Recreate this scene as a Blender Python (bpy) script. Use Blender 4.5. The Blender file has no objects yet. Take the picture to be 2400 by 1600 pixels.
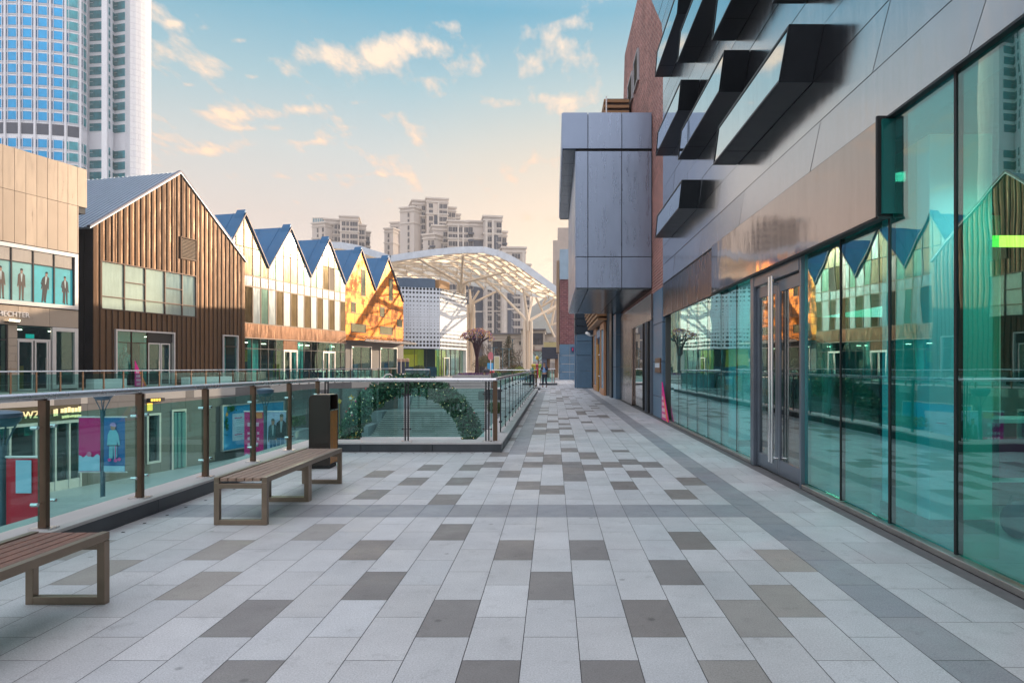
import bpy, bmesh, math, random
from mathutils import Vector, Matrix
SC = bpy.context.scene
COL = SC.collection
R = math.radians
rnd = random.Random(11)
F0, CX, CY, HC = 1600.0, 1297.0, 857.0, 1.5      # focal length and principal axis of the photograph (its pixels), eye height
V = Vector

def at(px, py, Y):
    return V(((px - CX) * Y / F0, Y, HC + (CY - py) * Y / F0))

# ------------------------------------------------------------------ frames: a wall plane with along / out / up axes
class Fr:
    def __init__(s, X0, t, Y0=40.0, side=1):
        s.X0, s.t, s.Y0 = X0, t, Y0
        s.k = math.sqrt(1 + t * t)
        s.o = V((X0 + t * Y0, Y0, 0))
        s.u = V((t, 1, 0)) / s.k
        s.n = V((1, -t, 0)) / s.k * side
    def p(s, a, d, z):
        return s.o + s.u * a + s.n * d + V((0, 0, z))
    def a(s, px):
        return (s.X0 / ((px - CX) / F0 - s.t) - s.Y0) * s.k
    def az(s, px, py):
        Y = s.X0 / ((px - CX) / F0 - s.t)
        return (Y - s.Y0) * s.k, HC + (CY - py) * Y / F0
    def z(s, px, py):
        return s.az(px, py)[1]

class Fr2:                                        # frame from two ground points, outward normal to the right-hand side facing the camera
    def __init__(s, p0, p1):
        s.o = V((p0[0], p0[1], 0)); d = V((p1[0] - p0[0], p1[1] - p0[1], 0))
        s.L = d.length; s.u = d.normalized(); s.n = V((s.u.y, -s.u.x, 0))
        if s.n.dot(-s.o) < 0: s.n = -s.n
    def p(s, a, d, z):
        return s.o + s.u * a + s.n * d + V((0, 0, z))

# ------------------------------------------------------------------ objects
ORG = {}
def lin(r, g, b):
    f = lambda c: (c / 255 / 12.92) if c / 255 <= .04045 else ((c / 255 + .055) / 1.055) ** 2.4
    return (f(r), f(g), f(b))

def tag(o, label=None, cat=None, group=None, kind=None):
    if label: o['label'] = label
    if cat: o['category'] = cat
    if group: o['group'] = group
    if kind: o['kind'] = kind
    return o

def thing(name, label, cat, loc=(0, 0, 0), rz=0, group=None):
    o = bpy.data.objects.new(name, None); COL.objects.link(o)
    o.location = loc; o.rotation_euler = (0, 0, rz); o.empty_display_size = .2
    ORG[o.name] = V(loc)
    return tag(o, label, cat, group)

def dup(root, loc, rz=0, label=None, group=None, scale=None):
    r = root.copy(); COL.objects.link(r); r.location = loc; r.rotation_euler = (0, 0, rz)
    if scale: r.scale = (scale,) * 3
    if label: r['label'] = label
    if group: r['group'] = group
    for ch in list(root.children):
        c = ch.copy(); COL.objects.link(c); c.parent = r
        for g in list(ch.children):
            d = g.copy(); COL.objects.link(d); d.parent = c
    return r

class MB:
    def __init__(s):
        s.v, s.f, s.m = [], [], []
    def add(s, vs, fs, mi=0):
        b = len(s.v); s.v += [V(p) for p in vs]
        for f in fs:
            s.f.append([b + i for i in f]); s.m.append(mi)
        return s
    def hexa(s, p, mi=0):                          # p: 4 bottom, 4 top
        return s.add(p, [(3, 2, 1, 0), (4, 5, 6, 7), (0, 1, 5, 4), (1, 2, 6, 5), (2, 3, 7, 6), (3, 0, 4, 7)], mi)
    def box(s, x0, x1, y0, y1, z0, z1, mi=0):
        return s.hexa([(x0, y0, z0), (x1, y0, z0), (x1, y1, z0), (x0, y1, z0), (x0, y0, z1), (x1, y0, z1), (x1, y1, z1), (x0, y1, z1)], mi)
    def fbox(s, F, a0, a1, d0, d1, z0, z1, mi=0):
        P = F.p
        return s.hexa([P(a0, d0, z0), P(a1, d0, z0), P(a1, d1, z0), P(a0, d1, z0), P(a0, d0, z1), P(a1, d0, z1), P(a1, d1, z1), P(a0, d1, z1)], mi)
    def quad(s, a, b, c, d, mi=0):
        return s.add([a, b, c, d], [(0, 1, 2, 3)], mi)
    def prism(s, pts, off, mi=0, mi_side=None):
        n = len(pts); off = V(off); a = [V(p) for p in pts]; b = [p + off for p in a]
        base = len(s.v); s.v += a + b
        s.f.append([base + i for i in range(n)]); s.m.append(mi)
        s.f.append([base + n + i for i in reversed(range(n))]); s.m.append(mi)
        for i in range(n):
            j = (i + 1) % n
            s.f.append([base + i, base + j, base + n + j, base + n + i]); s.m.append(mi if mi_side is None else mi_side)
        return s
    def fpoly(s, F, pts, d0, d1, mi=0):            # polygon (a, z) in a frame with thickness
        return s.prism([F.p(a, d0, z) for a, z in pts], F.n * (d1 - d0), mi)
    def tube(s, pts, r, n=8, mi=0, cap=True):
        pts = [V(p) for p in pts]; rs = r if isinstance(r, (list, tuple)) else [r] * len(pts)
        base = len(s.v); prev = None
        for i, p in enumerate(pts):
            t = (pts[min(i + 1, len(pts) - 1)] - pts[max(i - 1, 0)])
            t = t.normalized() if t.length > 1e-9 else V((0, 0, 1))
            if prev is None:
                x = t.cross(V((0, 0, 1)))
                if x.length < .05: x = t.cross(V((0, 1, 0)))
            else:
                x = prev - t * prev.dot(t)
            x.normalize(); prev = x; y = t.cross(x)
            for k in range(n):
                an = 2 * math.pi * k / n
                s.v.append(p + (x * math.cos(an) + y * math.sin(an)) * rs[i])
        for i in range(len(pts) - 1):
            for k in range(n):
                q = (k + 1) % n
                s.f.append([base + i * n + k, base + i * n + q, base + (i + 1) * n + q, base + (i + 1) * n + k]); s.m.append(mi)
        if cap:
            s.f.append([base + k for k in reversed(range(n))]); s.m.append(mi)
            s.f.append([base + (len(pts) - 1) * n + k for k in range(n)]); s.m.append(mi)
        return s
    def bar(s, p0, p1, w, h, mi=0, up=(0, 0, 1)):
        p0, p1, up = V(p0), V(p1), V(up)
        t = (p1 - p0).normalized(); x = t.cross(up)
        if x.length < .01: x = t.cross(V((0, 1, 0)))
        x.normalize(); y = x.cross(t); x = x * (w / 2); y = y * (h / 2)
        return s.hexa([p0 - x - y, p0 + x - y, p0 + x + y, p0 - x + y, p1 - x - y, p1 + x - y, p1 + x + y, p1 - x + y], mi)
    def lathe(s, prof, c=(0, 0, 0), n=16, mi=0):
        base = len(s.v); c = V(c)
        for r, z in prof:
            for k in range(n):
                an = 2 * math.pi * k / n
                s.v.append(c + V((r * math.cos(an), r * math.sin(an), z)))
        for i in range(len(prof) - 1):
            for k in range(n):
                q = (k + 1) % n
                s.f.append([base + i * n + k, base + i * n + q, base + (i + 1) * n + q, base + (i + 1) * n + k]); s.m.append(mi)
        s.f.append([base + k for k in reversed(range(n))]); s.m.append(mi)
        s.f.append([base + (len(prof) - 1) * n + k for k in range(n)]); s.m.append(mi)
        return s
    def sph(s, c, r, nu=8, nv=6, sc=(1, 1, 1), mi=0):
        prof = [(max(1e-3, math.sin(math.pi * i / nv)), -math.cos(math.pi * i / nv)) for i in range(nv + 1)]
        b = len(s.v); s.lathe([(q * r, z * r) for q, z in prof], (0, 0, 0), nu, mi)
        for i in range(b, len(s.v)):
            p = s.v[i]; s.v[i] = V((p.x * sc[0] + c[0], p.y * sc[1] + c[1], p.z * sc[2] + c[2]))
        return s
    def leaf(s, c, size, mi=0, up=.3):             # one small leaf-sized quad with a random attitude
        n = V((rnd.gauss(0, 1), rnd.gauss(0, 1), rnd.gauss(0, 1) + up)).normalized()
        x = n.cross(V((rnd.gauss(0, 1), rnd.gauss(0, 1), rnd.gauss(0, 1)))).normalized(); y = n.cross(x)
        x = x * size; y = y * size * rnd.uniform(.4, .7); c = V(c)
        return s.add([c - x, c + y * .9, c + x, c - y], [(0, 1, 2, 3)], mi)
    def build(s, name, mats, parent=None, loc=None, smooth=False, bevel=0, fix=True, tint=None):
        org = ORG[parent.name] if parent is not None else V(loc or (0, 0, 0))
        me = bpy.data.meshes.new(name)
        me.from_pydata([tuple(p - org) for p in s.v], [], s.f)
        mats = mats if isinstance(mats, (list, tuple)) else [mats]
        for m in mats: me.materials.append(m)
        for p, mi in zip(me.polygons, s.m): p.material_index = mi
        if fix:
            bm = bmesh.new(); bm.from_mesh(me); bmesh.ops.recalc_face_normals(bm, faces=bm.faces); bm.to_mesh(me); bm.free()
        if smooth:
            for p in me.polygons: p.use_smooth = True
            if smooth != 'all':
                me.set_sharp_from_angle(angle=R(38))
        if tint:
            at_ = me.color_attributes.new('tint', 'FLOAT_COLOR', 'CORNER')
            for p, c in zip(me.polygons, tint):
                for li in p.loop_indices: at_.data[li].color = (c[0], c[1], c[2], 1)
        o = bpy.data.objects.new(name, me); COL.objects.link(o)
        if parent is not None: o.parent = parent
        else: o.location = org
        ORG[o.name] = org
        if bevel:
            b = o.modifiers.new('edge', 'BEVEL'); b.width = bevel; b.segments = 2; b.limit_method = 'ANGLE'; b.angle_limit = R(40)
        return o

def struct(mb, name, mats, **k):
    return tag(mb.build(name, mats, **k), kind='structure')

# ------------------------------------------------------------------ materials
MC = {}
def _new(name):
    m = bpy.data.materials.new(name); m.use_nodes = True
    nt = m.node_tree; nt.nodes.clear()
    o = nt.nodes.new('ShaderNodeOutputMaterial')
    return m, nt, o
def nd(nt, t, **k):
    n = nt.nodes.new(t)
    for a, b in k.items():
        if a in n.inputs: n.inputs[a].default_value = b
        else: setattr(n, a, b)
    return n
def noise(nt, vec, scale, detail=4, rough=.55, sx=(1, 1, 1)):
    mp = nd(nt, 'ShaderNodeMapping'); mp.inputs['Scale'].default_value = sx
    nt.links.new(vec, mp.inputs['Vector'])
    n = nd(nt, 'ShaderNodeTexNoise', Scale=scale, Detail=detail, Roughness=rough)
    nt.links.new(mp.outputs[0], n.inputs['Vector']); return n.outputs['Fac']
def rng(nt, src, a, b, c, d):
    m = nd(nt, 'ShaderNodeMapRange'); m.inputs[1].default_value = a; m.inputs[2].default_value = b
    m.inputs[3].default_value = c; m.inputs[4].default_value = d
    nt.links.new(src, m.inputs[0]); return m.outputs[0]
def mixc(nt, fac, A, B, mode='MIX'):
    m = nd(nt, 'ShaderNodeMix', data_type='RGBA', blend_type=mode)
    for i, x in ((0, fac), (6, A), (7, B)):
        if isinstance(x, (int, float)): m.inputs[i].default_value = x
        elif isinstance(x, tuple): m.inputs[i].default_value = (x[0], x[1], x[2], 1)
        else: nt.links.new(x, m.inputs[i])
    return m.outputs[2]
def M(name, col, rough=.5, metal=0.0, var=.12, vs=1.2, sx=(1, 1, 1), fine=0.0, fs=40, bump=0.0, bs=30, spec=.5, rvar=.12, emit=None, es=0, coat=0):
    """a real-world surface: base colour with broad wear, optional fine grain, roughness variation and bump"""
    if name in MC: return MC[name]
    m, nt, o = _new(name)
    b = nd(nt, 'ShaderNodeBsdfPrincipled'); nt.links.new(b.outputs[0], o.inputs[0])
    pos = nd(nt, 'ShaderNodeNewGeometry').outputs['Position']
    n1 = noise(nt, pos, vs, 5, .6, sx)
    c = mixc(nt, 1.0, tuple(col), rng(nt, n1, .25, .75, 1 - var, 1 + var), 'MULTIPLY')
    if fine:
        n2 = noise(nt, pos, fs, 3, .7)
        c = mixc(nt, 1.0, c, rng(nt, n2, .3, .7, 1 - fine, 1 + fine), 'MULTIPLY')
    nt.links.new(c, b.inputs['Base Color'])
    nt.links.new(rng(nt, n1, .2, .8, max(.02, rough - rvar * rough), min(1, rough + rvar * rough)), b.inputs['Roughness'])
    b.inputs['Metallic'].default_value = metal; b.inputs['Specular IOR Level'].default_value = spec
    if coat: b.inputs['Coat Weight'].default_value = coat; b.inputs['Coat Roughness'].default_value = .05
    if bump:
        n3 = noise(nt, pos, bs, 3, .6, sx)
        bp = nd(nt, 'ShaderNodeBump', Strength=min(1, bump), Distance=.02); nt.links.new(n3, bp.inputs['Height'])
        nt.links.new(bp.outputs[0], b.inputs['Normal'])
    if emit:
        b.inputs['Emission Color'].default_value = (*emit, 1); b.inputs['Emission Strength'].default_value = es
    MC[name] = m; return m
def glass(name, tint, refl=.08, rough=.0, wob=0.0, rtint=(1, 1, 1), ior=1.5):
    if name in MC: return MC[name]
    m, nt, o = _new(name)
    tr = nd(nt, 'ShaderNodeBsdfTransparent'); tr.inputs[0].default_value = (*[x ** .5 for x in tint], 1)     # a pane has two faces
    gl = nd(nt, 'ShaderNodeBsdfAnisotropic' if False else 'ShaderNodeBsdfGlossy'); gl.inputs['Roughness'].default_value = rough
    gl.inputs[0].default_value = (*rtint, 1)
    fr = nd(nt, 'ShaderNodeLayerWeight', Blend=.5); pw = nd(nt, 'ShaderNodeMath', operation='POWER'); pw.inputs[1].default_value = 5; nt.links.new(fr.outputs['Facing'], pw.inputs[0])
    mx = nd(nt, 'ShaderNodeMixShader')
    geo = nd(nt, 'ShaderNodeNewGeometry')
    if wob:
        n3 = noise(nt, geo.outputs['Position'], .9, 2, .5)
        bp = nd(nt, 'ShaderNodeBump', Strength=wob, Distance=.05); nt.links.new(n3, bp.inputs['Height'])
        nt.links.new(bp.outputs[0], gl.inputs['Normal'])
    # grazing-angle reflectance is symmetric for both faces of a pane
    nt.links.new(rng(nt, pw.outputs[0], 0.0, 1.0, refl, 1.0), mx.inputs[0])
    nt.links.new(tr.outputs[0], mx.inputs[1]); nt.links.new(gl.outputs[0], mx.inputs[2]); nt.links.new(mx.outputs[0], o.inputs[0])
    MC[name] = m; return m
def brickmat(name, c1, c2, mortar, bw=.24, bh=.075, axis='yz', bump=.5, wear=.25, mort=.006):
    m, nt, o = _new(name)
    b = nd(nt, 'ShaderNodeBsdfPrincipled', Roughness=.8); nt.links.new(b.outputs[0], o.inputs[0])
    g = nd(nt, 'ShaderNodeNewGeometry'); sp = nd(nt, 'ShaderNodeSeparateXYZ'); nt.links.new(g.outputs['Position'], sp.inputs[0])
    cb = nd(nt, 'ShaderNodeCombineXYZ')
    if axis == 'xy+':                              # walls of any direction: run along x + y
        ad = nd(nt, 'ShaderNodeMath', operation='ADD'); nt.links.new(sp.outputs[0], ad.inputs[0]); nt.links.new(sp.outputs[1], ad.inputs[1])
        nt.links.new(ad.outputs[0], cb.inputs[0])
    else: nt.links.new(sp.outputs[1], cb.inputs[0])
    nt.links.new(sp.outputs[2], cb.inputs[1])
    br = nd(nt, 'ShaderNodeTexBrick'); br.inputs['Scale'].default_value = 1
    br.inputs['Color1'].default_value = (*c1, 1); br.inputs['Color2'].default_value = (*c2, 1); br.inputs['Mortar'].default_value = (*mortar, 1)
    br.inputs['Mortar Size'].default_value = mort; br.inputs['Brick Width'].default_value = bw; br.inputs['Row Height'].default_value = bh; br.inputs['Bias'].default_value = -.1
    nt.links.new(cb.outputs[0], br.inputs['Vector'])
    n = noise(nt, g.outputs['Position'], .8, 5, .6); n2 = noise(nt, g.outputs['Position'], 14, 3, .7)
    c = mixc(nt, 1.0, br.outputs[0], rng(nt, n, .25, .75, 1 - wear, 1 + wear), 'MULTIPLY'); c = mixc(nt, 1.0, c, rng(nt, n2, .3, .7, 1 - wear, 1 + wear * 1.2), 'MULTIPLY')
    nt.links.new(c, b.inputs['Base Color'])
    bp = nd(nt, 'ShaderNodeBump', Strength=bump, Distance=.01, invert=True); nt.links.new(br.outputs['Fac'], bp.inputs['Height']); nt.links.new(bp.outputs[0], b.inputs['Normal'])
    MC[name] = m; return m

# pavement tiles: every tile carries its own stone colour as a face attribute
m, nt, o = _new('granite paving')
b = nd(nt, 'ShaderNodeBsdfPrincipled', Roughness=.5); nt.links.new(b.outputs[0], o.inputs[0])
at_ = nd(nt, 'ShaderNodeVertexColor', layer_name='tint'); g = nd(nt, 'ShaderNodeNewGeometry').outputs['Position']
c = mixc(nt, 1.0, at_.outputs[0], rng(nt, noise(nt, g, 110, 3, .85), .3, .7, .66, 1.26), 'MULTIPLY')
c = mixc(nt, 1.0, c, rng(nt, noise(nt, g, .8, 7, .7), .25, .75, .80, 1.14), 'MULTIPLY')
c = mixc(nt, 1.0, c, rng(nt, noise(nt, g, 5, 7, .75), .56, .76, 1.0, .68), 'MULTIPLY')
vo = nd(nt, 'ShaderNodeTexVoronoi', Scale=2.3, Randomness=1.0); nt.links.new(g, vo.inputs['Vector'])      # trodden gum spots
c = mixc(nt, 1.0, c, rng(nt, vo.outputs['Distance'], .035, .06, .62, 1.0), 'MULTIPLY')
sx_ = nd(nt, 'ShaderNodeSeparateXYZ'); nt.links.new(g, sx_.inputs[0])                                        # dirt gathered along the shop sill and the kerb
e1 = rng(nt, sx_.outputs[0], 2.55, 2.95, 0.0, 1.0); e2_ = rng(nt, sx_.outputs[0], -4.05, -3.7, 1.0, 0.0)
ad = nd(nt, 'ShaderNodeMath', operation='ADD'); nt.links.new(e1, ad.inputs[0]); nt.links.new(e2_, ad.inputs[1])
ml = nd(nt, 'ShaderNodeMath', operation='MULTIPLY'); nt.links.new(ad.outputs[0], ml.inputs[0]); nt.links.new(noise(nt, g, 3.5, 6, .7), ml.inputs[1])
c = mixc(nt, 1.0, c, rng(nt, ml.outputs[0], .2, .7, 1.0, .62), 'MULTIPLY')
nt.links.new(c, b.inputs['Base Color'])
nt.links.new(rng(nt, noise(nt, g, 3, 5, .6), .3, .7, .36, .62), b.inputs['Roughness'])
bp = nd(nt, 'ShaderNodeBump', Strength=.25, Distance=.004); nt.links.new(noise(nt, g, 120, 3, .7), bp.inputs['Height']); nt.links.new(bp.outputs[0], b.inputs['Normal'])
MC['granite paving'] = m

# weathered copper sheets: bright metal with dark oxidised sheets and streaks
m, nt, o = _new('oxidised copper')
b = nd(nt, 'ShaderNodeBsdfPrincipled', Metallic=.75); nt.links.new(b.outputs[0], o.inputs[0])
g = nd(nt, 'ShaderNodeNewGeometry').outputs['Position']
sp = nd(nt, 'ShaderNodeSeparateXYZ'); nt.links.new(g, sp.inputs[0]); cb = nd(nt, 'ShaderNodeCombineXYZ'); nt.links.new(sp.outputs[1], cb.inputs[0]); nt.links.new(sp.outputs[2], cb.inputs[1])
br = nd(nt, 'ShaderNodeTexBrick', offset=.37); br.inputs['Scale'].default_value = 1; br.inputs['Brick Width'].default_value = 1.7; br.inputs['Row Height'].default_value = 1.25
br.inputs['Mortar Size'].default_value = .04; br.inputs['Color1'].default_value = (.40, .125, .007, 1); br.inputs['Color2'].default_value = (.50, .175, .011, 1); br.inputs['Mortar'].default_value = (.06, .025, .01, 1)
nt.links.new(cb.outputs[0], br.inputs['Vector'])
ox = mixc(nt, 1.0, noise(nt, g, 1.5, 6, .72, (1, 1, .75)), noise(nt, g, .35, 3, .5), 'MULTIPLY')
c = mixc(nt, rng(nt, ox, .225, .32, 0.0, .72), br.outputs[0], (.15, .052, .018))
nt.links.new(c, b.inputs['Base Color']); nt.links.new(rng(nt, ox, .2, .35, .3, .6), b.inputs['Roughness'])
MC['oxidised copper'] = m

G = {}
G['rail_steel'] = M('brushed steel', (.62, .62, .64), .28, 1.0, .06, 3)
G['bronze'] = M('bronze coated steel', (.115, .072, .045), .38, .6, .18, 5)
G['dark_steel'] = M('dark steel', (.035, .036, .04), .4, .6, .15, 4)
G['chrome'] = M('polished steel', (.72, .73, .74), .14, 1.0, .04, 3)
G['bal_glass'] = glass('greenish balustrade glass', (.42, .76, .72), .05, rtint=(.85, 1, .97))
G['far_glass'] = glass('distant balustrade glass', (.36, .66, .62), .06, rtint=(.8, 1, .97))
G['kerb_dark'] = M('dark granite kerb', (.045, .052, .062), .35, 0, .25, 3, fine=.2, fs=120)
G['kerb_top'] = M('pale granite coping', (.46, .44, .44), .5, 0, .1, 2, fine=.08, fs=150)
G['joint'] = M('joint mortar', (.12, .12, .125), .9, 0, .2, 8)
G['concrete'] = M('concrete', (.32, .31, .30), .8, 0, .12, .6, fine=.08, fs=30)
G['white'] = M('white painted metal', (.80, .80, .80), .35, 0, .04, .8)
G['black'] = M('black void', (.006, .006, .007), .6, 0, .1, 3)
# ================================================================== GROUND, WALKWAYS, PAVING
LOW = -5.0
FL = Fr(-43.14, .264)            # barn, white glass gables and copper gables share this plane
FB = Fr(-41.96, .264)            # beige panelled building
FW = Fr(-35.2, .264)             # edge of the far upper walkway and the shop wall under it
mb = MB(); mb.box(-690, 690, -290, 1040, LOW - .4, LOW)
struct(mb, 'ground', M('pale paving', (.44, .45, .45), .6, 0, .12, .25, fine=.08, fs=6))
mb = MB(); mb.box(-4.62, 3.6, -6, 12.42, -.5, -.008); mb.box(-1.42, 3.6, 12.42, 40.0, -.5, -.008); mb.box(-4.4, 3.6, 40.0, 77.6, -.5, -.008)
struct(mb, 'walkway_slab', G['joint'])
mb = MB(); mb.box(-70, 60, 77.6, 240, LOW, -.03); mb.box(3.6, 60, -6, 77.6, LOW, -.03)
struct(mb, 'plaza', M('far plaza paving', (.42, .39, .36), .7, 0, .12, .3, fine=.1, fs=3))
mb = MB(); mb.prism([FW.p(-22, 0, -.55), FW.p(44, 0, -.55), FL.p(48, -.2, -.55), FL.p(-22, -.2, -.55)], (0, 0, .53))
struct(mb, 'far_walkway', M('far walkway paving', (.40, .37, .34), .7, 0, .1, .5))
mb = MB()
yy = 420.0
hp = [(-1500, 20), (-600, 45), (-200, 80), (-130, 128), (-60, 150), (-20, 176), (10, 190), (40, 182), (80, 168), (140, 140), (260, 110), (600, 60), (1500, 20)]
prev = None
for x, z in hp:
    x, z = x * .45, z * .5; row = [V((x, 700, LOW)), V((x, 760, z * .62 + rnd.uniform(-2, 2))), V((x, 850, z)), V((x, 1000, z * .5))]
    if prev:
        for i in range(3): mb.quad(prev[i], row[i], row[i + 1], prev[i + 1])
    prev = row
struct(mb, 'hills', M('wooded far hills', (.16, .18, .17), .95, 0, .3, .02), smooth='all')

# granite tiles in running bond along the walkway
mb = MB(); T = []
LIGHT, DARK, BROWN, BAND = (.54, .547, .568), (.225, .207, .20), (.355, .33, .31), (.30, .31, .34)
dk = [(1053,1137),(1266,1127),(1211,1115),(1432,1116),(1315,1098),(1162,1091),(1565,1137),(847,1136),(939,1107),(1052,1107),(1588,1105),(1460,1087),
      (1033,1222),(1176,1265),(1351,1265),(1589,1242),(838,1262),(856,1345),(1265,1347),(1556,1316),(1504,1421),(1026,1421),(566,1416),(557,1540),(1120,1543),(1408,1543),
      (1218,1066),(1252,1048),(1200,1040),(1290,1030),(1330,1062),(1120,1068),(960,1080),(870,1090)]
br_ = [(728,1222),(1812,1287),(1820,1382),(1740,1424),(1691,1543),(460,1341),(505,1262),(1300,1010)]
def cell(px, py):
    px *= 1.0204; py *= 1.0204
    Y = F0 * HC / (py - CY); X = (px - CX) * Y / F0
    k = math.floor((X + .165) / .3); off = 3.78 if k % 2 == 0 else 4.08
    return k, math.floor((Y - off) / .6)
DK = {cell(*p) for p in dk}; BR = {cell(*p) for p in br_}
def tile(x0, x1, y0, y1, c, g=.0022):
    if x1 - x0 < .02 or y1 - y0 < .02: return
    v = rnd.uniform(.90, 1.07); w = rnd.uniform(-.006, .006)
    mb.quad((x0 + g, y0 + g, 0), (x1 - g, y0 + g, 0), (x1 - g, y1 - g, 0), (x0 + g, y1 - g, 0))
    T.append((c[0] * v + w, c[1] * v, c[2] * v - w))
def left_edge(y): return -4.05 if y < 11.85 else (-.9 if y < 40.05 else -3.9)
for k in range(-14, 8):
    x0, x1 = -.165 + .3 * k, .135 + .3 * k
    off = 3.78 if k % 2 == 0 else 4.08
    n = -18
    while True:
        y0 = off + .6 * n; y1 = y0 + .6
        if y0 > 77: break
        if y1 > -5:
            pieces = [(y0, y1)]
            if y1 > 6.78 and y0 < 7.38: pieces = [(y0, min(y1, 6.78)), (max(y0, 7.38), y1)]
            q = []
            for a, b in pieces:                    # clip where the walkway narrows or widens
                for e in (11.88, 40.05):
                    if a < e < b: q += [(a, e)]; a = e
                q.append((a, b))
            for a, b in q:
                if b - a < .03: continue
                le = left_edge((a + b) / 2)
                if x1 <= le + .02: continue
                xa = max(x0, le)
                if k == 7 or (k == -2 and 11.3 < (a + b) / 2 < 40): c = BAND
                elif (k, n) in DK: c = DARK
                elif (k, n) in BR: c = BROWN
                elif y0 > 8.7 and -2.2 < x0 < 1.7 and rnd.random() < (.2 if -.5 < x0 < .9 else .11): c = DARK
                elif (y0 < 3.2 or x0 < -2.2) and rnd.random() < .07: c = BROWN
                else: c = LIGHT
                tile(xa, x1, a, b, c)
        n += 1
k = -14
for k in range(-13, 8):
    x0 = max(-4.05, -.165 + .3 * k); x1 = .135 + .3 * k
    tile(x0, x1, 6.78, 7.38, BAND)
for j in range(-9, 130):
    y0 = -5 + .6 * (j + 9)
    if y0 > 77: break
    s = .45 if j % 2 else .22
    for a, b in ((2.235, 2.235 + s), (2.235 + s, 2.9)):
        tile(a, b, y0, y0 + .6, LIGHT)
# drain holes beside the kerb
DR = len(mb.f)
for i in range(26):
    y = 2.2 + i * .36 + rnd.uniform(-.03, .03)
    mb.lathe([(.016, .001), (.016, .003)], (-3.9 + .02 * (i % 2), y, 0), 8, 1)
for i in range(12):
    mb.lathe([(.016, .001), (.016, .003)], (-3.4 + i * .2, 11.72, 0), 8, 1)
T += [(.02, .02, .02)] * (len(mb.f) - len(T))
struct(mb, 'pavement', [MC['granite paving'], G['black']], tint=T, fix=False)

# kerbs that carry the balustrades
def kerb(boxes, name='kerb'):
    mb = MB()
    for x0, x1, y0, y1 in boxes:
        mb.box(x0, x1, y0, y1, -.4, .135, 0); mb.box(x0 - .004, x1 + .012, y0 - .012, y1 + .004, .135, .165, 1)
    return struct(mb, name, [G['kerb_dark'], G['kerb_top']], bevel=.005)
def jointed(x0, x1, y0, y1, along, step):
    out = []; t = y0 if along == 'y' else x0; end = y1 if along == 'y' else x1
    while t < end - .05:
        e = min(t + step, end)
        out.append((x0, x1, t + .003, e - .003) if along == 'y' else (t + .003, e - .003, y0, y1)); t = e
    return out
kerb(jointed(-4.6, -4.05, -2, 11.86, 'y', 1.5)); kerb(jointed(-4.6, -.9, 11.88, 12.4, 'x', 1.25)); kerb(jointed(-1.4, -.9, 12.42, 39.9, 'y', 1.5))
kerb([(-3.9, -1.42, 39.6, 40.0)]); kerb([(-1.3, -.85, 42.2, 45.0)]); kerb([(-1.1, .3, 53.2, 53.7), (-.15, .3, 53.72, 60)])

# ================================================================== BALUSTRADES
def post_flat(mb, p, z0=.165, z1=1.2, w=.068, d=.05, mi=0):
    mb.box(p[0] - w / 2, p[0] + w / 2, p[1] - d / 2, p[1] + d / 2, z0 + .012, z1, mi)
def balustrade(label, pts, style, ax, railz=1.25, glass_m=None, ext=(0, 0), end_post=()):
    """pts: post positions along a straight line (x or y); parts: handrail, posts (> clamps, base plate), glass panels"""
    t = thing('balustrade', label, 'balustrade', (*pts[0], .165))
    a, b = V((*pts[0], railz)), V((*pts[-1], railz)); d = (b - a).normalized()
    mb = MB(); mb.tube([a - d * ext[0], b + d * ext[1]], .033, 14); mb.build('handrail', G['rail_steel'], t, smooth=True)
    side = V((d.y, -d.x, 0))
    for i, p in enumerate(pts):
        P = V((*p, 0)); mb = MB()
        if style != 'rod' or i in end_post:
            w, dd = (.068, .05) if ax == 'y' else (.05, .068)
            if style == 'blade': w, dd = .022, .07
            if i in end_post: w = dd = .075
            mb.box(p[0] - w / 2, p[0] + w / 2, p[1] - dd / 2, p[1] + dd / 2, .177, railz - .03)
        else:
            for s in (-1, 1):
                q = P + d * (.026 * s); mb.tube([q + V((0, 0, .177)), q + V((0, 0, railz - .02))], .013, 10)
        po = mb.build('post', G['bronze'] if style == 'flat' or i in end_post else G['dark_steel'], t, smooth=style == 'rod', bevel=.004 if style == 'flat' else 0)
        mb = MB(); mb.box(p[0] - .085, p[0] + .085, p[1] - .065, p[1] + .065, .165, .177)
        mb.build('base_plate', G['rail_steel'], po)
        if i in end_post: continue
        mb = MB()
        for z in (.38, 1.0):
            cl_ = .1 if style == 'flat' else .07
            mb.bar(P - d * cl_ + V((0, 0, z)), P + d * cl_ + V((0, 0, z)), .016, .010)
            for s in (-1, 1):
                q = P + d * (cl_ * s) + V((0, 0, z)); mb.tube([q - side * .028, q + side * .028], .015, 8)
        mb.build('clamp', G['chrome'] if style == 'flat' else G['dark_steel'], po)
    for p, q in zip(pts[:-1], pts[1:]):
        p, q = V((*p, 0)) + d * .055, V((*q, 0)) - d * .055
        mb = MB(); mb.hexa([p - side * .006 + V((0, 0, .24)), q - side * .006 + V((0, 0, .24)), q + side * .006 + V((0, 0, .24)), p + side * .006 + V((0, 0, .24)),
                            p - side * .006 + V((0, 0, 1.1)), q - side * .006 + V((0, 0, 1.1)), q + side * .006 + V((0, 0, 1.1)), p + side * .006 + V((0, 0, 1.1))])
        mb.build('glass_panel', glass_m or G['bal_glass'], t)
    return t
balustrade('near glass balustrade with bronze flat posts running beside the two benches', [(-4.18, 5.6 + 1.3 * i - 3.9) for i in range(9)], 'flat', 'y', ext=(1, .05))
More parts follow.
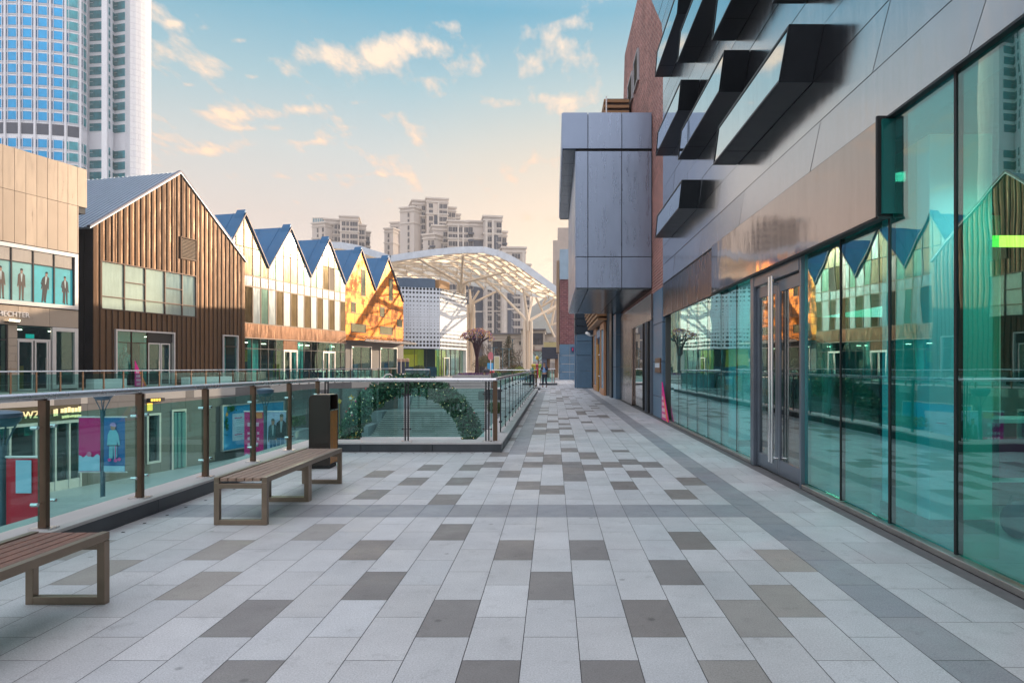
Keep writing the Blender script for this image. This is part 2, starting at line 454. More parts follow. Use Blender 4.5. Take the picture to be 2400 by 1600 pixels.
balustrade('short glass balustrade with paired rod posts in front of the garland arch', [(-4.02, 12.1), (-2.6, 12.1), (-1.17, 12.1), (-1.03, 12.1)], 'rod', 'x', ext=(.16, .02), end_post=(3,))
balustrade('long glass balustrade with closely spaced flat posts along the walkway leading to the person', [(-1.06, 13.7 + 1.37 * i) for i in range(19)], 'blade', 'y', ext=(1.6, .3))
balustrade('far cross balustrade closing the end of the open well', [(-3.6, 39.8), (-2.4, 39.8), (-1.35, 39.8)], 'flat', 'x', glass_m=G['far_glass'])
t = balustrade('short glass balustrade on a stone kerb just behind the standing person', [(-1.0, 53.4), (-.1, 53.4), (.1, 53.4)], 'flat', 'x', glass_m=G['far_glass'], ext=(.1, .05))
balustrade('single bay of balustrade with a broad post left of the standing person', [(-1.1, 42.5), (-1.1, 43.7), (-1.1, 44.7)], 'flat', 'y', glass_m=G['far_glass'], ext=(.2, .1))
# far walkway rail along the shops
def far_rail(label, a0, a1, step, d=.15, mesh=True):
    t = thing('balustrade', label, 'balustrade', FW.p(a0, -d, 0))
    mb = MB(); mb.tube([FW.p(a0, -d, 1.22), FW.p(a1, -d, 1.22)], .035, 8); mb.build('handrail', G['rail_steel'], t, smooth=True)
    n = int((a1 - a0) / step)
    for i in range(n + 1):
        a = a0 + (a1 - a0) * i / n
        mb = MB(); mb.fbox(FW, a - .035, a + .035, -d - .03, -d + .03, 0, 1.19); po = mb.build('post', G['bronze'], t)
        mb = MB()
        for z in (.3, .95): mb.fbox(FW, a - .11, a + .11, -d - .012, -d + .012, z, z + .03)
        mb.build('clamp', G['chrome'], po)
        if i < n:
            b = a0 + (a1 - a0) * (i + 1) / n
            mb = MB(); mb.fbox(FW, a + .05, b - .05, -d - .008, -d + .008, .12, 1.06); mb.build('glass_panel', G['far_glass'], t)
    return t
far_rail('long far glass balustrade across the sunken court in front of the barn and gabled shops', -12, FW.a(933), 1.25)

# ================================================================== BENCHES AND BIN
WOOD = M('weathered teak slats', (.16, .07, .045), .5, 0, .35, 2.5, (8, 1, 8), fine=.25, fs=35, bump=.3, bs=20)
WOODG = M('greyed teak slats', (.25, .17, .125), .55, 0, .4, 2.5, (8, 1, 8), fine=.25, fs=35, bump=.3, bs=20)
FRAME = M('champagne steel', (.27, .205, .155), .36, .85, .12, 3)
def bench(wood):
    t = thing('bench', 'x', 'bench')
    W, L, H = .5, 2.3, .45; s = .05
    for y, side in ((0, 0), (L / 2 - .027, 0), (L / 2 + .027, 0), (L - s, 0)):
        if y == L / 2 - .027: y0 = L / 2 - s - .002
        elif y == L / 2 + .027: y0 = L / 2 + .002
        else: y0 = y
        mb = MB()
        mb.box(0, s, y0, y0 + s, 0, H - .052); mb.box(W - s, W, y0, y0 + s, 0, H - .052); mb.box(s, W - s, y0, y0 + s, 0, s); mb.box(s, W - s, y0, y0 + s, H - .105, H - .06)
        mb.build('leg_frame', FRAME, t, bevel=.003)
    mb = MB(); mb.box(0, s, 0, L, H - .05, H); mb.box(W - s, W, 0, L, H - .05, H)
    mb.build('seat_rail', FRAME, t, bevel=.003)
    n = 5; w = (W - 2 * s - .012) / n
    for half in (0, 1):
        mb = MB()
        for i in range(n):
            x = s + .009 + i * w
            mb.box(x, x + w - .009, .004 + half * L / 2, L / 2 - .004 + half * L / 2, H - .038, H - .006)
        mb.build('seat', wood, t, bevel=.003)
    return t
b1 = bench(WOODG); b1.location = (-3.2, 6.43, 0); b1['label'] = 'greyed slatted steel bench standing next to the dark litter bin'
b2 = bench(WOOD); b2.location = (-3.32, 2.04, 0); b2['label'] = 'reddish brown slatted bench cut off by the lower left frame edge'
for b in (b1, b2): b['group'] = 'slatted benches beside the balustrade'; ORG[b.name] = V(b.location)

t = thing('litter_bin', 'tall dark brown litter bin with orange wood slats behind the far end of the bench', 'bin', (-3.4, 10.1, 0))
mb = MB(); x0, x1, y0, y1, zt = -3.56, -3.25, 9.93, 10.31, 1.08
prof = [(x0, .06), (x1 - .0, .06)]
# front and back cheeks with rounded top corners, joined by a curved hood
def cheek(y): return [V((x0, y, .05)), V((x1, y, .05)), V((x1, y, zt - .02)), V((x1 - .02, y, zt)), V((x0 + .06, y, zt)), V((x0 + .02, y, zt - .02)), V((x0, y, zt - .06))]
mb.prism(cheek(y0), (0, .02, 0)); mb.prism(cheek(y1 - .02), (0, .02, 0)); mb.box(x0, x0 + .015, y0 + .02, y1 - .02, .05, zt - .06); mb.box(x0 + .06, x1 - .02, y0 + .02, y1 - .02, zt - .015, zt)
mb.prism([V((x0 + .0, y0 + .02, zt - .06)), V((x0 + .06, y0 + .02, zt)), V((x0 + .06, y0 + .02, zt - .015)), V((x0 + .015, y0 + .02, zt - .06))], (0, y1 - y0 - .04, 0))
mb.build('casing', M('dark brown painted steel', (.022, .014, .010), .3, .2, .15, 5, coat=.3), t, bevel=.006)
mb = MB()
for i in range(5):
    y = y0 + .024 + i * .067
    mb.box(x1 - .022, x1 - .004, y, y + .062, .07, .84)
mb.build('slat_panel', M('orange varnished slats', (.42, .17, .018), .4, 0, .3, 3, (6, 6, .6), fine=.2, fs=30), t, bevel=.002)
mb = MB(); mb.box(x0 + .02, x1 - .06, y0 + .03, y1 - .03, .07, .82); mb.build('liner', G['black'], t)
mb = MB(); mb.box(x1 - .012, x1 + .004, y0 + .02, y1 - .02, .842, .855); mb.build('lip', G['rail_steel'], t)
mb = MB(); mb.box(x0 + .02, x1 - .02, y0 + .02, y1 - .02, 0, .05); mb.build('base', G['black'], t)
# ================================================================== RIGHT SIDE: THE METAL CLAD STORE
FR = Fr(3.06, 0, 0, side=-1)      # along = Y, out = -X
def mirror_metal(name, col, rough, var=.06, metal=1.0, wob=.05, sc=1.0):
    """metal cladding: streaky, gently dented, reflective"""
    m, nt, o = _new(name)
    b = nd(nt, 'ShaderNodeBsdfPrincipled', Metallic=metal); nt.links.new(b.outputs[0], o.inputs[0])
    g = nd(nt, 'ShaderNodeNewGeometry').outputs['Position']
    n1 = noise(nt, g, 2.2, 5, .65, (3, 3, .35)); n2 = noise(nt, g, .7, 4, .6)
    c = mixc(nt, 1.0, tuple(col), rng(nt, n1, .25, .75, 1 - var, 1 + var), 'MULTIPLY'); c = mixc(nt, 1.0, c, rng(nt, n2, .25, .75, 1 - var, 1 + var), 'MULTIPLY')
    nt.links.new(c, b.inputs['Base Color']); nt.links.new(rng(nt, n1, .3, .7, rough * .75, rough * 1.3), b.inputs['Roughness'])
    bp = nd(nt, 'ShaderNodeBump', Strength=wob, Distance=.03); nt.links.new(noise(nt, g, sc, 2, .5, (1, 1, .5)), bp.inputs['Height']); nt.links.new(bp.outputs[0], b.inputs['Normal'])
    MC[name] = m; return m
PAN = [mirror_metal('aluminium cladding a', (.52, .53, .56), .19), mirror_metal('aluminium cladding b', (.47, .485, .52), .22), mirror_metal('aluminium cladding c', (.56, .565, .59), .17)]
FASC = mirror_metal('polished fascia metal', (.40, .345, .32), .07, wob=.14, sc=2.0)
DFASC = mirror_metal('dark fascia metal', (.085, .09, .11), .3, wob=.05)
ODARK = M('charcoal metal casing', (.022, .026, .032), .38, .5, .2, 1.5, (3, 3, .4))
SHOPG = glass('green coated shop glass', (.16, .92, .94), .23, wob=.035, rtint=(.78, 1.0, .98), ior=1.6)
ORG_G = mirror_metal('mirror glazing', (.60, .68, .70), .03, .05, 1.0, .06, 1.0)
GREYF = M('grey door frame', (.17, .20, .245), .35, .7, .08, 3)
store = thing('shop_building', 'tall store clad in grey metal panels with dark box windows and green glass front', 'building', (3.06, 10, 0))
# panels in slanting courses
mb = MB(); CH = .525
for i in range(24):
    z0 = 3.76 + CH * i; z1 = z0 + CH; ph = 5.0 if i % 2 == 0 else 6.5
    ed = [1.2] + [ph + 3.1 * k for k in range(-1, 9)]
    ed = [e for e in ed if 1.2 <= e < 18.5]
    endb = 18.95 + max(0, (z0 - 10.9) * 1.15); endt = 18.95 + max(0, (z1 - 10.9) * 1.15)
    for j, e in enumerate(ed):
        nx = ed[j + 1] if j + 1 < len(ed) else None
        s = -.35
        b0, t0 = e + .006, (e + s if e > 1.3 else e) + .006
        b1_, t1_ = (nx - .006, nx + s - .006) if nx else (endb, endt)
        if b1_ - b0 < .1: continue
        d = [.02 + rnd.uniform(-.004, .004) for _ in range(4)]
        pts = [(b0, z0 + .005), (b1_, z0 + .005), (t1_, z1 - .005), (t0, z1 - .005)]
        mb.hexa([FR.p(a, 0, z) for a, z in pts] + [FR.p(a, dd, z) for (a, z), dd in zip(pts, d)], rnd.randrange(3))
mb.build('facade_panel', PAN, store)
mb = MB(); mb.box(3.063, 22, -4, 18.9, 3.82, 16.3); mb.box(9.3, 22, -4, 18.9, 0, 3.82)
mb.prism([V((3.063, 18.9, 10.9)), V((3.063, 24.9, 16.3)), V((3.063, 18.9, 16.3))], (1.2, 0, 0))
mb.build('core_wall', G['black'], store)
# fascias
mb = MB(); mb.fbox(FR, 6.27, 12.78, .0, .1, 2.86, 3.74); mb.build('sign_fascia', FASC, store, bevel=.006)
mb = MB(); mb.fbox(FR, 12.8, 18.97, 0, .015, 2.86, 3.745); mb.build('dark_fascia', DFASC, store)
mb = MB(); mb.fbox(FR, 6.228, 6.262, -.04, .105, 2.84, 3.78, 0); mb.fbox(FR, 6.19, 6.224, -.04, .07, 2.88, 3.74, 1); mb.build('fascia_end', [G['black'], M('dark green glass edge', (.01, .12, .11), .1)], store)
mb = MB(); mb.fbox(FR, 1.2, 18.95, -.06, .035, 3.745, 3.765); mb.build('drip_edge', G['dark_steel'], store)
mb = MB(); mb.fbox(FR, 6.2, 12.8, .02, .105, 2.835, 2.857); mb.build('fascia_trim', G['black'], store)
# oriel windows
def oriel(y0, y1, z0, z1):
    s, D = -.35, .42
    def q(a0, a1, d0, d1, zz0, zz1, mbx, mi=0):
        f = lambda z: s * (z - z0) / (z1 - z0)
        mbx.hexa([FR.p(a0 + f(zz0), d0, zz0), FR.p(a1 + f(zz0), d0, zz0), FR.p(a1 + f(zz0), d1, zz0), FR.p(a0 + f(zz0), d1, zz0),
                  FR.p(a0 + f(zz1), d0, zz1), FR.p(a1 + f(zz1), d0, zz1), FR.p(a1 + f(zz1), d1, zz1), FR.p(a0 + f(zz1), d1, zz1)], mi)
    mb = MB(); q(y0, y1, .024, D - .03, z0, z1, mb); e = .03
    q(y0, y1, D - .03, D, z0, z0 + e, mb); q(y0, y1, D - .03, D, z1 - e, z1, mb); q(y0, y0 + e, D - .03, D, z0 + e, z1 - e, mb); q(y1 - e, y1, D - .03, D, z0 + e, z1 - e, mb)
    o = mb.build('oriel_window', ODARK, store, bevel=.004)
    mb = MB(); q(y0 + e, y1 - e, D - .028, D - .012, z0 + e, z1 - e, mb); mb.build('pane', ORG_G, o)
    mb = MB()
    ym = (y0 + y1) / 2 + .9; q(ym, ym + .012, .03, D - .035, z0 - .004, z0 - .001, mb); mb.build('panel_joint', G['black'], o)
ZC = lambda i: 3.76 + CH * i
for y0, y1, i in ((8.0, 11.3, 2), (14.4, 17.75, 2), (10.9, 14.5, 4), (14.5, 17.65, 6), (8.1, 11.4, 6), (11.3, 14.6, 8), (14.6, 17.8, 10), (4.9, 8.25, 4), (4.6, 7.9, 8), (8.0, 11.2, 10), (11.5, 14.6, 12), (8.6, 11.6, 14)):
    oriel(y0, y1, ZC(i) + .008, ZC(i + 1) - .008)
# shopfront
Yp = lambda px: 3.06 * F0 / (px - CX)
edges = [Yp(p) for p in (1571, 1588.8, 1609, 1632, 1657, 1688, 1724, 1766)]
for a, b in zip(edges[1:], edges[:-1]):
    mb = MB(); mb.fbox(FR, a + .008, b - .008, -.035, -.015, .07, 2.85); mb.build('glass_pane', SHOPG, store)
    mb = MB(); mb.fbox(FR, a - .007, a + .007, -.04, -.012, .06, 2.85); mb.build('glazing_joint', G['black'], store)
FIN = glass('thick green glass fin', (.10, .72, .58), .06, rtint=(.6, 1, .9))
CLRG = glass('clearer shop glass', (.17, .86, .80), .19, wob=.03, rtint=(.8, 1, .97))
e2 = [Yp(1882.6), Yp(1967), Yp(2081), Yp(2235), 4.35, 3.4, 2.4, 1.2]
for i, (b, a) in enumerate(zip(e2[:-1], e2[1:])):
    zt = 2.85 if i < 2 else 3.74
    mb = MB(); mb.fbox(FR, a + .012, b - .012, -.035, -.015, .07, zt); mb.build('glass_pane', SHOPG if i < 3 else CLRG, store)
    if i < 4:
        mb = MB(); mb.box(3.115, 3.40, b - .012, b + .004, .03, zt - .1); mb.build('glass_fin', FIN, store)
    mb = MB(); w = .022 if i in (1, 2) else .012
    mb.fbox(FR, a - w, a + w * .4, -.06, -.006, .06, zt); mb.build('mullion', G['black'], store)
mb = MB(); mb.fbox(FR, 1.2, 8.34, -.05, .03, .0, .05); mb.fbox(FR, 10.46, 18.97, -.05, .03, 0, .05); mb.build('sill_rail', M('steel sill', (.42, .40, .38), .4, .8, .2, 4), store, bevel=.004)
# double doors
ya, yb = 8.36, 10.44
mb = MB(); mb.fbox(FR, ya, ya + .06, -.06, .03, 0, 2.85); mb.fbox(FR, yb - .16, yb, -.06, .05, 0, 2.85); mb.fbox(FR, ya + .06, yb - .16, -.06, .04, 2.68, 2.85); mb.build('door_frame', GREYF, store, bevel=.005)
DG = glass('dark door glass', (.22, .30, .30), .16, ior=1.55)
for y0, y1 in ((ya + .065, (ya + yb) / 2 - .06), ((ya + yb) / 2 - .05, yb - .165)):
    mb = MB(); w = .09
    mb.fbox(FR, y0, y0 + w, -.05, -.005, .02, 2.66); mb.fbox(FR, y1 - w, y1, -.05, -.005, .02, 2.66); mb.fbox(FR, y0 + w, y1 - w, -.05, -.005, .02, .22); mb.fbox(FR, y0 + w, y1 - w, -.05, -.005, 2.5, 2.66)
    d = mb.build('door', GREYF, store, bevel=.004)
    mb = MB(); mb.fbox(FR, y0 + w, y1 - w, -.035, -.02, .22, 2.5); mb.build('pane', DG, d)
    mb = MB(); yh = y1 - .05 if y0 < 9 else y0 + .05
    mb.tube([FR.p(yh, .085, .18), FR.p(yh, .085, 2.72)], .021, 12)
    for z in (.24, 2.62): mb.tube([FR.p(yh, .0, z), FR.p(yh, .085, z)], .014, 8)
    mb.build('handle', G['chrome'], d, smooth=True)
# the interior seen through the glass
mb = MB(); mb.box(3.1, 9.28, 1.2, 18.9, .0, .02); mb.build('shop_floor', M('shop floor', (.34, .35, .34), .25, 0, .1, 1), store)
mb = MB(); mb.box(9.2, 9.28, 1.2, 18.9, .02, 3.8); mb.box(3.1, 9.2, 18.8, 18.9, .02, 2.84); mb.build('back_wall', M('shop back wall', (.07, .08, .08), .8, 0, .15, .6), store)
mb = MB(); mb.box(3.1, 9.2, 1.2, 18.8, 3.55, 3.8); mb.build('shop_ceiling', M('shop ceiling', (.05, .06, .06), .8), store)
PW = M('white shop pillar', (.82, .84, .84), .5, 0, .04, 1)
for x0, x1, y0, y1 in ((3.32, 3.88, 6.03, 6.9), (3.36, 3.9, 12.5, 13.1), (5.5, 6.1, 9.3, 9.9)):
    mb = MB(); mb.box(x0, x1, y0, y1, .14, 3.55); p = mb.build('pillar', PW, store, bevel=.008)
    mb = MB(); mb.box(x0 - .012, x1 + .012, y0 - .012, y1 + .012, .02, .14); mb.build('skirting', M('skirting', (.10, .12, .12), .5), p)
mb = MB(); mb.box(4.75, 8.8, 7.5, 7.6, 2.82, 2.93); mb.build('light_strip', M('warm light strip', (.9, .7, .2), .4, emit=(1, .55, .05), es=4.0), store)
for i, (x, y) in enumerate(((3.75, 5.15), (4.5, 7.75), (4.9, 9.4), (4.1, 11.4), (4.0, 13.9))):  # spots set near the pillars; the first, out of view, is added
    mb = MB(); mb.lathe([(.10, 3.50), (.10, 3.53), (.12, 3.55)], (x, y, 0), 12); mb.build('ceiling_spot', M('lit spot', (1, .9, .7), .4, emit=(1, .86, .6), es=9), store)
for x, y, e in ((3.75, 5.15, 100), (4.5, 7.75, 90), (4.9, 9.4, 90), (4.1, 11.4, 120), (4.0, 13.9, 120)):  # light added at each spot to brighten the pillars and interior
    l_ = bpy.data.lights.new('shop_fill_light', 'SPOT'); l_.energy = e * .62; l_.spot_size = R(150); l_.spot_blend = .6; l_.shadow_soft_size = .09; l_.color = (1, .97, .9)
    lo = bpy.data.objects.new('shop_fill_light', l_); COL.objects.link(lo); lo.location = (x, y, 3.44)
# clothing rails, counter and bag (each a thing)
CL = [M('dark garment', (.02, .025, .03), .9), M('grey garment', (.10, .10, .11), .9), M('wine garment', (.16, .03, .05), .9), M('green garment', (.16, .30, .05), .9), M('sand garment', (.35, .25, .16), .9)]
def rail(x, y, L, lab, n=22, seedm=(0, 0, 1, 0, 2), tall=1.0):
    t = thing('clothes_rail', lab, 'clothes rail', (x, y, .02), 0, 'clothes rails inside the store')
    mb = MB(); mb.tube([(x, y, .02), (x, y, 1.62), (x, y + L, 1.62), (x, y + L, .02)], .016, 8); mb.bar((x - .25, y, .04), (x + .25, y, .04), .03, .03); mb.bar((x - .25, y + L, .04), (x + .25, y + L, .04), .03, .03)
    mb.build('rack', G['chrome'], t, smooth=True)
    for i in range(n):
        yy = y + .06 + (L - .12) * i / (n - 1); h = rnd.uniform(.75, 1.05) * tall; w = rnd.uniform(.19, .24)
        mb = MB(); mb.prism([V((x - w, yy, 1.4)), V((x - .05, yy, 1.56)), V((x + .05, yy, 1.56)), V((x + w, yy, 1.4)), V((x + w * rnd.uniform(.8, 1.1), yy, 1.56 - h)), V((x - w * rnd.uniform(.8, 1.1), yy, 1.56 - h))], (rnd.uniform(-.02, .02), .03, 0))
        mb.build('garment', CL[rnd.choice(seedm)], t)
rail(4.1, 7.25, 1.0, 'clothes rail of dark garments just behind the left glass beside the white pillar', 16)
rail(5.0, 8.1, 1.5, 'clothes rail with green and wine garments in the middle of the store', 20, (0, 2, 3, 1, 0))
rail(4.3, 10.9, 1.3, 'clothes rail of grey and sand garments behind the double doors', 18, (1, 4, 0, 0))
t = thing('sales_counter', 'magenta red sales counter with pale edges inside the store at the right frame edge', 'counter', (5.0, 7.4, .02))
mb = MB(); mb.box(4.55, 7.4, 7.2, 7.6, .32, .90); mb.build('front_panel', M('magenta lacquer', (.42, .01, .09), .3), t, bevel=.01)
mb = MB(); mb.box(4.5, 7.45, 7.16, 7.64, .90, .94); mb.box(4.5, 7.45, 7.16, 7.64, .28, .32); mb.build('edge_band', G['white'], t)
mb = MB(); mb.box(4.6, 7.3, 7.24, 7.56, .02, .28); mb.build('plinth', G['black'], t)
t = thing('bag', 'dark blue rounded bag standing on the store floor below the magenta counter', 'bag', (4.02, 5.9, .02))
mb = MB(); mb.sph((4.02, 5.9, .17), .17, 14, 10, (.85, .7, .95)); mb.build('body', M('navy fabric', (.008, .014, .05), .6, 0, .2, 6), t, smooth='all')
mb = MB(); mb.tube([(3.94, 5.9, .30), (3.97, 5.9, .37), (4.07, 5.9, .37), (4.1, 5.9, .30)], .012, 8); mb.build('handle', G['black'], t, smooth=True)
# pink triangular board against the last pane
def tri_board(F, a0, a1, z1, d, lab, flip=False):
    t = thing('sign_board', lab, 'sign', F.p(a0, d, 0), 0, 'pink triangular shop signs')
    pk = M('pink board', (.72, .01, .25), .4, 0, .1, 3)
    a, b = (a0, a1)
    mb = MB(); mb.fpoly(F, [(a, .03), (b, .03), (a, z1)], d, d + .025); mb.build('panel', pk, t)
    mb = MB(); w = (b - a)
    mb.fpoly(F, [(b - .18 * w, .03 + .0 * z1), (b, .03), (b - .62 * w, .62 * z1), (b - .62 * w, .46 * z1)], d + .025, d + .03, 0)
    mb.build('orange_corner', M('orange print', (.85, .19, .03), .4), t)
    mb = MB()
    for r, (fa, fb) in enumerate(((.14, .70), (.12, .58), (.10, .46), (.1, .34))):
        z = .10 + r * .15 * z1
        n = 5 - r
        for k in range(n):
            q0 = a + w * (fa + (fb - fa) * k / n); q1 = a + w * (fa + (fb - fa) * (k + .7) / n)
            mb.fbox(F, q0, q1, d + .031, d + .034, z, z + .09 * z1)
    mb.build('lettering', M('pale pink print', (.85, .55, .65), .5), t)
FRc = Fr(3.06, 0, 0, side=-1)
class Flip:                                     # same wall, measured from the far end towards the camera
    def __init__(s, F, a): s.F, s.c, s.n, s.u = F, a, F.n, -F.u
    def p(s, a, d, z): return s.F.p(s.c - a, d, z)
tri_board(Flip(FR, 18.95), .03, 1.1, 1.05, .035, 'pink and orange triangular board leaning at the foot of the blue tiled pier and glass')

# ================================================================== RIGHT SIDE: BRICK BLOCK AND ITS SHOPFRONTS
BRICK = brickmat('red brick', (.17, .045, .038), (.36, .125, .10), (.52, .38, .34), .25, .09, wear=.32, mort=.011)
BLUET = M('blue grey stone tile', (.085, .165, .255), .42, 0, .14, 1.4, fine=.1, fs=60)
brk = thing('brick_building', 'red brick block rising between the metal clad store and the blue grey box', 'building', (3.1, 25, 0))
mb = MB(); mb.prism([V((3.1, 18.97, 3.7)), V((3.1, 31.3, 3.7)), V((3.1, 30.9, 11)), V((3.1, 29.7, 15.0)), V((3.1, 18.97, 15.0))], (9, 0, 0)); mb.build('wall', BRICK, brk)
FK = Fr(3.1, 0, 0, side=-1)
for y0, y1, z0, z1 in ((24.6, 25.9, 11.8, 12.95), (26.4, 27.95, 11.85, 12.9)):
    mb = MB()
    for a, b, c, d in ((y0, y1, z0, z0 + .07), (y0, y1, z1 - .07, z1), (y0, y0 + .07, z0 + .07, z1 - .07), (y1 - .07, y1, z0 + .07, z1 - .07)): mb.fbox(FK, a, b, -.02, .08, c, d)
    w = mb.build('window', M('galvanised frame', (.42, .42, .45), .4, .7), brk)
    mb = MB(); n = 9
    for i in range(n):
        z = z0 + .08 + (z1 - z0 - .16) * i / n
        mb.hexa([FK.p(y0 + .07, .01, z), FK.p(y1 - .07, .01, z), FK.p(y1 - .07, .06, z - .0), FK.p(y0 + .07, .06, z), FK.p(y0 + .07, .01, z + .1), FK.p(y1 - .07, .01, z + .1), FK.p(y1 - .07, .02, z + .1), FK.p(y0 + .07, .02, z + .1)])
    mb.build('louvre', M('grey louvre', (.30, .29, .26), .5, .3), w)
def tiled(mb, F, a0, a1, d, zs, g=.008, back=.3):
    for z0, z1 in zip(zs[:-1], zs[1:]): mb.fbox(F, a0, a1, -back, d, z0 + g, z1 - g)
mb = MB(); tiled(mb, FR, 19.0, 20.75, .03, [0, .62, 1.62, 2.72, 3.7]); p = mb.build('tile_pier', BLUET, brk, bevel=.006)
t = thing('plaque', 'small brown wall plaque with a pale label on the blue tiled pier', 'plaque', (3.0, 19.9, 1.3))
mb = MB(); mb.fbox(FR, 19.15, 20.1, .03, .07, 1.30, 1.72); mb.build('plate', M('bronze plaque', (.16, .085, .055), .4, .4), t, bevel=.004)
mb = MB(); mb.fbox(FR, 19.25, 20.05, .07, .074, 1.45, 1.58); mb.build('label', M('pale label', (.55, .60, .68), .5), t)
BRZ = mirror_metal('bronze wall sheet', (.27, .20, .17), .16, .3, .9, .35, 1.4)
mb = MB(); mb.fbox(FR, 25.8, 30.55, .04, .09, 0, 3.7); mb.fbox(FR, 20.75, 25.8, .04, .09, 2.9, 3.7); mb.build('bronze_cladding', BRZ, brk)
mb = MB(); mb.fbox(FR, 23.1, 25.78, .0, .02, .06, 2.9); mb.build('glass_pane', glass('clear shop glass', (.45, .5, .48), .28), brk)
mb = MB(); mb.fbox(FR, 20.8, 30.5, -3.0, -2.9, 0, 3.6); mb.build('shop_back', M('shop gloom', (.05, .055, .06), .8), brk)
for i in range(7):
    y = 20.85 + i * .3
    mb = MB(); mb.fbox(FR, y, y + .055, .0, .10 + .04 * (i % 2), .04, 2.88); mb.build('folding_door', G['dark_steel'] if i % 3 else GREYF, brk)
    if i < 6: mb = MB(); mb.hexa([FR.p(y + .06, .03, .08), FR.p(y + .29, .08, .08), FR.p(y + .29, .095, .08), FR.p(y + .06, .045, .08), FR.p(y + .06, .03, 2.86), FR.p(y + .29, .08, 2.86), FR.p(y + .29, .095, 2.86), FR.p(y + .06, .045, 2.86)]); mb.build('door_pane', DG, brk)
FT = Fr(2.86, 0, 0, side=-1)
mb = MB(); tiled(mb, FT, 30.6, 32.0, .06, [0, 1.45, 2.9, 3.85]); mb.build('tile_pier', BLUET, brk, bevel=.006)
mb = MB(); mb.fbox(FT, 32.0, 33.2, -.3, .14, 0, 4.4); mb.build('dark_pilaster', M('black cladding', (.012, .018, .026), .35, .3), brk)
mb = MB(); mb.fbox(FT, 33.2, 34.0, -.3, .06, 0, 3.85); mb.build('grey_pilaster', M('grey cladding', (.25, .24, .25), .3, .8), brk)

# ---- the overhanging metal box
boxb = thing('metal_box_building', 'blue grey metal panelled box overhanging the walkway above the shop doors', 'building', (2, 21.4, 3.9))
BP = [mirror_metal('blue grey panel a', (.30, .36, .48), .30, .05, .8, .05), mirror_metal('blue grey panel b', (.28, .34, .46), .34, .05, .8, .05)]
FY = Fr2((.0, 21.4), (4.0, 21.4)); FX = Fr(.71, 0, 0, side=-1); FX2 = Fr(.28, 0, 0, side=-1)
mb = MB(); mb.box(.74, 3.09, 21.43, 31.4, 3.93, 9.38); mb.box(.31, .74, 21.43, 31.8, 8.30, 9.38); mb.build('core', G['black'], boxb)
mb = MB(); g = .012
for xs, z0, z1 in (((.71, 1.08, 2.14, 3.08), 3.93, 4.91), ((.71, 1.08, 2.14, 3.08), 4.91, 8.22), ((.28, 1.08, 2.14, 3.08), 8.28, 9.42)):
    for x0, x1 in zip(xs[:-1], xs[1:]): mb.fbox(FY, x0 + g, x1 - g, -.02, .03 if z0 < 8 else .06, z0 + g, z1 - g, rnd.randrange(2))
for i in range(5):
    y0 = 21.42 + i * 2.0
    for z0, z1 in ((3.93, 4.91), (4.91, 8.24)): mb.fbox(FX, y0 + g, y0 + 2 - g, -.02, .02, z0 + g, z1 - g, rnd.randrange(2))
    mb.fbox(FX2, y0 + g, y0 + 2.07 - g, -.02, .02, 8.30, 9.42, rnd.randrange(2))
mb.build('facade_panel', BP, boxb)
mb = MB()
SOF = mirror_metal('soffit metal', (.11, .14, .16), .22, .1, .8, .05)
for i in range(7):
    y0 = 21.42 + i * 1.43
    for x0, x1 in ((.71, 1.08), (1.08, 2.14), (2.14, 3.08)): mb.box(x0 + g, x1 - g, y0 + g, y0 + 1.43 - g, 3.89, 3.93)
mb.build('soffit_panel', SOF, boxb)
mb = MB()
for i in range(7): mb.box(.30, .70, 21.42 + i * 1.43 + g, 21.42 + (i + 1) * 1.43 - g, 8.26, 8.30)
mb.build('eave_soffit', SOF, boxb)
t = thing('roof_louvre', 'slatted timber louvre housing on top of the blue grey box', 'louvre', (2.3, 27, 9.4))
mb = MB()
for i in range(12):
    z = 9.5 + i * .22; mb.box(2.1, 3.0, 27, 27.08, z, z + .11); mb.box(2.0, 2.1, 27, 28.6, z + .02, z + .12)
mb.build('slat', M('brown slats', (.36, .19, .09), .5), t)
mb = MB(); mb.box(2.12, 3.0, 27.12, 28.5, 9.42, 12.1); mb.build('housing', M('housing dark', (.10, .08, .07), .7), t)
mb = MB(); mb.box(2.07, 2.12, 26.98, 27.1, 9.42, 12.15); mb.build('post', G['white'], t)

# ---- timber framed shop, tiled pier, louvres
shop = thing('timber_shopfront', 'shopfront with orange timber frames and pale blue panels beyond the bronze wall', 'shop', (2.65, 38, 0))
TIM = M('orange timber', (.48, .235, .12), .45, 0, .15, 2, (4, 4, .5))
PBL = M('pale blue glazing film', (.20, .44, .62), .2, 0, .08, .8)
FS = Fr(2.65, 0, 0, side=-1)
mb = MB(); mb.box(2.7, 11, 34.0, 58, 0, 9.0); mb.build('wall', M('rendered side wall', (.13, .15, .17), .8), shop)
def timber_bay(y0, y1, z1):
    mb = MB(); w = .32
    mb.fbox(FS, y0, y1, 0, .12, 0, w); mb.fbox(FS, y0, y1, 0, .12, z1 - w, z1); mb.fbox(FS, y0, y0 + .22, 0, .12, w, z1 - w); mb.fbox(FS, y1 - .22, y1, 0, .12, w, z1 - w)
    b = mb.build('timber_bay', TIM, shop, bevel=.01)
    mb = MB(); mb.fbox(FS, y0 + .22, y1 - .22, .02, .05, w, z1 - w); mb.build('panel', PBL, b)
    return b
bb = timber_bay(34.3, 37.2, 3.72)
mb = MB()
for i in range(9):                                 # vertical row of illegible dark characters on the film
    if i == 4: continue
    z = 2.35 - i * .19; y = 35.6
    for k in range(4):
        mb.fbox(FS, y + rnd.uniform(-.1, .0), y + rnd.uniform(.06, .2), .051, .056, z + k * .03, z + k * .03 + .016)
mb.build('lettering', M('slate print', (.07, .12, .2), .6), bb)
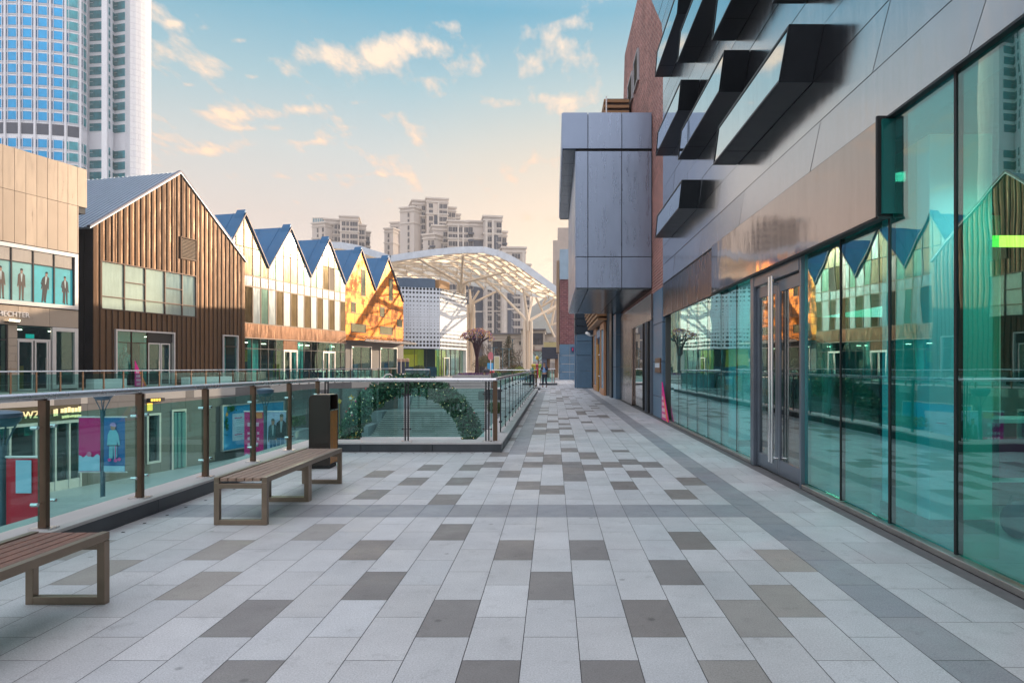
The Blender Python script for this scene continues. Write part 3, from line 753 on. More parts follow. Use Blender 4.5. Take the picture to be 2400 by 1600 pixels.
timber_bay(40.6, 43.3, 3.72)
mb = MB(); mb.fbox(FS, 37.2, 40.6, .0, .08, 3.1, 3.55); mb.build('sign_panel', M('faded shop sign', (.12, .22, .36), .5), shop)
mb = MB()
for i in range(5):
    a = 37.5 + i * .6
    for k in range(3): mb.fbox(FS, a, a + .38, .081, .085, 3.17 + k * .11, 3.21 + k * .11)
    mb.fbox(FS, a + .16, a + .22, .081, .086, 3.15, 3.5)
mb.build('sign_lettering', M('sign white', (.5, .55, .62), .5), shop)
mb = MB(); mb.fbox(FS, 39.4, 40.5, .0, .10, .02, 2.75); mb.build('door', M('amber door', (.50, .24, .03), .35), shop)
mb = MB(); mb.fbox(FS, 37.3, 39.3, .0, .05, .02, 3.05); mb.build('glass_pane', mirror_metal('grey shop glass', (.22, .25, .32), .08, .1, .9), shop)
mb = MB()
for z in (.9, 2.1): mb.fbox(FS, 37.3, 39.3, .05, .07, z, z + .05)
mb.build('transom', G['white'], shop)
mb = MB()
for i in range(8):
    mb.fbox(FS, 34, 43.6, .0 + .0 * i, .45 + .05 * i, 3.78 + i * .2, 3.88 + i * .2)
mb.build('louvre', M('timber louvre', (.34, .18, .085), .5), shop)
t = thing('security_camera', 'white wall mounted security camera beside the timber louvres', 'camera', (2.6, 43.6, 3.3))
mb = MB(); mb.tube([(2.6, 43.7, 3.42), (2.3, 43.7, 3.42), (2.2, 43.7, 3.5)], .03, 8); mb.build('bracket', G['white'], t)
mb = MB(); mb.tube([(2.24, 43.3, 3.5), (2.14, 43.9, 3.6)], .1, 10); mb.build('housing', G['white'], t, smooth=True)
pier = thing('tiled_pier', 'square pier of blue grey tiles with a dark slatted head near the timber shopfront', 'pier', (2, 46, 0))
FP = Fr2((1.57, 45.7), (2.6, 45.7)); FP2 = Fr(1.57, 0, 0, side=-1)
mb = MB(); tiled(mb, FP, 0, 1.0, .0, [0, 1.15, 2.2, 3.15, 3.64], .012, 2.0); mb.fbox(FP, -.1, 0, -1.9, -.9, 0, 3.6); mb.build('shaft', BLUET, pier, bevel=.01)
mb = MB()
for i in range(5): mb.box(1.45, 2.95, 45.6, 48, 3.68 + i * .5, 4.12 + i * .5)
mb.box(1.55, 2.9, 45.7, 47.9, 3.64, 6.2); mb.build('head', M('dark slatted head', (.02, .035, .055), .4, .3), pier)
# ---- brick and tile building further on
far = thing('brick_building', 'distant brick building with a blue tiled base and metal top where the walkway narrows', 'building', (3, 73, 0))
FFar = Fr2((.68, 72.7), (6.0, 72.7)); FF2 = Fr(.68, 0, 0, side=-1)
mb = MB(); mb.box(.7, 6, 72.75, 86, 3.8, 10.7); mb.build('wall', brickmat('dark red brick', (.12, .035, .045), (.20, .075, .075), (.45, .36, .36), .5, .2, 'xy+'), far)
mb = MB(); tiled(mb, FFar, 0, 1.05, .03, [0, .85, 1.7, 2.6, 3.8], .02); tiled(mb, FFar, 1.07, 2.1, .03, [0, .85, 1.7, 2.6, 3.8], .02); tiled(mb, FFar, 2.12, 5, .03, [0, .85, 1.7, 2.6, 3.8], .02); tiled(mb, FF2, 72.8, 86, .02, [0, .85, 1.7, 2.6, 3.8], .02); mb.build('tile_base', BLUET, far)
mb = MB()
for x in range(5): mb.fbox(FFar, .0 + x * 1.06, 1.04 + x * 1.06, -13, .05, 10.7, 13.9)
mb.build('metal_top', M('pale blue metal', (.28, .38, .48), .4, .3), far)
mb = MB(); mb.box(.36, .66, 76, 85, 3, 13.2); mb.build('side_pilaster', M('tan pilaster', (.42, .28, .18), .6), far)
mb = MB(); mb.box(1.9, 2.3, 72.3, 72.6, 3.0, 3.5); mb.build('sign_box', M('navy sign', (.02, .02, .12), .4), far)
mb = MB(); mb.box(1.98, 2.1, 72.28, 72.3, 3.1, 3.4); mb.build('sign_mark', M('red mark', (.5, .02, .05), .4), far)
t = thing('rooftop_tower', 'pale stepped rooftop block peeping above the distant brick building', 'building', (2, 140, 0))
mb = MB(); mb.box(-.1, 6, 140, 150, 0, 27.2); mb.box(.9, 6, 141, 149, 27.2, 30); mb.build('wall', M('pale rooftop', (.42, .36, .33), .7), t)
t = thing('entrance_portal', 'dark lintel portal with a tiled leg and timber lining at the end of the walkway', 'portal', (-.8, 88, 0))
mb = MB(); mb.box(-1.5, .6, 88, 91, 2.4, 3.9); mb.build('lintel', M('charcoal panel', (.05, .06, .09), .5), t)
mb = MB(); mb.box(-1.5, -.85, 88.1, 90.8, 0, 2.4); mb.build('leg', M('blue slate', (.10, .13, .21), .5), t)
mb = MB(); mb.box(-.84, -.45, 88.6, 90.8, 0, 2.4); mb.box(.2, .6, 88.6, 90.8, 0, 2.4); mb.build('timber_lining', M('brown lining', (.28, .16, .09), .6), t)
# ================================================================== LEFT SIDE
def lettering(o, mw):
    """turn a text curve into a mesh part at the given place under its thing"""
    par = o.parent; o.parent = None; bpy.context.view_layer.update()
    me = bpy.data.meshes.new_from_object(o.evaluated_get(bpy.context.evaluated_depsgraph_get()))
    n = bpy.data.objects.new('sign_lettering', me); COL.objects.link(n); n.parent = par; n.matrix_local = mw
    cu = o.data; bpy.data.objects.remove(o); bpy.data.curves.remove(cu); return n
TEALG = glass('far shop glass', (.40, .68, .66), .06, rtint=(.75, 1, 1))
FRM = M('pale aluminium frame', (.60, .58, .58), .35, .5, .05, 2)
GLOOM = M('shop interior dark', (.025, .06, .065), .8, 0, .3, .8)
TEALP = M('teal painted column', (.10, .62, .62), .5, 0, .06, .5)
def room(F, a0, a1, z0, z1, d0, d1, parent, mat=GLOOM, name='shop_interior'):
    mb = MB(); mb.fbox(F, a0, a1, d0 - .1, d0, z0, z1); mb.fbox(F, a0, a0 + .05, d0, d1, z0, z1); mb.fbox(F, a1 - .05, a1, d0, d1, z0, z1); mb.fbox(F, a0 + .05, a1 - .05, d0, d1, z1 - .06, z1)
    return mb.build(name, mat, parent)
def frame(mb, F, a0, a1, z0, z1, w, d0, d1, mi=0):
    mb.fbox(F, a0, a0 + w, d0, d1, z0, z1, mi); mb.fbox(F, a1 - w, a1, d0, d1, z0, z1, mi); mb.fbox(F, a0 + w, a1 - w, d0, d1, z1 - w, z1, mi); mb.fbox(F, a0 + w, a1 - w, d0, d1, z0, z0 + w, mi)
def fdoor(F, a0, a1, z1, d, parent, g=None, fm=None, z0=.04):
    """a glazed leaf: frame, pane, bar handle"""
    mb = MB(); frame(mb, F, a0, a1, z0, z1, .09, d - .05, d + .02); o = mb.build('door', fm or FRM, parent)
    mb = MB(); mb.fbox(F, a0 + .09, a1 - .09, d - .03, d - .01, z0 + .09, z1 - .09); mb.build('pane', g or TEALG, o)
    mb = MB(); mb.fbox(F, a1 - .2, a1 - .16, d + .03, d + .08, .8, 2.0); mb.build('handle', G['chrome'], o)
    return o

# ---------------------------------------------------------------- beige panelled building
beige = thing('panelled_building', 'beige metal panelled building at the left edge with menswear posters in its window band', 'building', FB.p(FB.a(60), 0, 0))
aR, aU, aL = FB.a(183), FB.a(203), FB.a(-420)
BEI = [mirror_metal('beige panel a', (.385, .31, .25), .36, .05, .35, .05), mirror_metal('beige panel b', (.355, .285, .23), .4, .05, .35, .05), mirror_metal('beige panel c', (.41, .33, .265), .34, .05, .35, .05)]
mb = MB(); st = .66; a = aU
while a > aL:
    b = max(aL, a - st)
    top = 14.2
    for z0, z1 in ((8.66, 11.7), (11.7, top)):
        if a > aR + .02 and z0 < 11: continue
        mb.fbox(FB, b + .012, a - .012, -.06, .04 + rnd.uniform(-.004, .004), z0 + .012, z1 - .012, rnd.randrange(3))
    if a > aR + .02 and b < aR: mb.fbox(FB, b + .012, aR, -.06, .04, 8.67, 11.69, 0)
    a = b
mb.build('facade_panel', BEI, beige)
mb = MB(); mb.fbox(FB, aL, aR - .02, -12, -3.2, 0, 8.6); mb.fbox(FB, aL, aR - .02, -12, -.07, 8.6, 14.1); mb.fbox(FB, aL, aR, -3.2, -.25, 4.9, 5.05); mb.fbox(FB, aR - .06, aR - .0, -12, -.05, 0, 14.1); mb.fbox(FB, aR + .001, aU - .03, -6, -.07, 11.3, 14.1)
mb.build('core_wall', M('dark cladding', (.05, .055, .065), .6), beige)
# window band with posters
zb, zt, zm = 5.06, 8.61, 7.59
w1 = FB.a(180); w0 = aL + 1
mb = MB(); frame(mb, FB, w0, w1, zb, zt, .24, -.08, .14); band = mb.build('window_band', FRM, beige, bevel=.01)
cols = [FB.a(p) for p in (-330, -250, -170, -95, -32, 25.5, 77, 126, 171)]
cols[0] = w0 + .24
CY1, CY2, SUIT, SKIN, SHIRT = M('poster cyan', (.06, .55, .60), .45, 0, .25, .6), M('poster pale teal', (.26, .55, .52), .45, 0, .25, .6), M('poster charcoal suit', (.02, .022, .03), .5), M('poster skin', (.38, .22, .16), .5), M('poster shirt', (.5, .62, .6), .5)
BROWNS = M('poster brown suit', (.10, .065, .05), .5)
UPG = mirror_metal('upper reflective pane', (.55, .52, .48), .06, .08, .9, .05)
def man(mb, F, ac, z0, h, d, lean=0.0, suit=0, legs=None, pose=0):
    """a printed standing figure on a poster: suit 0, hair 1, skin 2, shirt 3, trousers"""
    L_ = suit if legs is None else legs
    q = lambda pts, mi, dd: mb.fpoly(F, [(ac + x * .8 * h + lean * y * h * .12, z0 + y * h) for x, y in pts], d, d + dd, mi)
    q([(-.085, .03), (-.03, .03), (-.005, .46), (.0, .5), (-.105, .5)], L_, .004); q([(.03, .03), (.09, .03), (.105, .5), (.0, .5), (.005, .46)], L_, .0044)
    if pose == 2: q([(-.01, .04), (.05, .03), (.09, .48), (-.02, .5)], L_, .0052)
    if pose == 1: q([(-.15, .03), (-.08, .03), (-.02, .44), (-.11, .48)], L_, .0052)
    if pose: q([(-.2, .60), (-.11, .52), (-.10, .56), (-.17, .63), (-.11, .78), (-.15, .78)], suit, .0062)
    q([(-.1, .0), (-.03, .0), (-.03, .035), (-.085, .035)], 1, .005); q([(.03, .0), (.11, .0), (.09, .035), (.03, .035)], 1, .005)
    q([(-.11, .46), (.11, .46), (.125, .80), (.06, .85), (-.06, .85), (-.125, .80)], suit, .006)
    q([(-.16, .44), (-.12, .44), (-.10, .8), (-.135, .79)], suit, .005); q([(.12, .44), (.16, .44), (.135, .79), (.10, .8)], suit, .005)
    q([(-.012, .58), (.012, .58), (.04, .84), (-.04, .84)], 3, .008)
    q([(-.025, .83), (.025, .83), (.048, .90), (.048, .95), (-.048, .95), (-.048, .90)], 2, .0085)
    q([(-.052, .935), (.052, .935), (.045, .985), (.0, 1.0), (-.045, .985)], 1, .0095)
    q([(-.16, .41), (-.12, .41), (-.12, .44), (-.16, .44)], 2, .006); q([(.12, .41), (.16, .41), (.16, .44), (.12, .44)], 2, .006)
for i, (a0, a1) in enumerate(zip(cols[:-1], cols[1:])):
    mb = MB(); mb.fbox(FB, a0 + .04, a1 - .04, -.03, .0, zb + .24, zm - .03); p = mb.build('poster', CY1 if i >= 6 else CY2, band)
    mb = MB(); mb.fbox(FB, a0 + .04, a1 - .04, -.03, .0, zm + .03, zt - .24); mb.build('upper_pane', UPG, band)
    mb = MB(); mb.fbox(FB, a1 - .04, a1 + .04, -.05, .05, zb + .24, zt - .24)
    mb.fbox(FB, a0 + .04, a1 - .04, -.05, .04, zm - .03, zm + .03); mb.build('mullion', G['dark_steel'], band)
    mb = MB(); man(mb, FB, (a0 + a1) / 2 + (.0, .15, -.05)[i % 3], zb + .30, 1.88 if i != 7 else 1.75, .001, lean=(.9, -.3, .1)[i % 3], suit=0, pose=(2, 1, 0)[i % 3])
    mb.build('poster_figure', [SUIT if i >= 6 else BROWNS, G['black'], SKIN, SHIRT], band)
# ground storey
mb = MB(); a = aR
while a > aL:
    b = max(aL, a - 1.9); mb.fbox(FB, b + .01, a - .01, -.1, .03, 3.9, 5.0, rnd.randrange(3)); a = b
mb.build('fascia_panel', BEI, beige)
txt = bpy.data.curves.new('sign_lettering', 'FONT'); txt.body = 'L HECHTER'; txt.size = .42; txt.extrude = .04; txt.align_x = 'RIGHT'
to = bpy.data.objects.new('sign_lettering', txt); COL.objects.link(to); to.parent = beige
p = FB.p(FB.a(67), .06, 4.36) - ORG[beige.name]; txt.materials.append(M('white sign letters', (.85, .78, .74), .4)); lettering(to, Matrix.Translation(p) @ Matrix(((FB.u.x, 0, FB.n.x, 0), (FB.u.y, 0, FB.n.y, 0), (0, 1, 0, 0), (0, 0, 0, 1))))
mb = MB(); mb.fbox(FB, FB.a(9), FB.a(39), .05, .3, 4.02, 4.06); mb.build('spotlight_rail', G['black'], beige)
for px in (17, 23, 28, 33, 38):
    mb = MB(); mb.tube([FB.p(FB.a(px), .2, 4.06), FB.p(FB.a(px), .24, 4.18)], .05, 8); mb.build('spotlight', M('lit lamp face', (1, .9, .8), .4, emit=(1, .85, .6), es=3), beige)
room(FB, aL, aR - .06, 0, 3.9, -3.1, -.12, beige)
mb = MB(); tiled(mb, FB, FB.a(18), FB.a(39), .05, [0, .42, .87, 1.32, 1.77, 2.22, 2.67, 3.12, 3.88], .008, .5); mb.build('tile_pier', BEI[2], beige)
mb = MB(); mb.fbox(FB, aL, FB.a(18) - .02, -.06, -.04, .05, 3.88); mb.build('glass_pane', TEALG, beige)
mb = MB(); mb.fbox(FB, aL, FB.a(18), -.08, -.02, 2.95, 3.05); mb.fbox(FB, FB.a(18) - .1, FB.a(18), -.08, 0, .05, 3.88); mb.build('shop_frame', G['dark_steel'], beige)
a0, a1 = FB.a(39), FB.a(118); am = (a0 + a1) / 2
mb = MB(); mb.fbox(FB, a0, a1, -.06, -.04, 3.1, 3.88); mb.build('transom_pane', TEALG, beige)
mb = MB(); mb.fbox(FB, a0, a1, -.1, .03, 3.0, 3.1); mb.fbox(FB, a1 - .12, a1, -.1, .03, .0, 3.0); mb.build('door_frame', FRM, beige)
mb = MB(); mb.fbox(FB, a0 + .75, a0 + 1.25, -.3, -.27, 3.15, 3.4); mb.build('exit_sign', M('lit green sign', (.0, .5, .45), .4, emit=(0, .6, .5), es=.5), beige)
fdoor(FB, a0 + .05, am - .05, 3.0, 0, beige); fdoor(FB, am + .05, a1 - .15, 3.0, 0, beige)
a0, a1 = FB.a(120.5), FB.a(181)
mb = MB(); frame(mb, FB, a0, a1, .08, 3.87, .24, -.1, .1); w = mb.build('window', FRM, beige, bevel=.01)
mb = MB(); mb.fbox(FB, a0 + .24, a1 - .24, -.05, -.03, .3, 3.63); mb.build('pane', TEALG, w)
for k, (px, m_) in enumerate(((46, 'ochre'), (58, 'rust'), (62, 'rust'), (85, 'rust'), (100, 'ochre'))):
    mb = MB(); mb.fbox(FB, FB.a(px), FB.a(px) + .3, -2.2, -1.9, .0 + .5 * (k % 2), 1.5); mb.build('display_stand', M(m_ + ' stock', {'ochre': (.5, .3, .05), 'rust': (.4, .12, .05)}[m_], .7), beige)

# ---------------------------------------------------------------- brown barn-shaped shop
barn = thing('barn_shop', 'brown ribbed metal shop shaped like a barn with a steep pitched grey roof', 'building', FL.p(FL.a(400), 0, 0))
gL, gR = FL.a(219), FL.a(574); gP, zP = FL.az(422, 407.6); zEL, zER = 10.9, 10.7
def barn_top(a): return zEL + (zP - zEL) * (a - gL) / (gP - gL) if a < gP else zER + (zP - zER) * (gR - a) / (gR - gP)
BRN = [mirror_metal('brown ribbed sheet a', (.135, .072, .036), .40, .10, .5, .1, 1.1), mirror_metal('brown ribbed sheet b', (.118, .063, .032), .44, .10, .5, .1, 1.3), mirror_metal('brown ribbed sheet c', (.152, .080, .039), .38, .10, .5, .1, .9)]
BSEAM = M('brown seam', (.07, .04, .025), .5, .5, .2, 2)
W = {}
def hole(px0, px1, y0, y1): a0, z1 = FL.az(px0, y0); return (a0, FL.a(px1), FL.z(px0, y1) if y1 else 0.0, z1)
H_WIN = hole(235.3, 459.8, 609.4, 724.1); H_VENT = hole(421, 460, 553.6, 606); H_SHOP = hole(268, 407, 771, None); H_SIDE = hole(520, 556, 784, None)
holes = [H_WIN, H_VENT, H_SHOP, H_SIDE]
def strips(a, b, zf, holes):
    """height intervals of a vertical strip that are not cut by an opening"""
    iv = [(0.0, zf)]
    for h0, h1, z0, z1 in holes:
        if b > h0 + .01 and a < h1 - .01:
            n_ = []
            for s, e in iv:
                if s < z0: n_.append((s, min(e, z0)))
                if e > z1: n_.append((max(s, z1), e))
            iv = n_
    return [(s, e) for s, e in iv if e - s > .05]
mb = MB(); n = 31; wst = (gR - gL) / n
br = sorted(set([gL + wst * i for i in range(n + 1)]))
for i in range(n):
    a0, a1 = gL + wst * i, gL + wst * (i + 1); mi = rnd.randrange(3)
    cuts = sorted({a0, a1} | {h for H in holes for h in H[:2] if a0 < h < a1} | ({gP} if a0 < gP < a1 else set()))
    for s, e in zip(cuts[:-1], cuts[1:]):
        for z0, z1 in strips(s, e, min(barn_top(s), barn_top(e)), holes):
            t0, t1 = (barn_top(s), barn_top(e)) if z1 > min(barn_top(s), barn_top(e)) - 1e-4 else (z1, z1)
            sub = [z0]
            while sub[-1] < min(t0, t1) - 1.4: sub.append(sub[-1] + 1.3 if rnd.random() < .7 else sub[-1] + .9)
            sub.append(None)
            for k in range(len(sub) - 1):
                za = sub[k]; zb0 = t0 if sub[k + 1] is None else sub[k + 1]; zb1 = t1 if sub[k + 1] is None else sub[k + 1]
                bul = [rnd.uniform(.010, .018) for _ in range(2)]; sm = (s + e) / 2; zbm = (zb0 + zb1) / 2
                P = FL.p                                         # each sheet is slightly pillowed
                vs = [P(s, -.06, za), P(e, -.06, za), P(e, -.06, zb1), P(s, -.06, zb0), P(s, 0, za), P(sm, bul[0], za), P(e, 0, za), P(e, 0, zb1), P(sm, bul[1], zbm), P(s, 0, zb0)]
                mb.add(vs, [(4, 5, 8, 9), (5, 6, 7, 8), (0, 1, 6, 5, 4), (3, 9, 8, 7, 2), (0, 4, 9, 3), (1, 2, 7, 6), (0, 3, 2, 1)], mi)
            if e == a1 and i < n - 1: mb.hexa([P(e - .028, -.05, z0), P(e + .028, -.05, z0), P(e + .028, .065, z0), P(e - .028, .065, z0), P(e - .028, -.05, t1 - .02), P(e + .028, -.05, t1 - .02), P(e + .028, .065, t1 - .02), P(e - .028, .065, t1 - .02)], 3)
mb.build('ribbed_cladding', BRN + [BSEAM], barn)
mb = MB(); mb.fpoly(FL, [(gL + .1, 0), (gR - .1, 0), (gR - .1, zER - .1), (gP, zP - .15), (gL + .1, zEL - .1)], -14, -3.4)
mb.fbox(FL, gL, gL + .1, -14, -.07, 0, zEL - .1); mb.fbox(FL, gR - .1, gR, -14, -.07, 0, zER - .1)
mb.build('core_wall', M('dark side cladding', (.035, .034, .038), .5, .3, .3, .8), barn)
mb = MB()
for i in range(14):
    mb.fbox(FL, gL - .05, gL, -13.8 + i, -13.75 + i, 0, zEL - .1)
mb.build('side_seam', G['dark_steel'], barn)
ROOF = mirror_metal('standing seam roof', (.30, .36, .43), .34, .06, .7, .04)
mb = MB(); ov = .35
for (a0, z0), (a1, z1), sgn in (((gL, zEL), (gP, zP), -1), ((gP, zP), (gR, zER), 1)):
    du = V((a1 - a0, z1 - z0)) if False else None
    sl = (z1 - z0) / (a1 - a0)
    if sgn < 0: a0, z0 = a0 - ov, z0 - ov * sl
    else: a1, z1 = a1 + ov * .3, z1 + ov * .3 * sl
    mb.prism([FL.p(a0, .12, z0 + .02), FL.p(a1, .12, z1 + .02), FL.p(a1, .12, z1 + .14), FL.p(a0, .12, z0 + .14)], FL.n * -14)
    for k in range(33):
        d = .1 - k * .43; mb.prism([FL.p(a0, d, z0 + .13), FL.p(a1, d, z1 + .13), FL.p(a1, d, z1 + .20), FL.p(a0, d, z0 + .20)], FL.n * -.05)
mb.build('roof', ROOF, barn)
mb = MB(); mb.prism([FL.p(gP, .14, zP + .13), FL.p(gR + .12, .14, zER + .02), FL.p(gR + .12, .14, zER + .14), FL.p(gP, .14, zP + .27)], FL.n * -.3); mb.prism([FL.p(gL - ov, .14, zEL - .13), FL.p(gP, .14, zP + .13), FL.p(gP, .14, zP + .27), FL.p(gL - ov, .14, zEL + .0)], FL.n * -.3); mb.build('verge_trim', M('verge', (.10, .10, .13), .4, .6), barn)
# windows, vent, shopfronts of the barn
MINT = mirror_metal('pale mint glazing', (.52, .66, .58), .10, .10, .5, .06)
a0, a1, z0, z1 = H_WIN
mb = MB(); frame(mb, FL, a0, a1, z0, z1, .07, -.1, .08)
cs = [a0 + (a1 - a0) * f for f in (.22, .425, .635, .83)]; zl = z0 + .27 * (z1 - z0); zu = z0 + .62 * (z1 - z0)
for c in cs: mb.fbox(FL, c - .035, c + .035, -.1, .05, z0 + .07, z1 - .07)
for s, e in zip([a0 + .07] + [c + .035 for c in cs], [c - .035 for c in cs] + [a1 - .07]): mb.fbox(FL, s, e, -.1, .045, zl - .03, zl + .03)
for s, e in ((cs[0], cs[1]), (cs[2], cs[3])): mb.fbox(FL, s + .035, e - .035, -.1, .045, zu - .03, zu + .03)
w = mb.build('window', M('bronze frame', (.10, .06, .045), .4, .4), barn)
mb = MB(); mb.fbox(FL, a0 + .07, a1 - .07, -.08, -.05, z0 + .07, z1 - .07); mb.build('pane', MINT, w)
a0, a1, z0, z1 = H_VENT
mb = MB(); frame(mb, FL, a0, a1, z0, z1, .09, -.1, .1); v = mb.build('vent', BSEAM, barn)
mb = MB()
for i in range(14):
    z = z0 + .1 + (z1 - z0 - .2) * i / 14; mb.fbox(FL, a0 + .09, a1 - .09, -.02, .06, z, z + .06)
mb.build('louvre', M('tan louvre', (.26, .16, .09), .5), v)
def shopfront(F, H, parent, cells, d=-.05):
    a0, a1, z0, z1 = H
    mb = MB(); frame(mb, F, a0, a1, .0, z1, .11, -.1, .16); fo = mb.build('shopfront', FRM, parent)
    return fo
fo = shopfront(FL, H_SHOP, barn, None); a0, a1, z0, z1 = H_SHOP; am = a0 + (a1 - a0) * .53; aq = a0 + (a1 - a0) * .27; zs = 3.15
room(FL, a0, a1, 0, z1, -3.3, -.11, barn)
mb = MB(); mb.fbox(FL, a0 + .11, am, -.04, -.02, .12, z1 - .11); mb.build('pane', TEALG, fo)
mb = MB(); mb.fbox(FL, aq - .03, aq + .03, -.06, .03, .12, z1 - .11); mb.fbox(FL, a0 + .11, am, -.06, .02, zs - .03, zs + .03); mb.fbox(FL, am, am + .06, -.06, .04, .12, z1 - .11); mb.build('mullion', BSEAM, fo)
mb = MB(); mb.fbox(FL, am + .06, a1 - .11, -.06, -.02, zs + .1, z1 - .11); mb.build('signboard', M('near black sign panel', (.015, .012, .012), .4), fo)
mb = MB(); mb.fbox(FL, a0 + .11, am, -.3, -.28, zs + .05, z1 - .15); mb.build('blind', M('sea green blind', (.06, .35, .27), .7), fo)
ad = (am + a1 - .05) / 2
fdoor(FL, am + .07, ad - .03, zs + .05, 0, barn); fdoor(FL, ad + .03, a1 - .35, zs + .05, 0, barn)
for aa, ww in ((a0 + 1.9, .55), (am - .5, .45), (a1 - 1.0, .4)):
    mb = MB(); mb.fbox(FL, aa, aa + ww, -2.2, -1.8, 0, 3.6); mb.build('interior_column', TEALP, barn)
a0, a1, z0, z1 = H_SIDE; fo = shopfront(FL, H_SIDE, barn, None)
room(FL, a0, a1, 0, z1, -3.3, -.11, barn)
mb = MB(); mb.fbox(FL, a0 + .11, a1 - .11, -.04, -.02, .12, z1 - .11); mb.build('pane', TEALG, fo)
mb = MB(); mb.fbox(FL, a0 + .11, a1 - .11, -.06, .02, zs - .03, zs + .03); mb.build('mullion', BSEAM, fo)
mb = MB(); mb.fbox(FL, a0 + .3, a1 - .35, -1.2, -.9, 0, z1 - .2); mb.build('interior_column', TEALP, barn)
# low white boxes seen through the rail, mannequin and pink sign in the barn shop
mb = MB(); mb.fbox(FL, FL.a(412), FL.a(518), .5, 1.2, -.02, .62)
tag(mb.build('planter_box', G['white'], bevel=.02), 'long low white planter box against the ribbed wall of the barn shop', 'planter')
mb = MB(); mb.fbox(FL, FL.a(184), FL.a(262), .6, 1.3, -.02, .62)
tag(mb.build('planter_box', G['white'], bevel=.02), 'shorter low white planter box at the dark left corner of the barn shop', 'planter')
t = thing('mannequin', 'pale mannequin in a patterned coat behind the barn shop window', 'mannequin', FL.p(FL.a(309), -.6, 0))
mb = MB(); c = FL.p(FL.a(309), -.6, 0)
mb.tube([c + V((0, 0, z)) for z in (.0, .5, .95)], [.09, .10, .14], 10); mb.tube([c + V((0, 0, z)) for z in (2.45, 2.6)], [.07, .06], 8); mb.sph(c + V((0, 0, 2.72)), .14, 10, 8, (.85, .95, 1.15)); mb.build('body', M('mannequin white', (.55, .75, .70), .4), t, smooth='all')
mb = MB(); mb.tube([c + V((0, 0, z)) for z in (.85, 1.2, 1.7, 2.2, 2.45)], [.42, .38, .32, .30, .12], 12)
for s in (-1, 1): mb.tube([c + FL.u * (.3 * s) + V((0, 0, 2.3)), c + FL.u * (.42 * s) + V((0, 0, 1.8)), c + FL.u * (.44 * s) + V((0, 0, 1.3))], [.11, .10, .08], 8)
mb.build('coat', M('patterned teal coat', (.06, .34, .30), .8, 0, .7, 9), t, smooth='all')
tri_board(FL, FL.a(309), FL.a(337), 1.9, .25, 'pink and orange triangular board standing in front of the barn shop window')

# ---------------------------------------------------------------- white gabled glass building and copper gabled building
class Off:
    def __init__(s, F, d): s.F, s.d, s.u, s.n, s.k = F, d, F.u, F.n, F.k
    def p(s, a, d, z): return s.F.p(a, d + s.d, z)
FZ = Off(FL, -.3)
prof = [(FL.a(527), 10.58), (FL.a(581), 14.95), (FL.a(635), 10.58), (FL.a(687), 14.95), (FL.a(734), 10.58), (FL.a(776), 14.95), (FL.a(815), 10.58), (FL.a(852), 14.95), (FL.a(885), 10.58), (FL.a(914), 14.95), (FL.a(950), 9.87)]
def ztop(a):
    for (x0, z0), (x1, z1) in zip(prof[:-1], prof[1:]):
        if x0 <= a <= x1 + 1e-6: return z0 + (z1 - z0) * (a - x0) / (x1 - x0)
    return 9.0
white = thing('gabled_glass_building', 'white and mint glass building with three sharp gables and blue roofs', 'building', FZ.p(prof[3][0], 0, 0))
copper = thing('gabled_copper_building', 'golden copper clad building with two sharp gables and blue roofs', 'building', FZ.p(prof[8][0], 0, 0))
BLUER = mirror_metal('deep blue roof', (.012, .11, .25), .45, .1, .2, .08)
def gable_roof(i0, parent):
    (a0, z0), (a1, z1), (a2, z2) = prof[i0:i0 + 3]
    mb = MB(); th = .14
    for (x0, y0), (x1, y1) in (((a0, z0), (a1, z1)), ((a1, z1), (a2, z2))):
        mb.prism([FZ.p(x0, .1, y0), FZ.p(x1, .1, y1), FZ.p(x1, .1, y1 + th), FZ.p(x0, .1, y0 + th)], FZ.n * -13)
    # raised gutter-like verge along the front of the ridge, and standing seams
    e = .12; mb.prism([FZ.p(a1 - (a1 - a0) * e, .06, z1 - (z1 - z0) * e + th), FZ.p(a1, .06, z1 + th), FZ.p(a1, .06, z1 + th + .3), FZ.p(a1 - (a1 - a0) * e * .6, .06, z1 - (z1 - z0) * e * .6 + th + .22)], FZ.n * -.9)
    for k in range(5):
        d = -1.2 - k * 2.2; mb.prism([FZ.p(a0, d, z0 + th), FZ.p(a1, d, z1 + th), FZ.p(a1, d, z1 + th + .04), FZ.p(a0, d, z0 + th + .04)], FZ.n * -.05)
    o = mb.build('roof', BLUER, parent)
    mb = MB()
    for (x0, y0), (x1, y1) in (((a0, z0), (a1, z1)), ((a1, z1), (a2, z2))):
        mb.prism([FZ.p(x0, .16, y0 - .02), FZ.p(x1, .16, y1 - .02), FZ.p(x1, .16, y1 + .16), FZ.p(x0, .16, y0 + .16)], FZ.n * -.055)
    mb.build('verge_trim', M('dark verge', (.06, .05, .06), .4, .5), o)
for i in (0, 2, 4): gable_roof(i, white)
for i in (6, 8): gable_roof(i, copper)
za, zb_, zc, zd, zf = 5.32, 8.63, 9.6, 12.06, 4.05
PCREAM = mirror_metal('cream glazing', (.52, .45, .33), .10, .05, .85, .04); PWHITE = mirror_metal('white glazing', (.60, .70, .74), .12, .04, .7, .03)
PMINT = mirror_metal('mint glazing', (.36, .60, .50), .10, .06, .8, .04); PBROWN = mirror_metal('smoky olive glazing', (.16, .125, .07), .10, .25, .8, .05); PBUFF = mirror_metal('buff glazing', (.62, .45, .29), .10, .05, .8, .04)
GM = [PCREAM, PWHITE, PMINT, PBROWN, PBUFF, M('louvred pane', (.26, .19, .13), .6)]
mx = [541, 559.5, 578.8, 598.9, 617.3, 635.5, 653.1, 670.6, 687.2, 703.1, 719.1, 734.4, 748.7, 762.4, 776.5, 789.5, 803.0, 815.0]
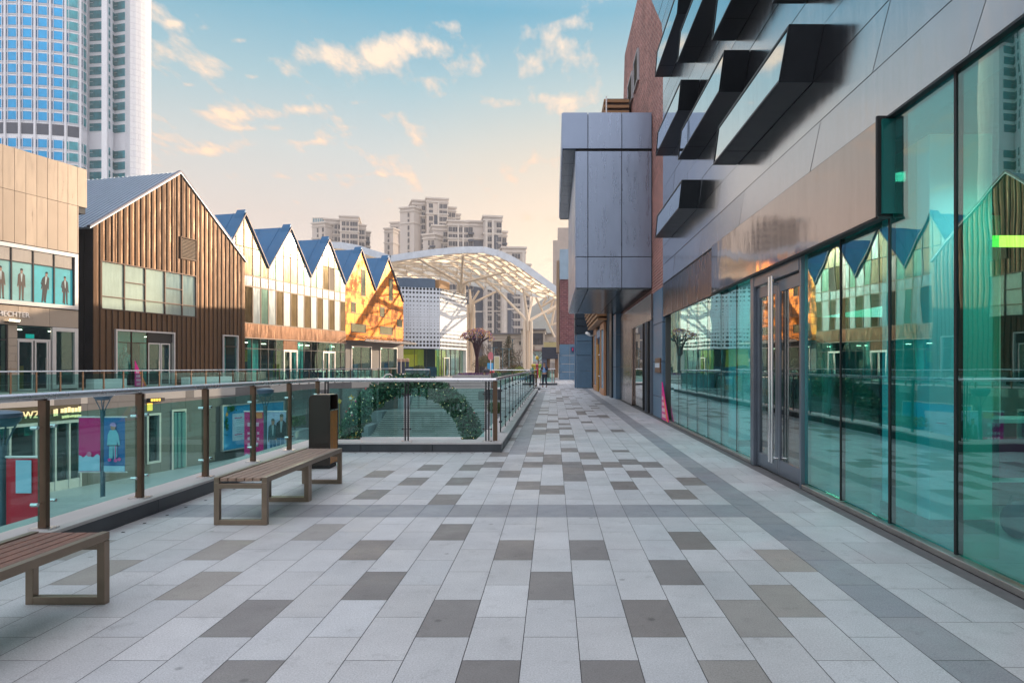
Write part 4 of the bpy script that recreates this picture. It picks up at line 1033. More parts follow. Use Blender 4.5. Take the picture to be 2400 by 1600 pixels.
low = [3, 3, 3, 1, 2, 1, 3, 1, 3, 1, 3, 1, 3, 1, 3, 1, 3]
mid_up = [0, 0, 4, 2, 0, 2, 1, 4, 0, 2, 1, 2, 1, 3, 5, 2, 1]
groups = {0: MB(), 1: MB(), 2: MB()}; mull = {0: MB(), 1: MB(), 2: MB()}
for i, (p0, p1) in enumerate(zip(mx[:-1], mx[1:])):
    a0, a1 = FL.a(p0), FL.a(p1); gi = 0 if p1 <= 636 else (1 if p1 <= 735 else 2); mb = groups[gi]; g = .035
    def pane(z0, z1, mi, dd=0):
        xs = sorted({a0 + g, a1 - g} | {x for x, _ in prof if a0 + g < x < a1 - g})
        top = [(x, min(z1 - g, ztop(x) - .02)) for x in xs]
        if max(z for _, z in top) <= z0 + g: return
        top = [(x, max(z, z0 + g)) for x, z in top]
        mb.fpoly(FZ, [(xs[0], z0 + g), (xs[-1], z0 + g)] + top[::-1], -.08, dd + rnd.uniform(-.004, .004), mi)
    if p1 > 575:
        pane(za, zb_, low[i]); pane(zb_, zc, 1)
    pane(zc, zd, mid_up[i], .0); pane(zd, 20, 0 if i % 4 else 1)
    m_ = mull[gi]; m_.fbox(FZ, a0 - .05, a0 + .05, -.1, .035, za if p0 > 570 else 9.6, min(ztop(a0) - .02, 20))
for gi in groups:
    gl = groups[gi].build('curtain_glazing', GM, white)
    b0, b1 = (FL.a(575), FL.a(635.5)) if gi == 0 else ((FL.a(635.5), FL.a(734.4)) if gi == 1 else (FL.a(734.4), FL.a(815)))
    for z in (za, zb_, zc, zd)[:3]: mull[gi].fbox(FZ, b0, b1, -.1, .03, z - .055, z + .055)
    mull[gi].build('mullion', M('thin bronze mullion', (.10, .065, .045), .4, .4), gl)
mb = MB(); mb.fpoly(FZ, [(FL.a(527), 4.1), (FL.a(815), 4.1)] + [(a, z - .1) for a, z in prof[:7][::-1]], -12.8, -.12); mb.fbox(FZ, FL.a(575), FL.a(815), -12.8, -4.2, 0, 4.1); mb.build('core_wall', G['black'], white)
BBR = mirror_metal('bronze band', (.22, .12, .075), .22, .3, .7, .1, .8)
mb = MB(); pp = [575, 592, 616, 635, 665, 703, 734, 777, 815]
for p0, p1 in zip(pp[:-1], pp[1:]): mb.fbox(FZ, FL.a(p0) + .015, FL.a(p1) - .015, -.11, .05, zf, za - .04)
mb.build('fascia_panel', BBR, white)
mb = MB(); mb.fbox(FZ, FL.a(575), FL.a(815), -.05, .16, zf - .09, zf - .005); mb.build('cornice', M('buff cornice', (.45, .30, .22), .5), white)
# ground storey: glazed shops with teal columns and yellow panels inside
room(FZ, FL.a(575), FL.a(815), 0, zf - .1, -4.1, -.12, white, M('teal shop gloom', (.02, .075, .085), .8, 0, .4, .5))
g1 = [575, 577.7, 596.9, 617, 635, 653.3, 670.5]; g2 = [703, 718.4, 734.6, 749, 762.4]; g3 = [791, 804.5, 814]
for gg in (g1, g2, g3):
    for p0, p1 in zip(gg[:-1], gg[1:]):
        a0, a1 = FL.a(p0), FL.a(p1)
        mb = MB(); mb.fbox(FZ, a0 + .03, a1 - .03, -.03, -.01, .05, zf - .1); gp = mb.build('glass_pane', TEALG, white)
        mb = MB(); mb.fbox(FZ, a0 - .03, a0 + .03, -.06, .03, 0, zf - .1); mb.fbox(FZ, a0 + .03, a1 - .03, -.06, .02, 3.02, 3.08); mb.build('mullion', G['dark_steel'], gp)
for p0, p1, mtop in ((670.5, 703, BBR), (762.4, 791, TEALG)):
    a0, a1 = FL.a(p0), FL.a(p1); am = (a0 + a1) / 2
    mb = MB(); mb.fbox(FZ, a0, a1, -.04, .02, 3.05, zf - .1); mb.build('transom_panel', mtop, white)
    mb = MB(); frame(mb, FZ, a0, a1, 0, 3.05, .1, -.08, .06); mb.build('door_frame', FRM, white)
    fdoor(FZ, a0 + .1, am - .03, 2.95, 0, white); fdoor(FZ, am + .03, a1 - .1, 2.95, 0, white)
YEL = M('yellow display panel', (.62, .46, .02), .6, 0, .2, .6); OLI = M('olive counter', (.20, .24, .03), .6)
for p0, p1, z0, z1, d, m_, nm in ((576, 640, 1.9, 3.0, -2.2, YEL, 'display_panel'), (576, 640, 0, .9, -1.6, OLI, 'counter'), (617, 633, 0, 3.9, -1.0, TEALP, 'interior_column'), (719, 733, 0, 3.9, -1.2, TEALP, 'interior_column'), (742, 746, 0, 3.9, -1.5, TEALP, 'interior_column'), (800, 806, 0, 3.9, -1.2, TEALP, 'interior_column'), (705, 714, .3, 3.0, -2.5, YEL, 'display_panel'), (648, 652, .3, 3.0, -2.5, YEL, 'display_panel')):
    mb = MB(); mb.fbox(FZ, FL.a(p0), FL.a(p1), d - .4, d, z0, z1); mb.build(nm, m_, white)
for aa, F_, t_ in ((H_SHOP[0] + 1.5, FL, barn), (H_SHOP[1] - 1.5, FL, barn), (H_SIDE[0] + .7, FL, barn), (FB.a(70), FB, beige), (FB.a(150), FB, beige), (FB.a(-40), FB, beige), (FL.a(850), FZ, copper), (FL.a(915), FZ, copper)):
    mb = MB(); mb.fbox(F_, aa, aa + .3, -1.3, -1.0, 3.66, 3.7); mb.build('ceiling_spot', MC['lit spot'], t_)
for px, z in ((580, 3.2), (602, 3.2), (644, 3.15), (705, 3.1), (730, 3.2), (745, 3.2), (805, 3.2)):
    mb = MB(); mb.fbox(FZ, FL.a(px), FL.a(px) + .3, -1.2, -.9, z + .4, z + .45); mb.build('ceiling_spot', MC['lit spot'], white)
# copper building
CU = MC['oxidised copper']
mb = MB(); mb.fpoly(FZ, [(FL.a(815), 4.2), (FL.a(950), 4.2)] + [(a, z - .05) for a, z in prof[6:][::-1]], -12.8, 0.0); mb.build('copper_wall', CU, copper)
WG = mirror_metal('bronzed window', (.20, .22, .16), .08, .15, .8, .05)
def zwin(x0, x1, y0, y1):
    px0, px1, py0, py1 = 500 + x0 / 3.136, 500 + x1 / 3.136, 450 + y0 / 3.136, 450 + y1 / 3.136
    pm = (px0 + px1) / 2
    a0, a1 = FL.a(px0), FL.a(px1); z1 = FL.z(pm, py0); z0 = FL.z(pm, py1)
    mb = MB(); frame(mb, FZ, a0, a1, z0, z1, .07, -.02, .05); w = mb.build('window', M('bronze frame', (.10, .06, .045), .4, .4), copper)
    mb = MB(); mb.fbox(FZ, a0 + .07, a1 - .07, .004, .02, z0 + .07, z1 - .07); mb.build('pane', WG, w)
for r in ((1103, 1135, 570, 765), (1030, 1063, 810, 885), (1030, 1137, 968, 1032), (1307, 1333, 640, 800), (1240, 1273, 848, 915), (1240, 1333, 988, 1048), (1365, 1403, 935, 993)): zwin(*r)
GREYW = M('grey stone cladding', (.17, .155, .15), .55, .1, .12, .8)
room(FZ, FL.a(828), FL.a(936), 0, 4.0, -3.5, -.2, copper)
b0, b1, b2, b3, b4, b5 = [FL.a(p) for p in (815, 828, 875, 895, 935, 950)]
mb = MB(); mb.fbox(FZ, b0, b1, -12, .02, 0, 4.2); mb.fbox(FZ, b2, b3, -3, .02, 0, 4.2); mb.fbox(FZ, b4, b5, -12, .02, 0, 4.2); mb.fbox(FZ, b1, b2, -3, .02, 3.8, 4.2); mb.fbox(FZ, b3, b4, -3, .02, 3.8, 4.2); mb.build('stone_base', GREYW, copper)
for a0, a1, items in ((b1, b2, 1), (b3, b4, 2)):
    mb = MB(); frame(mb, FZ, a0, a1, 0, 3.8, .12, -.1, .1); w = mb.build('shopfront', FRM, copper)
    mb = MB(); mb.fbox(FZ, a0 + .12, a1 - .12, -.04, -.02, .1, 3.68); mb.build('pane', TEALG, w)
    mb = MB(); mb.fbox(FZ, (a0 + a1) / 2 - .03, (a0 + a1) / 2 + .03, -.06, .02, .1, 3.68); mb.build('mullion', G['dark_steel'], w)
mb = MB(); mb.fbox(FZ, b1 + .3, b1 + 1.2, -2.4, -2.0, .9, 3.0); mb.build('red_panel', M('red display', (.45, .02, .06), .5), copper)
mb = MB(); mb.fbox(FZ, b2 - 1.3, b2 - .6, -1.8, -1.4, 0, 1.7); mb.build('display_stand', M('blue display', (.05, .35, .7), .5), copper)
mb = MB(); mb.fbox(FZ, b0 + .1, FL.a(943), .0, 2.4, 4.22, 4.34); mb.build('awning', M('awning plate', (.08, .085, .10), .4, .4), copper)
mb = MB()
for k in range(8):
    a = b0 + .6 + k * (FL.a(943) - b0 - 1) / 7; mb.bar(FZ.p(a, .1, 4.9), FZ.p(a, 2.3, 4.4), .06, .1); 
mb.tube([FZ.p(b0 + .3, 2.3, 4.42), FZ.p(FL.a(942), 2.3, 4.42)], .06, 8); mb.build('awning_strut', G['rail_steel'], copper)

# ---------------------------------------------------------------- perforated white building
perf = thing('perforated_building', 'white box building with rows of hexagonal perforations standing on a glass storey', 'building', (-16, 96, 0))
pA, pC, pB = (-20.9 - 3.3, 94.4 - 1.1), (-16.0, 96.0), (-13.4, 105.3)
F1 = Fr2(pA, pC); F2 = Fr2(pC, pB)
PW1 = M('white perforated sheet', (.72, .76, .82), .4, .1, .04, .4); HOLE_SHADE = M('painted hole shade', (.012, .016, .022), .9)
def hexdisc(mb, F, a, z, r):  # flat dark discs on the sheet; the holes' shade is in their colour
    mb.fpoly(F, [(a + r * math.cos(math.pi / 3 * k), z + r * math.sin(math.pi / 3 * k)) for k in range(6)], .048, .056, 1)
rows = [(495, .26), (530, .23), (572, .19), (608, .15), (650, .11), (683, .085), (710, .07), (736, .06), (787, .06), (812, .075), (835, .09), (870, .12), (907, .16), (943, .2), (985, .24), (1018, .27)]
for F, L, npan, per in ((F1, F1.L, 6, 3), (F2, F2.L, 5, 4)):
    mb = MB(); zt_, zb2 = 12.4, 3.9; zs_ = [zb2, 6.1, 8.3, 10.4, zt_]
    for i in range(npan):
        for z0, z1 in zip(zs_[:-1], zs_[1:]): mb.fbox(F, L * i / npan + .012, L * (i + 1) / npan - .012, -.05, .05, z0 + .012, z1 - .012, 0)
    for y, r in rows:
        z = zt_ - (y - 483) / (1048 - 483) * (zt_ - zb2)
        for k in range(npan * per):
            a = L * (k + .5) / (npan * per); hexdisc(mb, F, a, z, r * (.82 if F is F2 else .72))
    mb.build('perforated_panel', [PW1, HOLE_SHADE], perf)
mb = MB()
far_ = F1.p(0, -9, 0); 
mb.fbox(F1, .1, F1.L - .2, -8, -.06, 3.9, 12.3); mb.fbox(F1, .1, F1.L - .1, -8, -3.5, 0, 3.9); mb.build('core_wall', M('dark core', (.03, .04, .05), .7), perf)
mb = MB(); mb.fbox(F1, .2, F1.L - .5, -7, -.8, 12.3, 13.8); mb.build('roof_plant', M('slate blue plant room', (.10, .15, .22), .5, .2), perf)
mb = MB(); mb.fbox(F2, .9, 4.5, -1.2, -.5, 12.3, 13.75); mb.build('timber_screen', M('timber screen', (.50, .27, .12), .6), perf)
mb = MB(); mb.fbox(F2, .1, F2.L, -6, -3.4, 0, 3.85); mb.build('back_wall', M('yellow self-lit back wall', (.42, .33, .03), .7, 0, .5, .8, emit=(.6, .42, .03), es=.35), perf)  # wall glows by itself in place of interior lighting
for F, n_ in ((F1, 5), (F2, 6)):
    for i in range(n_):
        mb = MB(); mb.fbox(F, F.L * i / n_ + .04, F.L * (i + 1) / n_ - .04, -.5, -.47, .05, 3.86); gp = mb.build('glass_pane', TEALG, perf)
        mb = MB(); mb.fbox(F, F.L * (i + 1) / n_ - .04, F.L * (i + 1) / n_ + .04, -.54, -.42, 0, 3.86); mb.build('mullion', G['dark_steel'], gp)
mb = MB(); frame(mb, F2, 2.2, 4.0, 0, 2.7, .12, -.46, -.3); mb.build('door_frame', FRM, perf)
mb = MB(); mb.fbox(F2, F2.L - .25, F2.L + .1, -.6, .05, 0, 3.9); mb.build('corner_post', G['white'], perf)
mb = MB(); mb.fbox(F1, 3.0, F1.L - .3, -.9, -.6, 0, 1.35); mb.build('window_film', M('blue lower film', (.02, .13, .26), .4, 0, .3, 1.5), perf)
mb = MB(); mb.fbox(F1, 3.6, 5.6, -1.6, -1.4, 1.4, 3.1); mb.build('lit_panel', M('amber panel', (.60, .36, .04), .6, emit=(.8, .45, .03), es=.5), perf)
# ================================================================== SUNKEN COURT
STONEP = M('grey court stone', (.125, .12, .12), .6, 0, .18, .7, fine=.1, fs=20)
court = thing('court_wall', 'grey stone wall of the sunken court with lit shopfronts below the far walkway', 'wall', FW.p(0, 0, LOW))
mb = MB(); tiles = random.Random(3)
H_L = (FW.a(-120), FW.a(190), LOW, -.55); H_W = (FW.a(343), FW.a(376), -4.4, -1.37); H_D = (FW.a(401), FW.a(434.6), LOW, -1.25)
aa = -20.0
while aa < 44:
    a1 = min(aa + 1.9, 44)
    for z0, z1 in ((LOW, -4.1), (-4.1, -3.2), (-3.2, -2.3), (-2.3, -1.4), (-1.4, -.57), (-.57, .0)):
        cuts = sorted({aa, a1} | {h for H in (H_L, H_W, H_D) for h in H[:2] if aa < h < a1})
        for s, e in zip(cuts[:-1], cuts[1:]):
            iv = [(z0, z1)]
            for h0, h1, y0, y1 in (H_L, H_W, H_D):
                if s >= h0 - .01 and e <= h1 + .01:
                    iv = [(p, q) for a_, b_ in iv for p, q in ((a_, min(b_, y0)), (max(a_, y1), b_)) if q - p > .04]
            for p, q in iv: mb.fbox(FW, s + .006, e - .006, -.3, tiles.uniform(-.004, .004), p + .006, q - .006)
    aa = a1
mb.build('stone_cladding', STONEP, court)
mb = MB(); mb.fbox(FW, -20, 44, -.6, -.31, LOW, -.56) if False else None
for H in (H_L, H_W, H_D): mb.fbox(FW, H[0], H[1], -3.2, -3.0, LOW, -.56); mb.fbox(FW, H[0] - .1, H[0], -3, -.3, LOW, -.56); mb.fbox(FW, H[1], H[1] + .1, -3, -.3, LOW, -.56)
mb.build('shop_interior', GLOOM, court)
a0, a1 = H_L[:2]
mb = MB(); mb.fbox(FW, a0, a1, -.3, -.05, -1.36, -.56); mb.build('sign_band', M('olive black sign band', (.045, .038, .012), .4), court)
mb = MB(); mb.fbox(FW, a0, a1, -.2, .05, -1.52, -1.37); mb.build('shop_lintel', FRM, court)
cs = [a0 + (a1 - a0) * f for f in (0, .22, .42, .62, .78, .9, 1)]
for s, e in zip(cs[:-1], cs[1:]):
    mb = MB(); mb.fbox(FW, s + .04, e - .04, -.14, -.12, -4.5, -1.53); mb.build('glass_pane', TEALG, court)
    mb = MB(); mb.fbox(FW, e - .05, e + .05, -.2, .0, LOW, -1.53); mb.fbox(FW, s + .05, e - .05, -.2, -.02, LOW, -4.5); mb.build('shop_frame', FRM, court)
    mb = MB(); mb.fbox(FW, s + .3, e - .3, -1.6, -1.2, -2.1, -1.6); mb.build('display_panel', TEALP, court)
    mb = MB(); mb.fbox(FW, (s + e) / 2, (s + e) / 2 + .4, -1.2, -.9, -4.6, -3.2); mb.build('display_stand', M('dusky red stock', (.25, .04, .06), .7), court)
LET = M('lit cream letters', (.9, .8, .45), .4, emit=(1, .82, .38), es=.35)
def wall_text(F, s, px, z, size, d, parent, mat, name='sign_lettering', z0=0):
    t = bpy.data.curves.new(name, 'FONT'); t.body = s; t.size = size; t.extrude = .03
    o = bpy.data.objects.new(name, t); COL.objects.link(o); o.parent = parent; t.materials.append(mat)
    p = F.p(F.a(px), d, z) - ORG[parent.name]
    return lettering(o, Matrix.Translation(p) @ Matrix(((F.u.x, 0, F.n.x, 0), (F.u.y, 0, F.n.y, 0), (0, 1, 0, 0), (0, 0, 0, 1))))
wall_text(FW, 'WZ', 54, -1.12, .5, -.02, court, LET)
mb = MB()                                             # blurred, illegible lettering: small blocks in two rows
for r, (z, h, px0, px1, n) in enumerate(((-.98, .3, 143, 192, 6), (-1.24, .14, 146, 192, 8), (-1.1, .42, 126, 137, 2))):
    for k in range(n):
        p0 = px0 + (px1 - px0) * k / n; p1 = px0 + (px1 - px0) * (k + .72) / n
        mb.fbox(FW, FW.a(p0), FW.a(p1), -.04, .01, z + rnd.uniform(-.02, .02), z + h * rnd.uniform(.75, 1))
mb.build('sign_lettering', LET, court)
a0, a1 = H_W[:2]
mb = MB(); frame(mb, FW, a0, a1, H_W[2], H_W[3], .13, -.2, .06); w = mb.build('window', FRM, court)
mb = MB(); mb.fbox(FW, a0 + .13, a1 - .13, -.14, -.12, H_W[2] + .13, H_W[3] - .13); mb.build('pane', TEALG, w)
mb = MB(); mb.fbox(FW, FW.a(343), FW.a(377), .01, .3, -.66, -.45); mb.build('sign_band', G['black'], court)
mb = MB()
for k in range(4): mb.fbox(FW, FW.a(344 + k * 6), FW.a(348 + k * 6), .3, .33, -.63, -.48)
mb.fbox(FW, FW.a(344), FW.a(356), .02, .05, -1.2, -.75); mb.build('sign_lettering', M('amber letters', (.9, .55, .05), .4, emit=(1, .6, .08), es=.9), court)
a0, a1 = H_D[:2]
mb = MB(); mb.fbox(FW, a0, a0 + .12, -.2, .08, LOW, -1.25); mb.fbox(FW, a1 - .12, a1, -.2, .08, LOW, -1.25); mb.fbox(FW, a0 + .12, a1 - .12, -.2, .08, -1.38, -1.25); mb.build('door_frame', FRM, court)
for f in (.15, .38, .62):
    mb = MB(); s = a0 + (a1 - a0) * f; mb.fbox(FW, s, s + .3, -.15 + f * .2, .05 + f * .2, LOW + .05, -1.45); mb.build('door', M('folded teal door', (.10, .26, .26), .3, .3), court)
t = thing('notice_board', 'large bright blue notice board with white sheets and green sprigs on the court wall', 'notice board', FW.p(FW.a(560), .1, -4.3))
a0, a1 = FW.a(517), FW.a(659)
mb = MB(); mb.fbox(FW, a0, a1, .05, .2, -4.3, -1.28); mb.build('panel', M('cyan print', (.0, .28, .55), .4, 0, .1, .5), t)
mb = MB(); frame(mb, FW, a0 - .08, a1 + .08, -4.38, -1.2, .08, .05, .24); mb.build('frame', FRM, t)
mb = MB(); mb.fbox(FW, a0 + .9, a0 + 4.4, .2, .215, -3.75, -1.85); mb.build('sheet', M('pale print', (.50, .62, .75), .5), t)
mb = MB(); lr = random.Random(8)
for k in range(11):
    z = -2.2 - k * .13
    if k in (0, 4, 9): mb.fbox(FW, a0 + 1.1 + (1.3 if k == 4 else 0), a0 + 1.9 + (1.3 if k == 4 else 0), .215, .22, z, z + .07, 1)
    else: mb.fbox(FW, a0 + 1.3, a0 + 2.2 + lr.uniform(0, 1.2), .215, .22, z, z + .035, 0)
mb.build('print_lines', [M('grey print', (.25, .38, .45), .6), M('pink print line', (.55, .08, .25), .6)], t)
mb = MB()
for k in range(90): mb.leaf(FW.p(a0 + .75 + lr.gauss(0, .2), .22, -1.5 + lr.gauss(0, .1)), .1, 0)
for k in range(60): mb.leaf(FW.p(a0 + .3 + lr.gauss(0, .08), .22, -2.5 + lr.gauss(0, .25)), .1, 0)
mb.build('printed_sprig', M('sprig green', (.02, .20, .06), .6), t, fix=False)
mb = MB(); c5 = (a0 + .35, -1.85); mb.fpoly(FW, [(c5[0] + (.16 if k % 2 == 0 else .075) * math.sin(math.pi * k / 5), c5[1] + (.16 if k % 2 == 0 else .075) * math.cos(math.pi * k / 5)) for k in range(10)], .2, .23); mb.build('printed_star', M('amber star', (.75, .36, .05), .5), t)

# lamps with dish heads, and the banners hung from them
LB = M('blue grey lamp paint', (.06, .13, .18), .4, .4, .1, 2)
def lamp():
    t = thing('street_lamp', 'x', 'street lamp')
    mb = MB(); mb.tube([(0, 0, 0), (0, 0, 4.75)], .085, 12); mb.lathe([(.16, 0), (.16, .12), (.09, .2)], (0, 0, 0), 12); mb.build('pole', LB, t, smooth=True)
    mb = MB()
    for k in range(4):
        an = k * math.pi / 2 + .4; c, s = math.cos(an), math.sin(an)
        mb.tube([(.04 * c, .04 * s, 4.62), (.10 * c, .10 * s, 4.85), (.25 * c, .25 * s, 5.2)], .02, 6)
    mb.build('arm', LB, t, smooth=True)
    mb = MB(); mb.lathe([(.24, 5.17), (.34, 5.3), (.37, 5.42), (.37, 5.46), (.3, 5.50), (.1, 5.53)], (0, 0, 0), 24); mb.build('lamp_head', M('lamp dish', (.05, .11, .16), .35, .4), t, smooth=True)
    for z in (4.5, 2.35):
        mb = MB(); mb.tube([(-.95, 0, z), (.95, 0, z)], .028, 8); mb.build('banner_arm', G['white'], t, smooth=True)
    return t
LP = [((5, 15.0), 'blue grey dish headed lamp carrying the red banner at the left frame edge'), ((241, 26.7), 'blue grey dish headed lamp carrying the banner of a child on a scooter'), ((622, 30.0), 'blue grey dish headed lamp between the pink banner and the banner of two men')]
l0 = lamp(); lamps = []
for i, ((px, Y), lab) in enumerate(LP):
    o = l0 if i == 0 else dup(l0, (0, 0, 0)); p = at(px, 900, Y); o.location = (p.x, p.y, LOW); o['label'] = lab; o['group'] = 'dish headed lamps in the sunken court'; lamps.append(V((p.x, p.y, LOW)))
RED, MAG, PBLUE = M('red banner cloth', (.55, .004, .03), .6, 0, .1, 1.2), M('magenta banner cloth', (.55, .0, .17), .6, 0, .1, 1.2), M('pale blue banner cloth', (.34, .60, .78), .6, 0, .05, 1)
class FBn:                                        # a banner plane facing the walkway
    def __init__(s, c): s.c = V(c); s.u, s.n = V((1, 0, 0)), V((0, -1, 0))
    def p(s, a, d, z): return s.c + V((a, -d, z))
    def a(s, px): return px
def banner(c, x0, x1, base, lab):
    t = thing('banner', lab, 'banner', c, 0, 'banners hung from the court lamps')
    F = FBn(c); mb = MB(); n = 10
    for i in range(n):                            # a slight belly in the cloth
        q = lambda k: V((x0 + (x1 - x0) * k / n, .02 * math.sin(math.pi * k / n), 0))
        a, b = q(i), q(i + 1)
        mb.hexa([F.c + a + V((0, 0, 2.38)), F.c + b + V((0, 0, 2.38)), F.c + b + V((0, .012, 2.38)), F.c + a + V((0, .012, 2.38)), F.c + a + V((0, 0, 4.47)), F.c + b + V((0, 0, 4.47)), F.c + b + V((0, .012, 4.47)), F.c + a + V((0, .012, 4.47))])
    mb.build('cloth', base, t); return t, F
t, F = banner(lamps[0] + V((0, -.06, 0)), .14, .92, RED, 'red banner with a pale blank square on the leftmost lamp')
mb = MB(); mb.fbox(F, .36, .70, .012, .02, 3.72, 4.44); mb.build('blank_patch', PBLUE, t)
mb = MB(); mb.fpoly(F, [(.2, 2.42), (.2, 2.85), (.6, 2.9), (.85, 2.7), (.85, 2.42)], .012, .02); mb.build('printed_motif', M('rose print', (.25, .05, .09), .6), t)
mb = MB(); mb.fpoly(F, [(.26, 2.55), (.24, 2.75), (.42, 2.84)], .02, .026); mb.fpoly(F, [(.52, 2.86), (.8, 2.72), (.76, 2.6)], .02, .026); mb.build('printed_petal', M('pale petal', (.5, .5, .55), .6), t)
t, F = banner(lamps[1] + V((0, -.06, 0)), -.9, -.06, MAG, 'magenta banner with a pale blue scalloped foot on the middle lamp')
mb = MB(); sc = [(-.89, 2.40)] + [(-.07, 2.40), (-.07, 3.0)] + [(-.07 - .82 * k / 10, 3.0 + .07 * math.sin(k * 1.4)) for k in range(1, 10)] + [(-.89, 3.02)]; mb.fpoly(F, sc, .012, .022); mb.build('printed_foot', PBLUE, t)
mb = MB(); mb.lathe([(.1, -.005), (.1, .005)], (0, 0, 0), 12); mb.v = [F.c + V((-.48 + p.x, -.03 + p.z, 3.06 + p.y)) for p in mb.v]; mb.build('printed_emblem', M('rose emblem', (.55, .2, .35), .6), t)
t, F = banner(lamps[1] + V((0, -.06, 0)), .08, .9, M('deep blue banner', (.01, .14, .38), .6, 0, .25, 1), 'deep blue banner showing a child in pale blue with a helmet on a scooter')
mb = MB(); mb.fbox(F, .085, .895, .012, .02, 2.39, 2.6); mb.build('printed_foot', PBLUE, t)
mb = MB(); cc = .45
mb.fpoly(F, [(cc - .14, 3.45), (cc + .14, 3.45), (cc + .2, 3.85), (cc + .12, 4.0), (cc - .12, 4.0), (cc - .22, 3.8)], .012, .018, 0); mb.fpoly(F, [(cc - .16, 2.9), (cc - .02, 2.9), (cc + .0, 3.46), (cc - .15, 3.46)], .012, .017, 0); mb.fpoly(F, [(cc + .04, 2.86), (cc + .16, 2.95), (cc + .14, 3.46), (cc + .0, 3.46)], .012, .017, 0)
mb.fpoly(F, [(cc - .24, 3.4), (cc - .16, 3.4), (cc - .1, 3.9), (cc - .2, 3.85)], .012, .016, 0); mb.fpoly(F, [(cc + .2, 3.4), (cc + .27, 3.4), (cc + .2, 3.85), (cc + .1, 3.9)], .012, .016, 0)
mb.fpoly(F, [(cc + .1 * math.cos(k * .63), 4.1 + .11 * math.sin(k * .63)) for k in range(10)], .018, .022, 2); mb.fpoly(F, [(cc + .13 * math.cos(k * .4 - .2), 4.15 + .14 * math.sin(k * .4 - .2)) for k in range(9)], .022, .028, 1)
for x, z in ((-.14, 2.84), (.1, 2.82), (.24, 2.86)): mb.fpoly(F, [(cc + x + .07 * math.cos(k * .63), z + .07 * math.sin(k * .63)) for k in range(10)], .02, .026, 3)
mb.fbox(F, cc - .22, cc + .26, .02, .026, 3.38, 3.41, 4); mb.fbox(F, cc + .08, cc + .11, .02, .026, 2.8, 3.38, 3)
mb.build('printed_figure', [M('print pale blue', (.16, .50, .62), .6), M('print lilac helmet', (.45, .30, .62), .6), SKIN, M('print pink', (.62, .08, .35), .6), G['black']], t)
t, F = banner(lamps[2] + V((0, -.06, 0)), -.9, -.06, MAG, 'magenta banner with white wording on the lamp in front of the blue notice board')
mb = MB(); mb.fbox(F, -.5, -.1, .012, .018, 4.2, 4.45, 1)
for z, h, n in ((3.85, .18, 3), (3.5, .13, 4), (3.25, .13, 4), (3.0, .16, 2)):
    for k in range(n): mb.fbox(F, -.75 + .55 * k / n, -.75 + .55 * (k + .7) / n, .012, .018, z, z + h * lr.uniform(.7, 1), 0)
mb.build('lettering', [M('pale pink letters', (.75, .45, .60), .6), M('orange corner print', (.70, .18, .04), .6)], t)
mb = MB()
for x in (-.78, -.16): mb.fpoly(F, [(x + .12 * math.cos(k * .63), 2.52 + .13 * math.sin(k * .63)) for k in range(10)], .012, .02)
mb.build('printed_foot', PBLUE, t)
t, F = banner(lamps[2] + V((0, -.06, 0)), .1, .92, M('pale lilac banner', (.36, .46, .66), .6, 0, .1, 1), 'pale banner of two men in dark jackets and jeans beside the pink worded banner')
JEAN = M('print jeans', (.02, .13, .26), .6)
mb = MB(); man(mb, F, .36, 2.45, 1.75, .012, legs=4); mb.build('printed_figure', [M('print petrol jacket', (.02, .07, .09), .6), M('print hair', (.02, .015, .012), .6), SKIN, M('print tee', (.3, .4, .45), .6), JEAN], t)
mb = MB(); man(mb, F, .68, 2.45, 1.95, .024, lean=.3, legs=4); mb.build('printed_figure', [M('print dark jacket', (.015, .015, .025), .6), MC['print hair'], SKIN, MC['print tee'], JEAN], t)

# garland arch
arch = thing('garland_arch', 'evergreen garland arch dotted with lights and baubles standing before the broad stairs', 'arch', (-6.9, 33, LOW))
cA, RA, rA = V((-6.9, 33, -2.4)), 3.0, .50
def apath(t):                                      # t in 0..1 : leg, half ring, leg
    L1 = 2.45; L2 = math.pi * RA; T = t * (2 * L1 + L2)
    if T < L1: return cA + V((-RA - .18 * (1 - T / L1), 0, -L1 + T)), V((0, 0, 1))
    if T < L1 + L2:
        an = math.pi - (T - L1) / RA; return cA + V((RA * math.cos(an), 0, RA * math.sin(an))), V((math.sin(an), 0, -math.cos(an)))
    q = T - L1 - L2; return cA + V((RA + .18 * q / L1, 0, -q)), V((0, 0, -1))
mb = MB(); mb.tube([apath(i / 60)[0] for i in range(61)], rA * .72, 10); mb.build('core', M('garland core', (.012, .045, .026), .9), arch, smooth=True)
mb = MB()
def onarch(rr):
    t = rnd.random(); p, d = apath(t); x = V((0, 1, 0)); y = d.cross(x); an = rnd.random() * 6.283
    return p + (x * math.cos(an) + y * math.sin(an)) * rr
for k in range(12500):
    mb.leaf(onarch(rA * rnd.uniform(.68, 1.06) * (1 + .1 * math.sin(k))), rnd.uniform(.06, .115), 0 if rnd.random() < .6 else (1 if rnd.random() < .7 else 2))
mb.build('foliage', [M('garland needle dark', (.02, .09, .05), .6, 0, .3, 3), M('garland needle mid', (.042, .15, .075), .6, 0, .3, 3), M('garland needle pale', (.07, .19, .09), .6)], arch, fix=False)
mb = MB(); mb.sph(ORG[arch.name], .048, 8, 6); base = mb.build('bauble', M('gold bauble', (.75, .42, .08), .2, .7), arch, smooth='all')
bm_ = [base.data]
for nm, c in (('red bauble', (.55, .03, .04)), ('white bauble', (.8, .75, .65)), ('pink bauble', (.6, .12, .22))):
    m2 = base.data.copy(); m2.materials[0] = M(nm, c, .2, .4); bm_.append(m2)
org = ORG[arch.name]
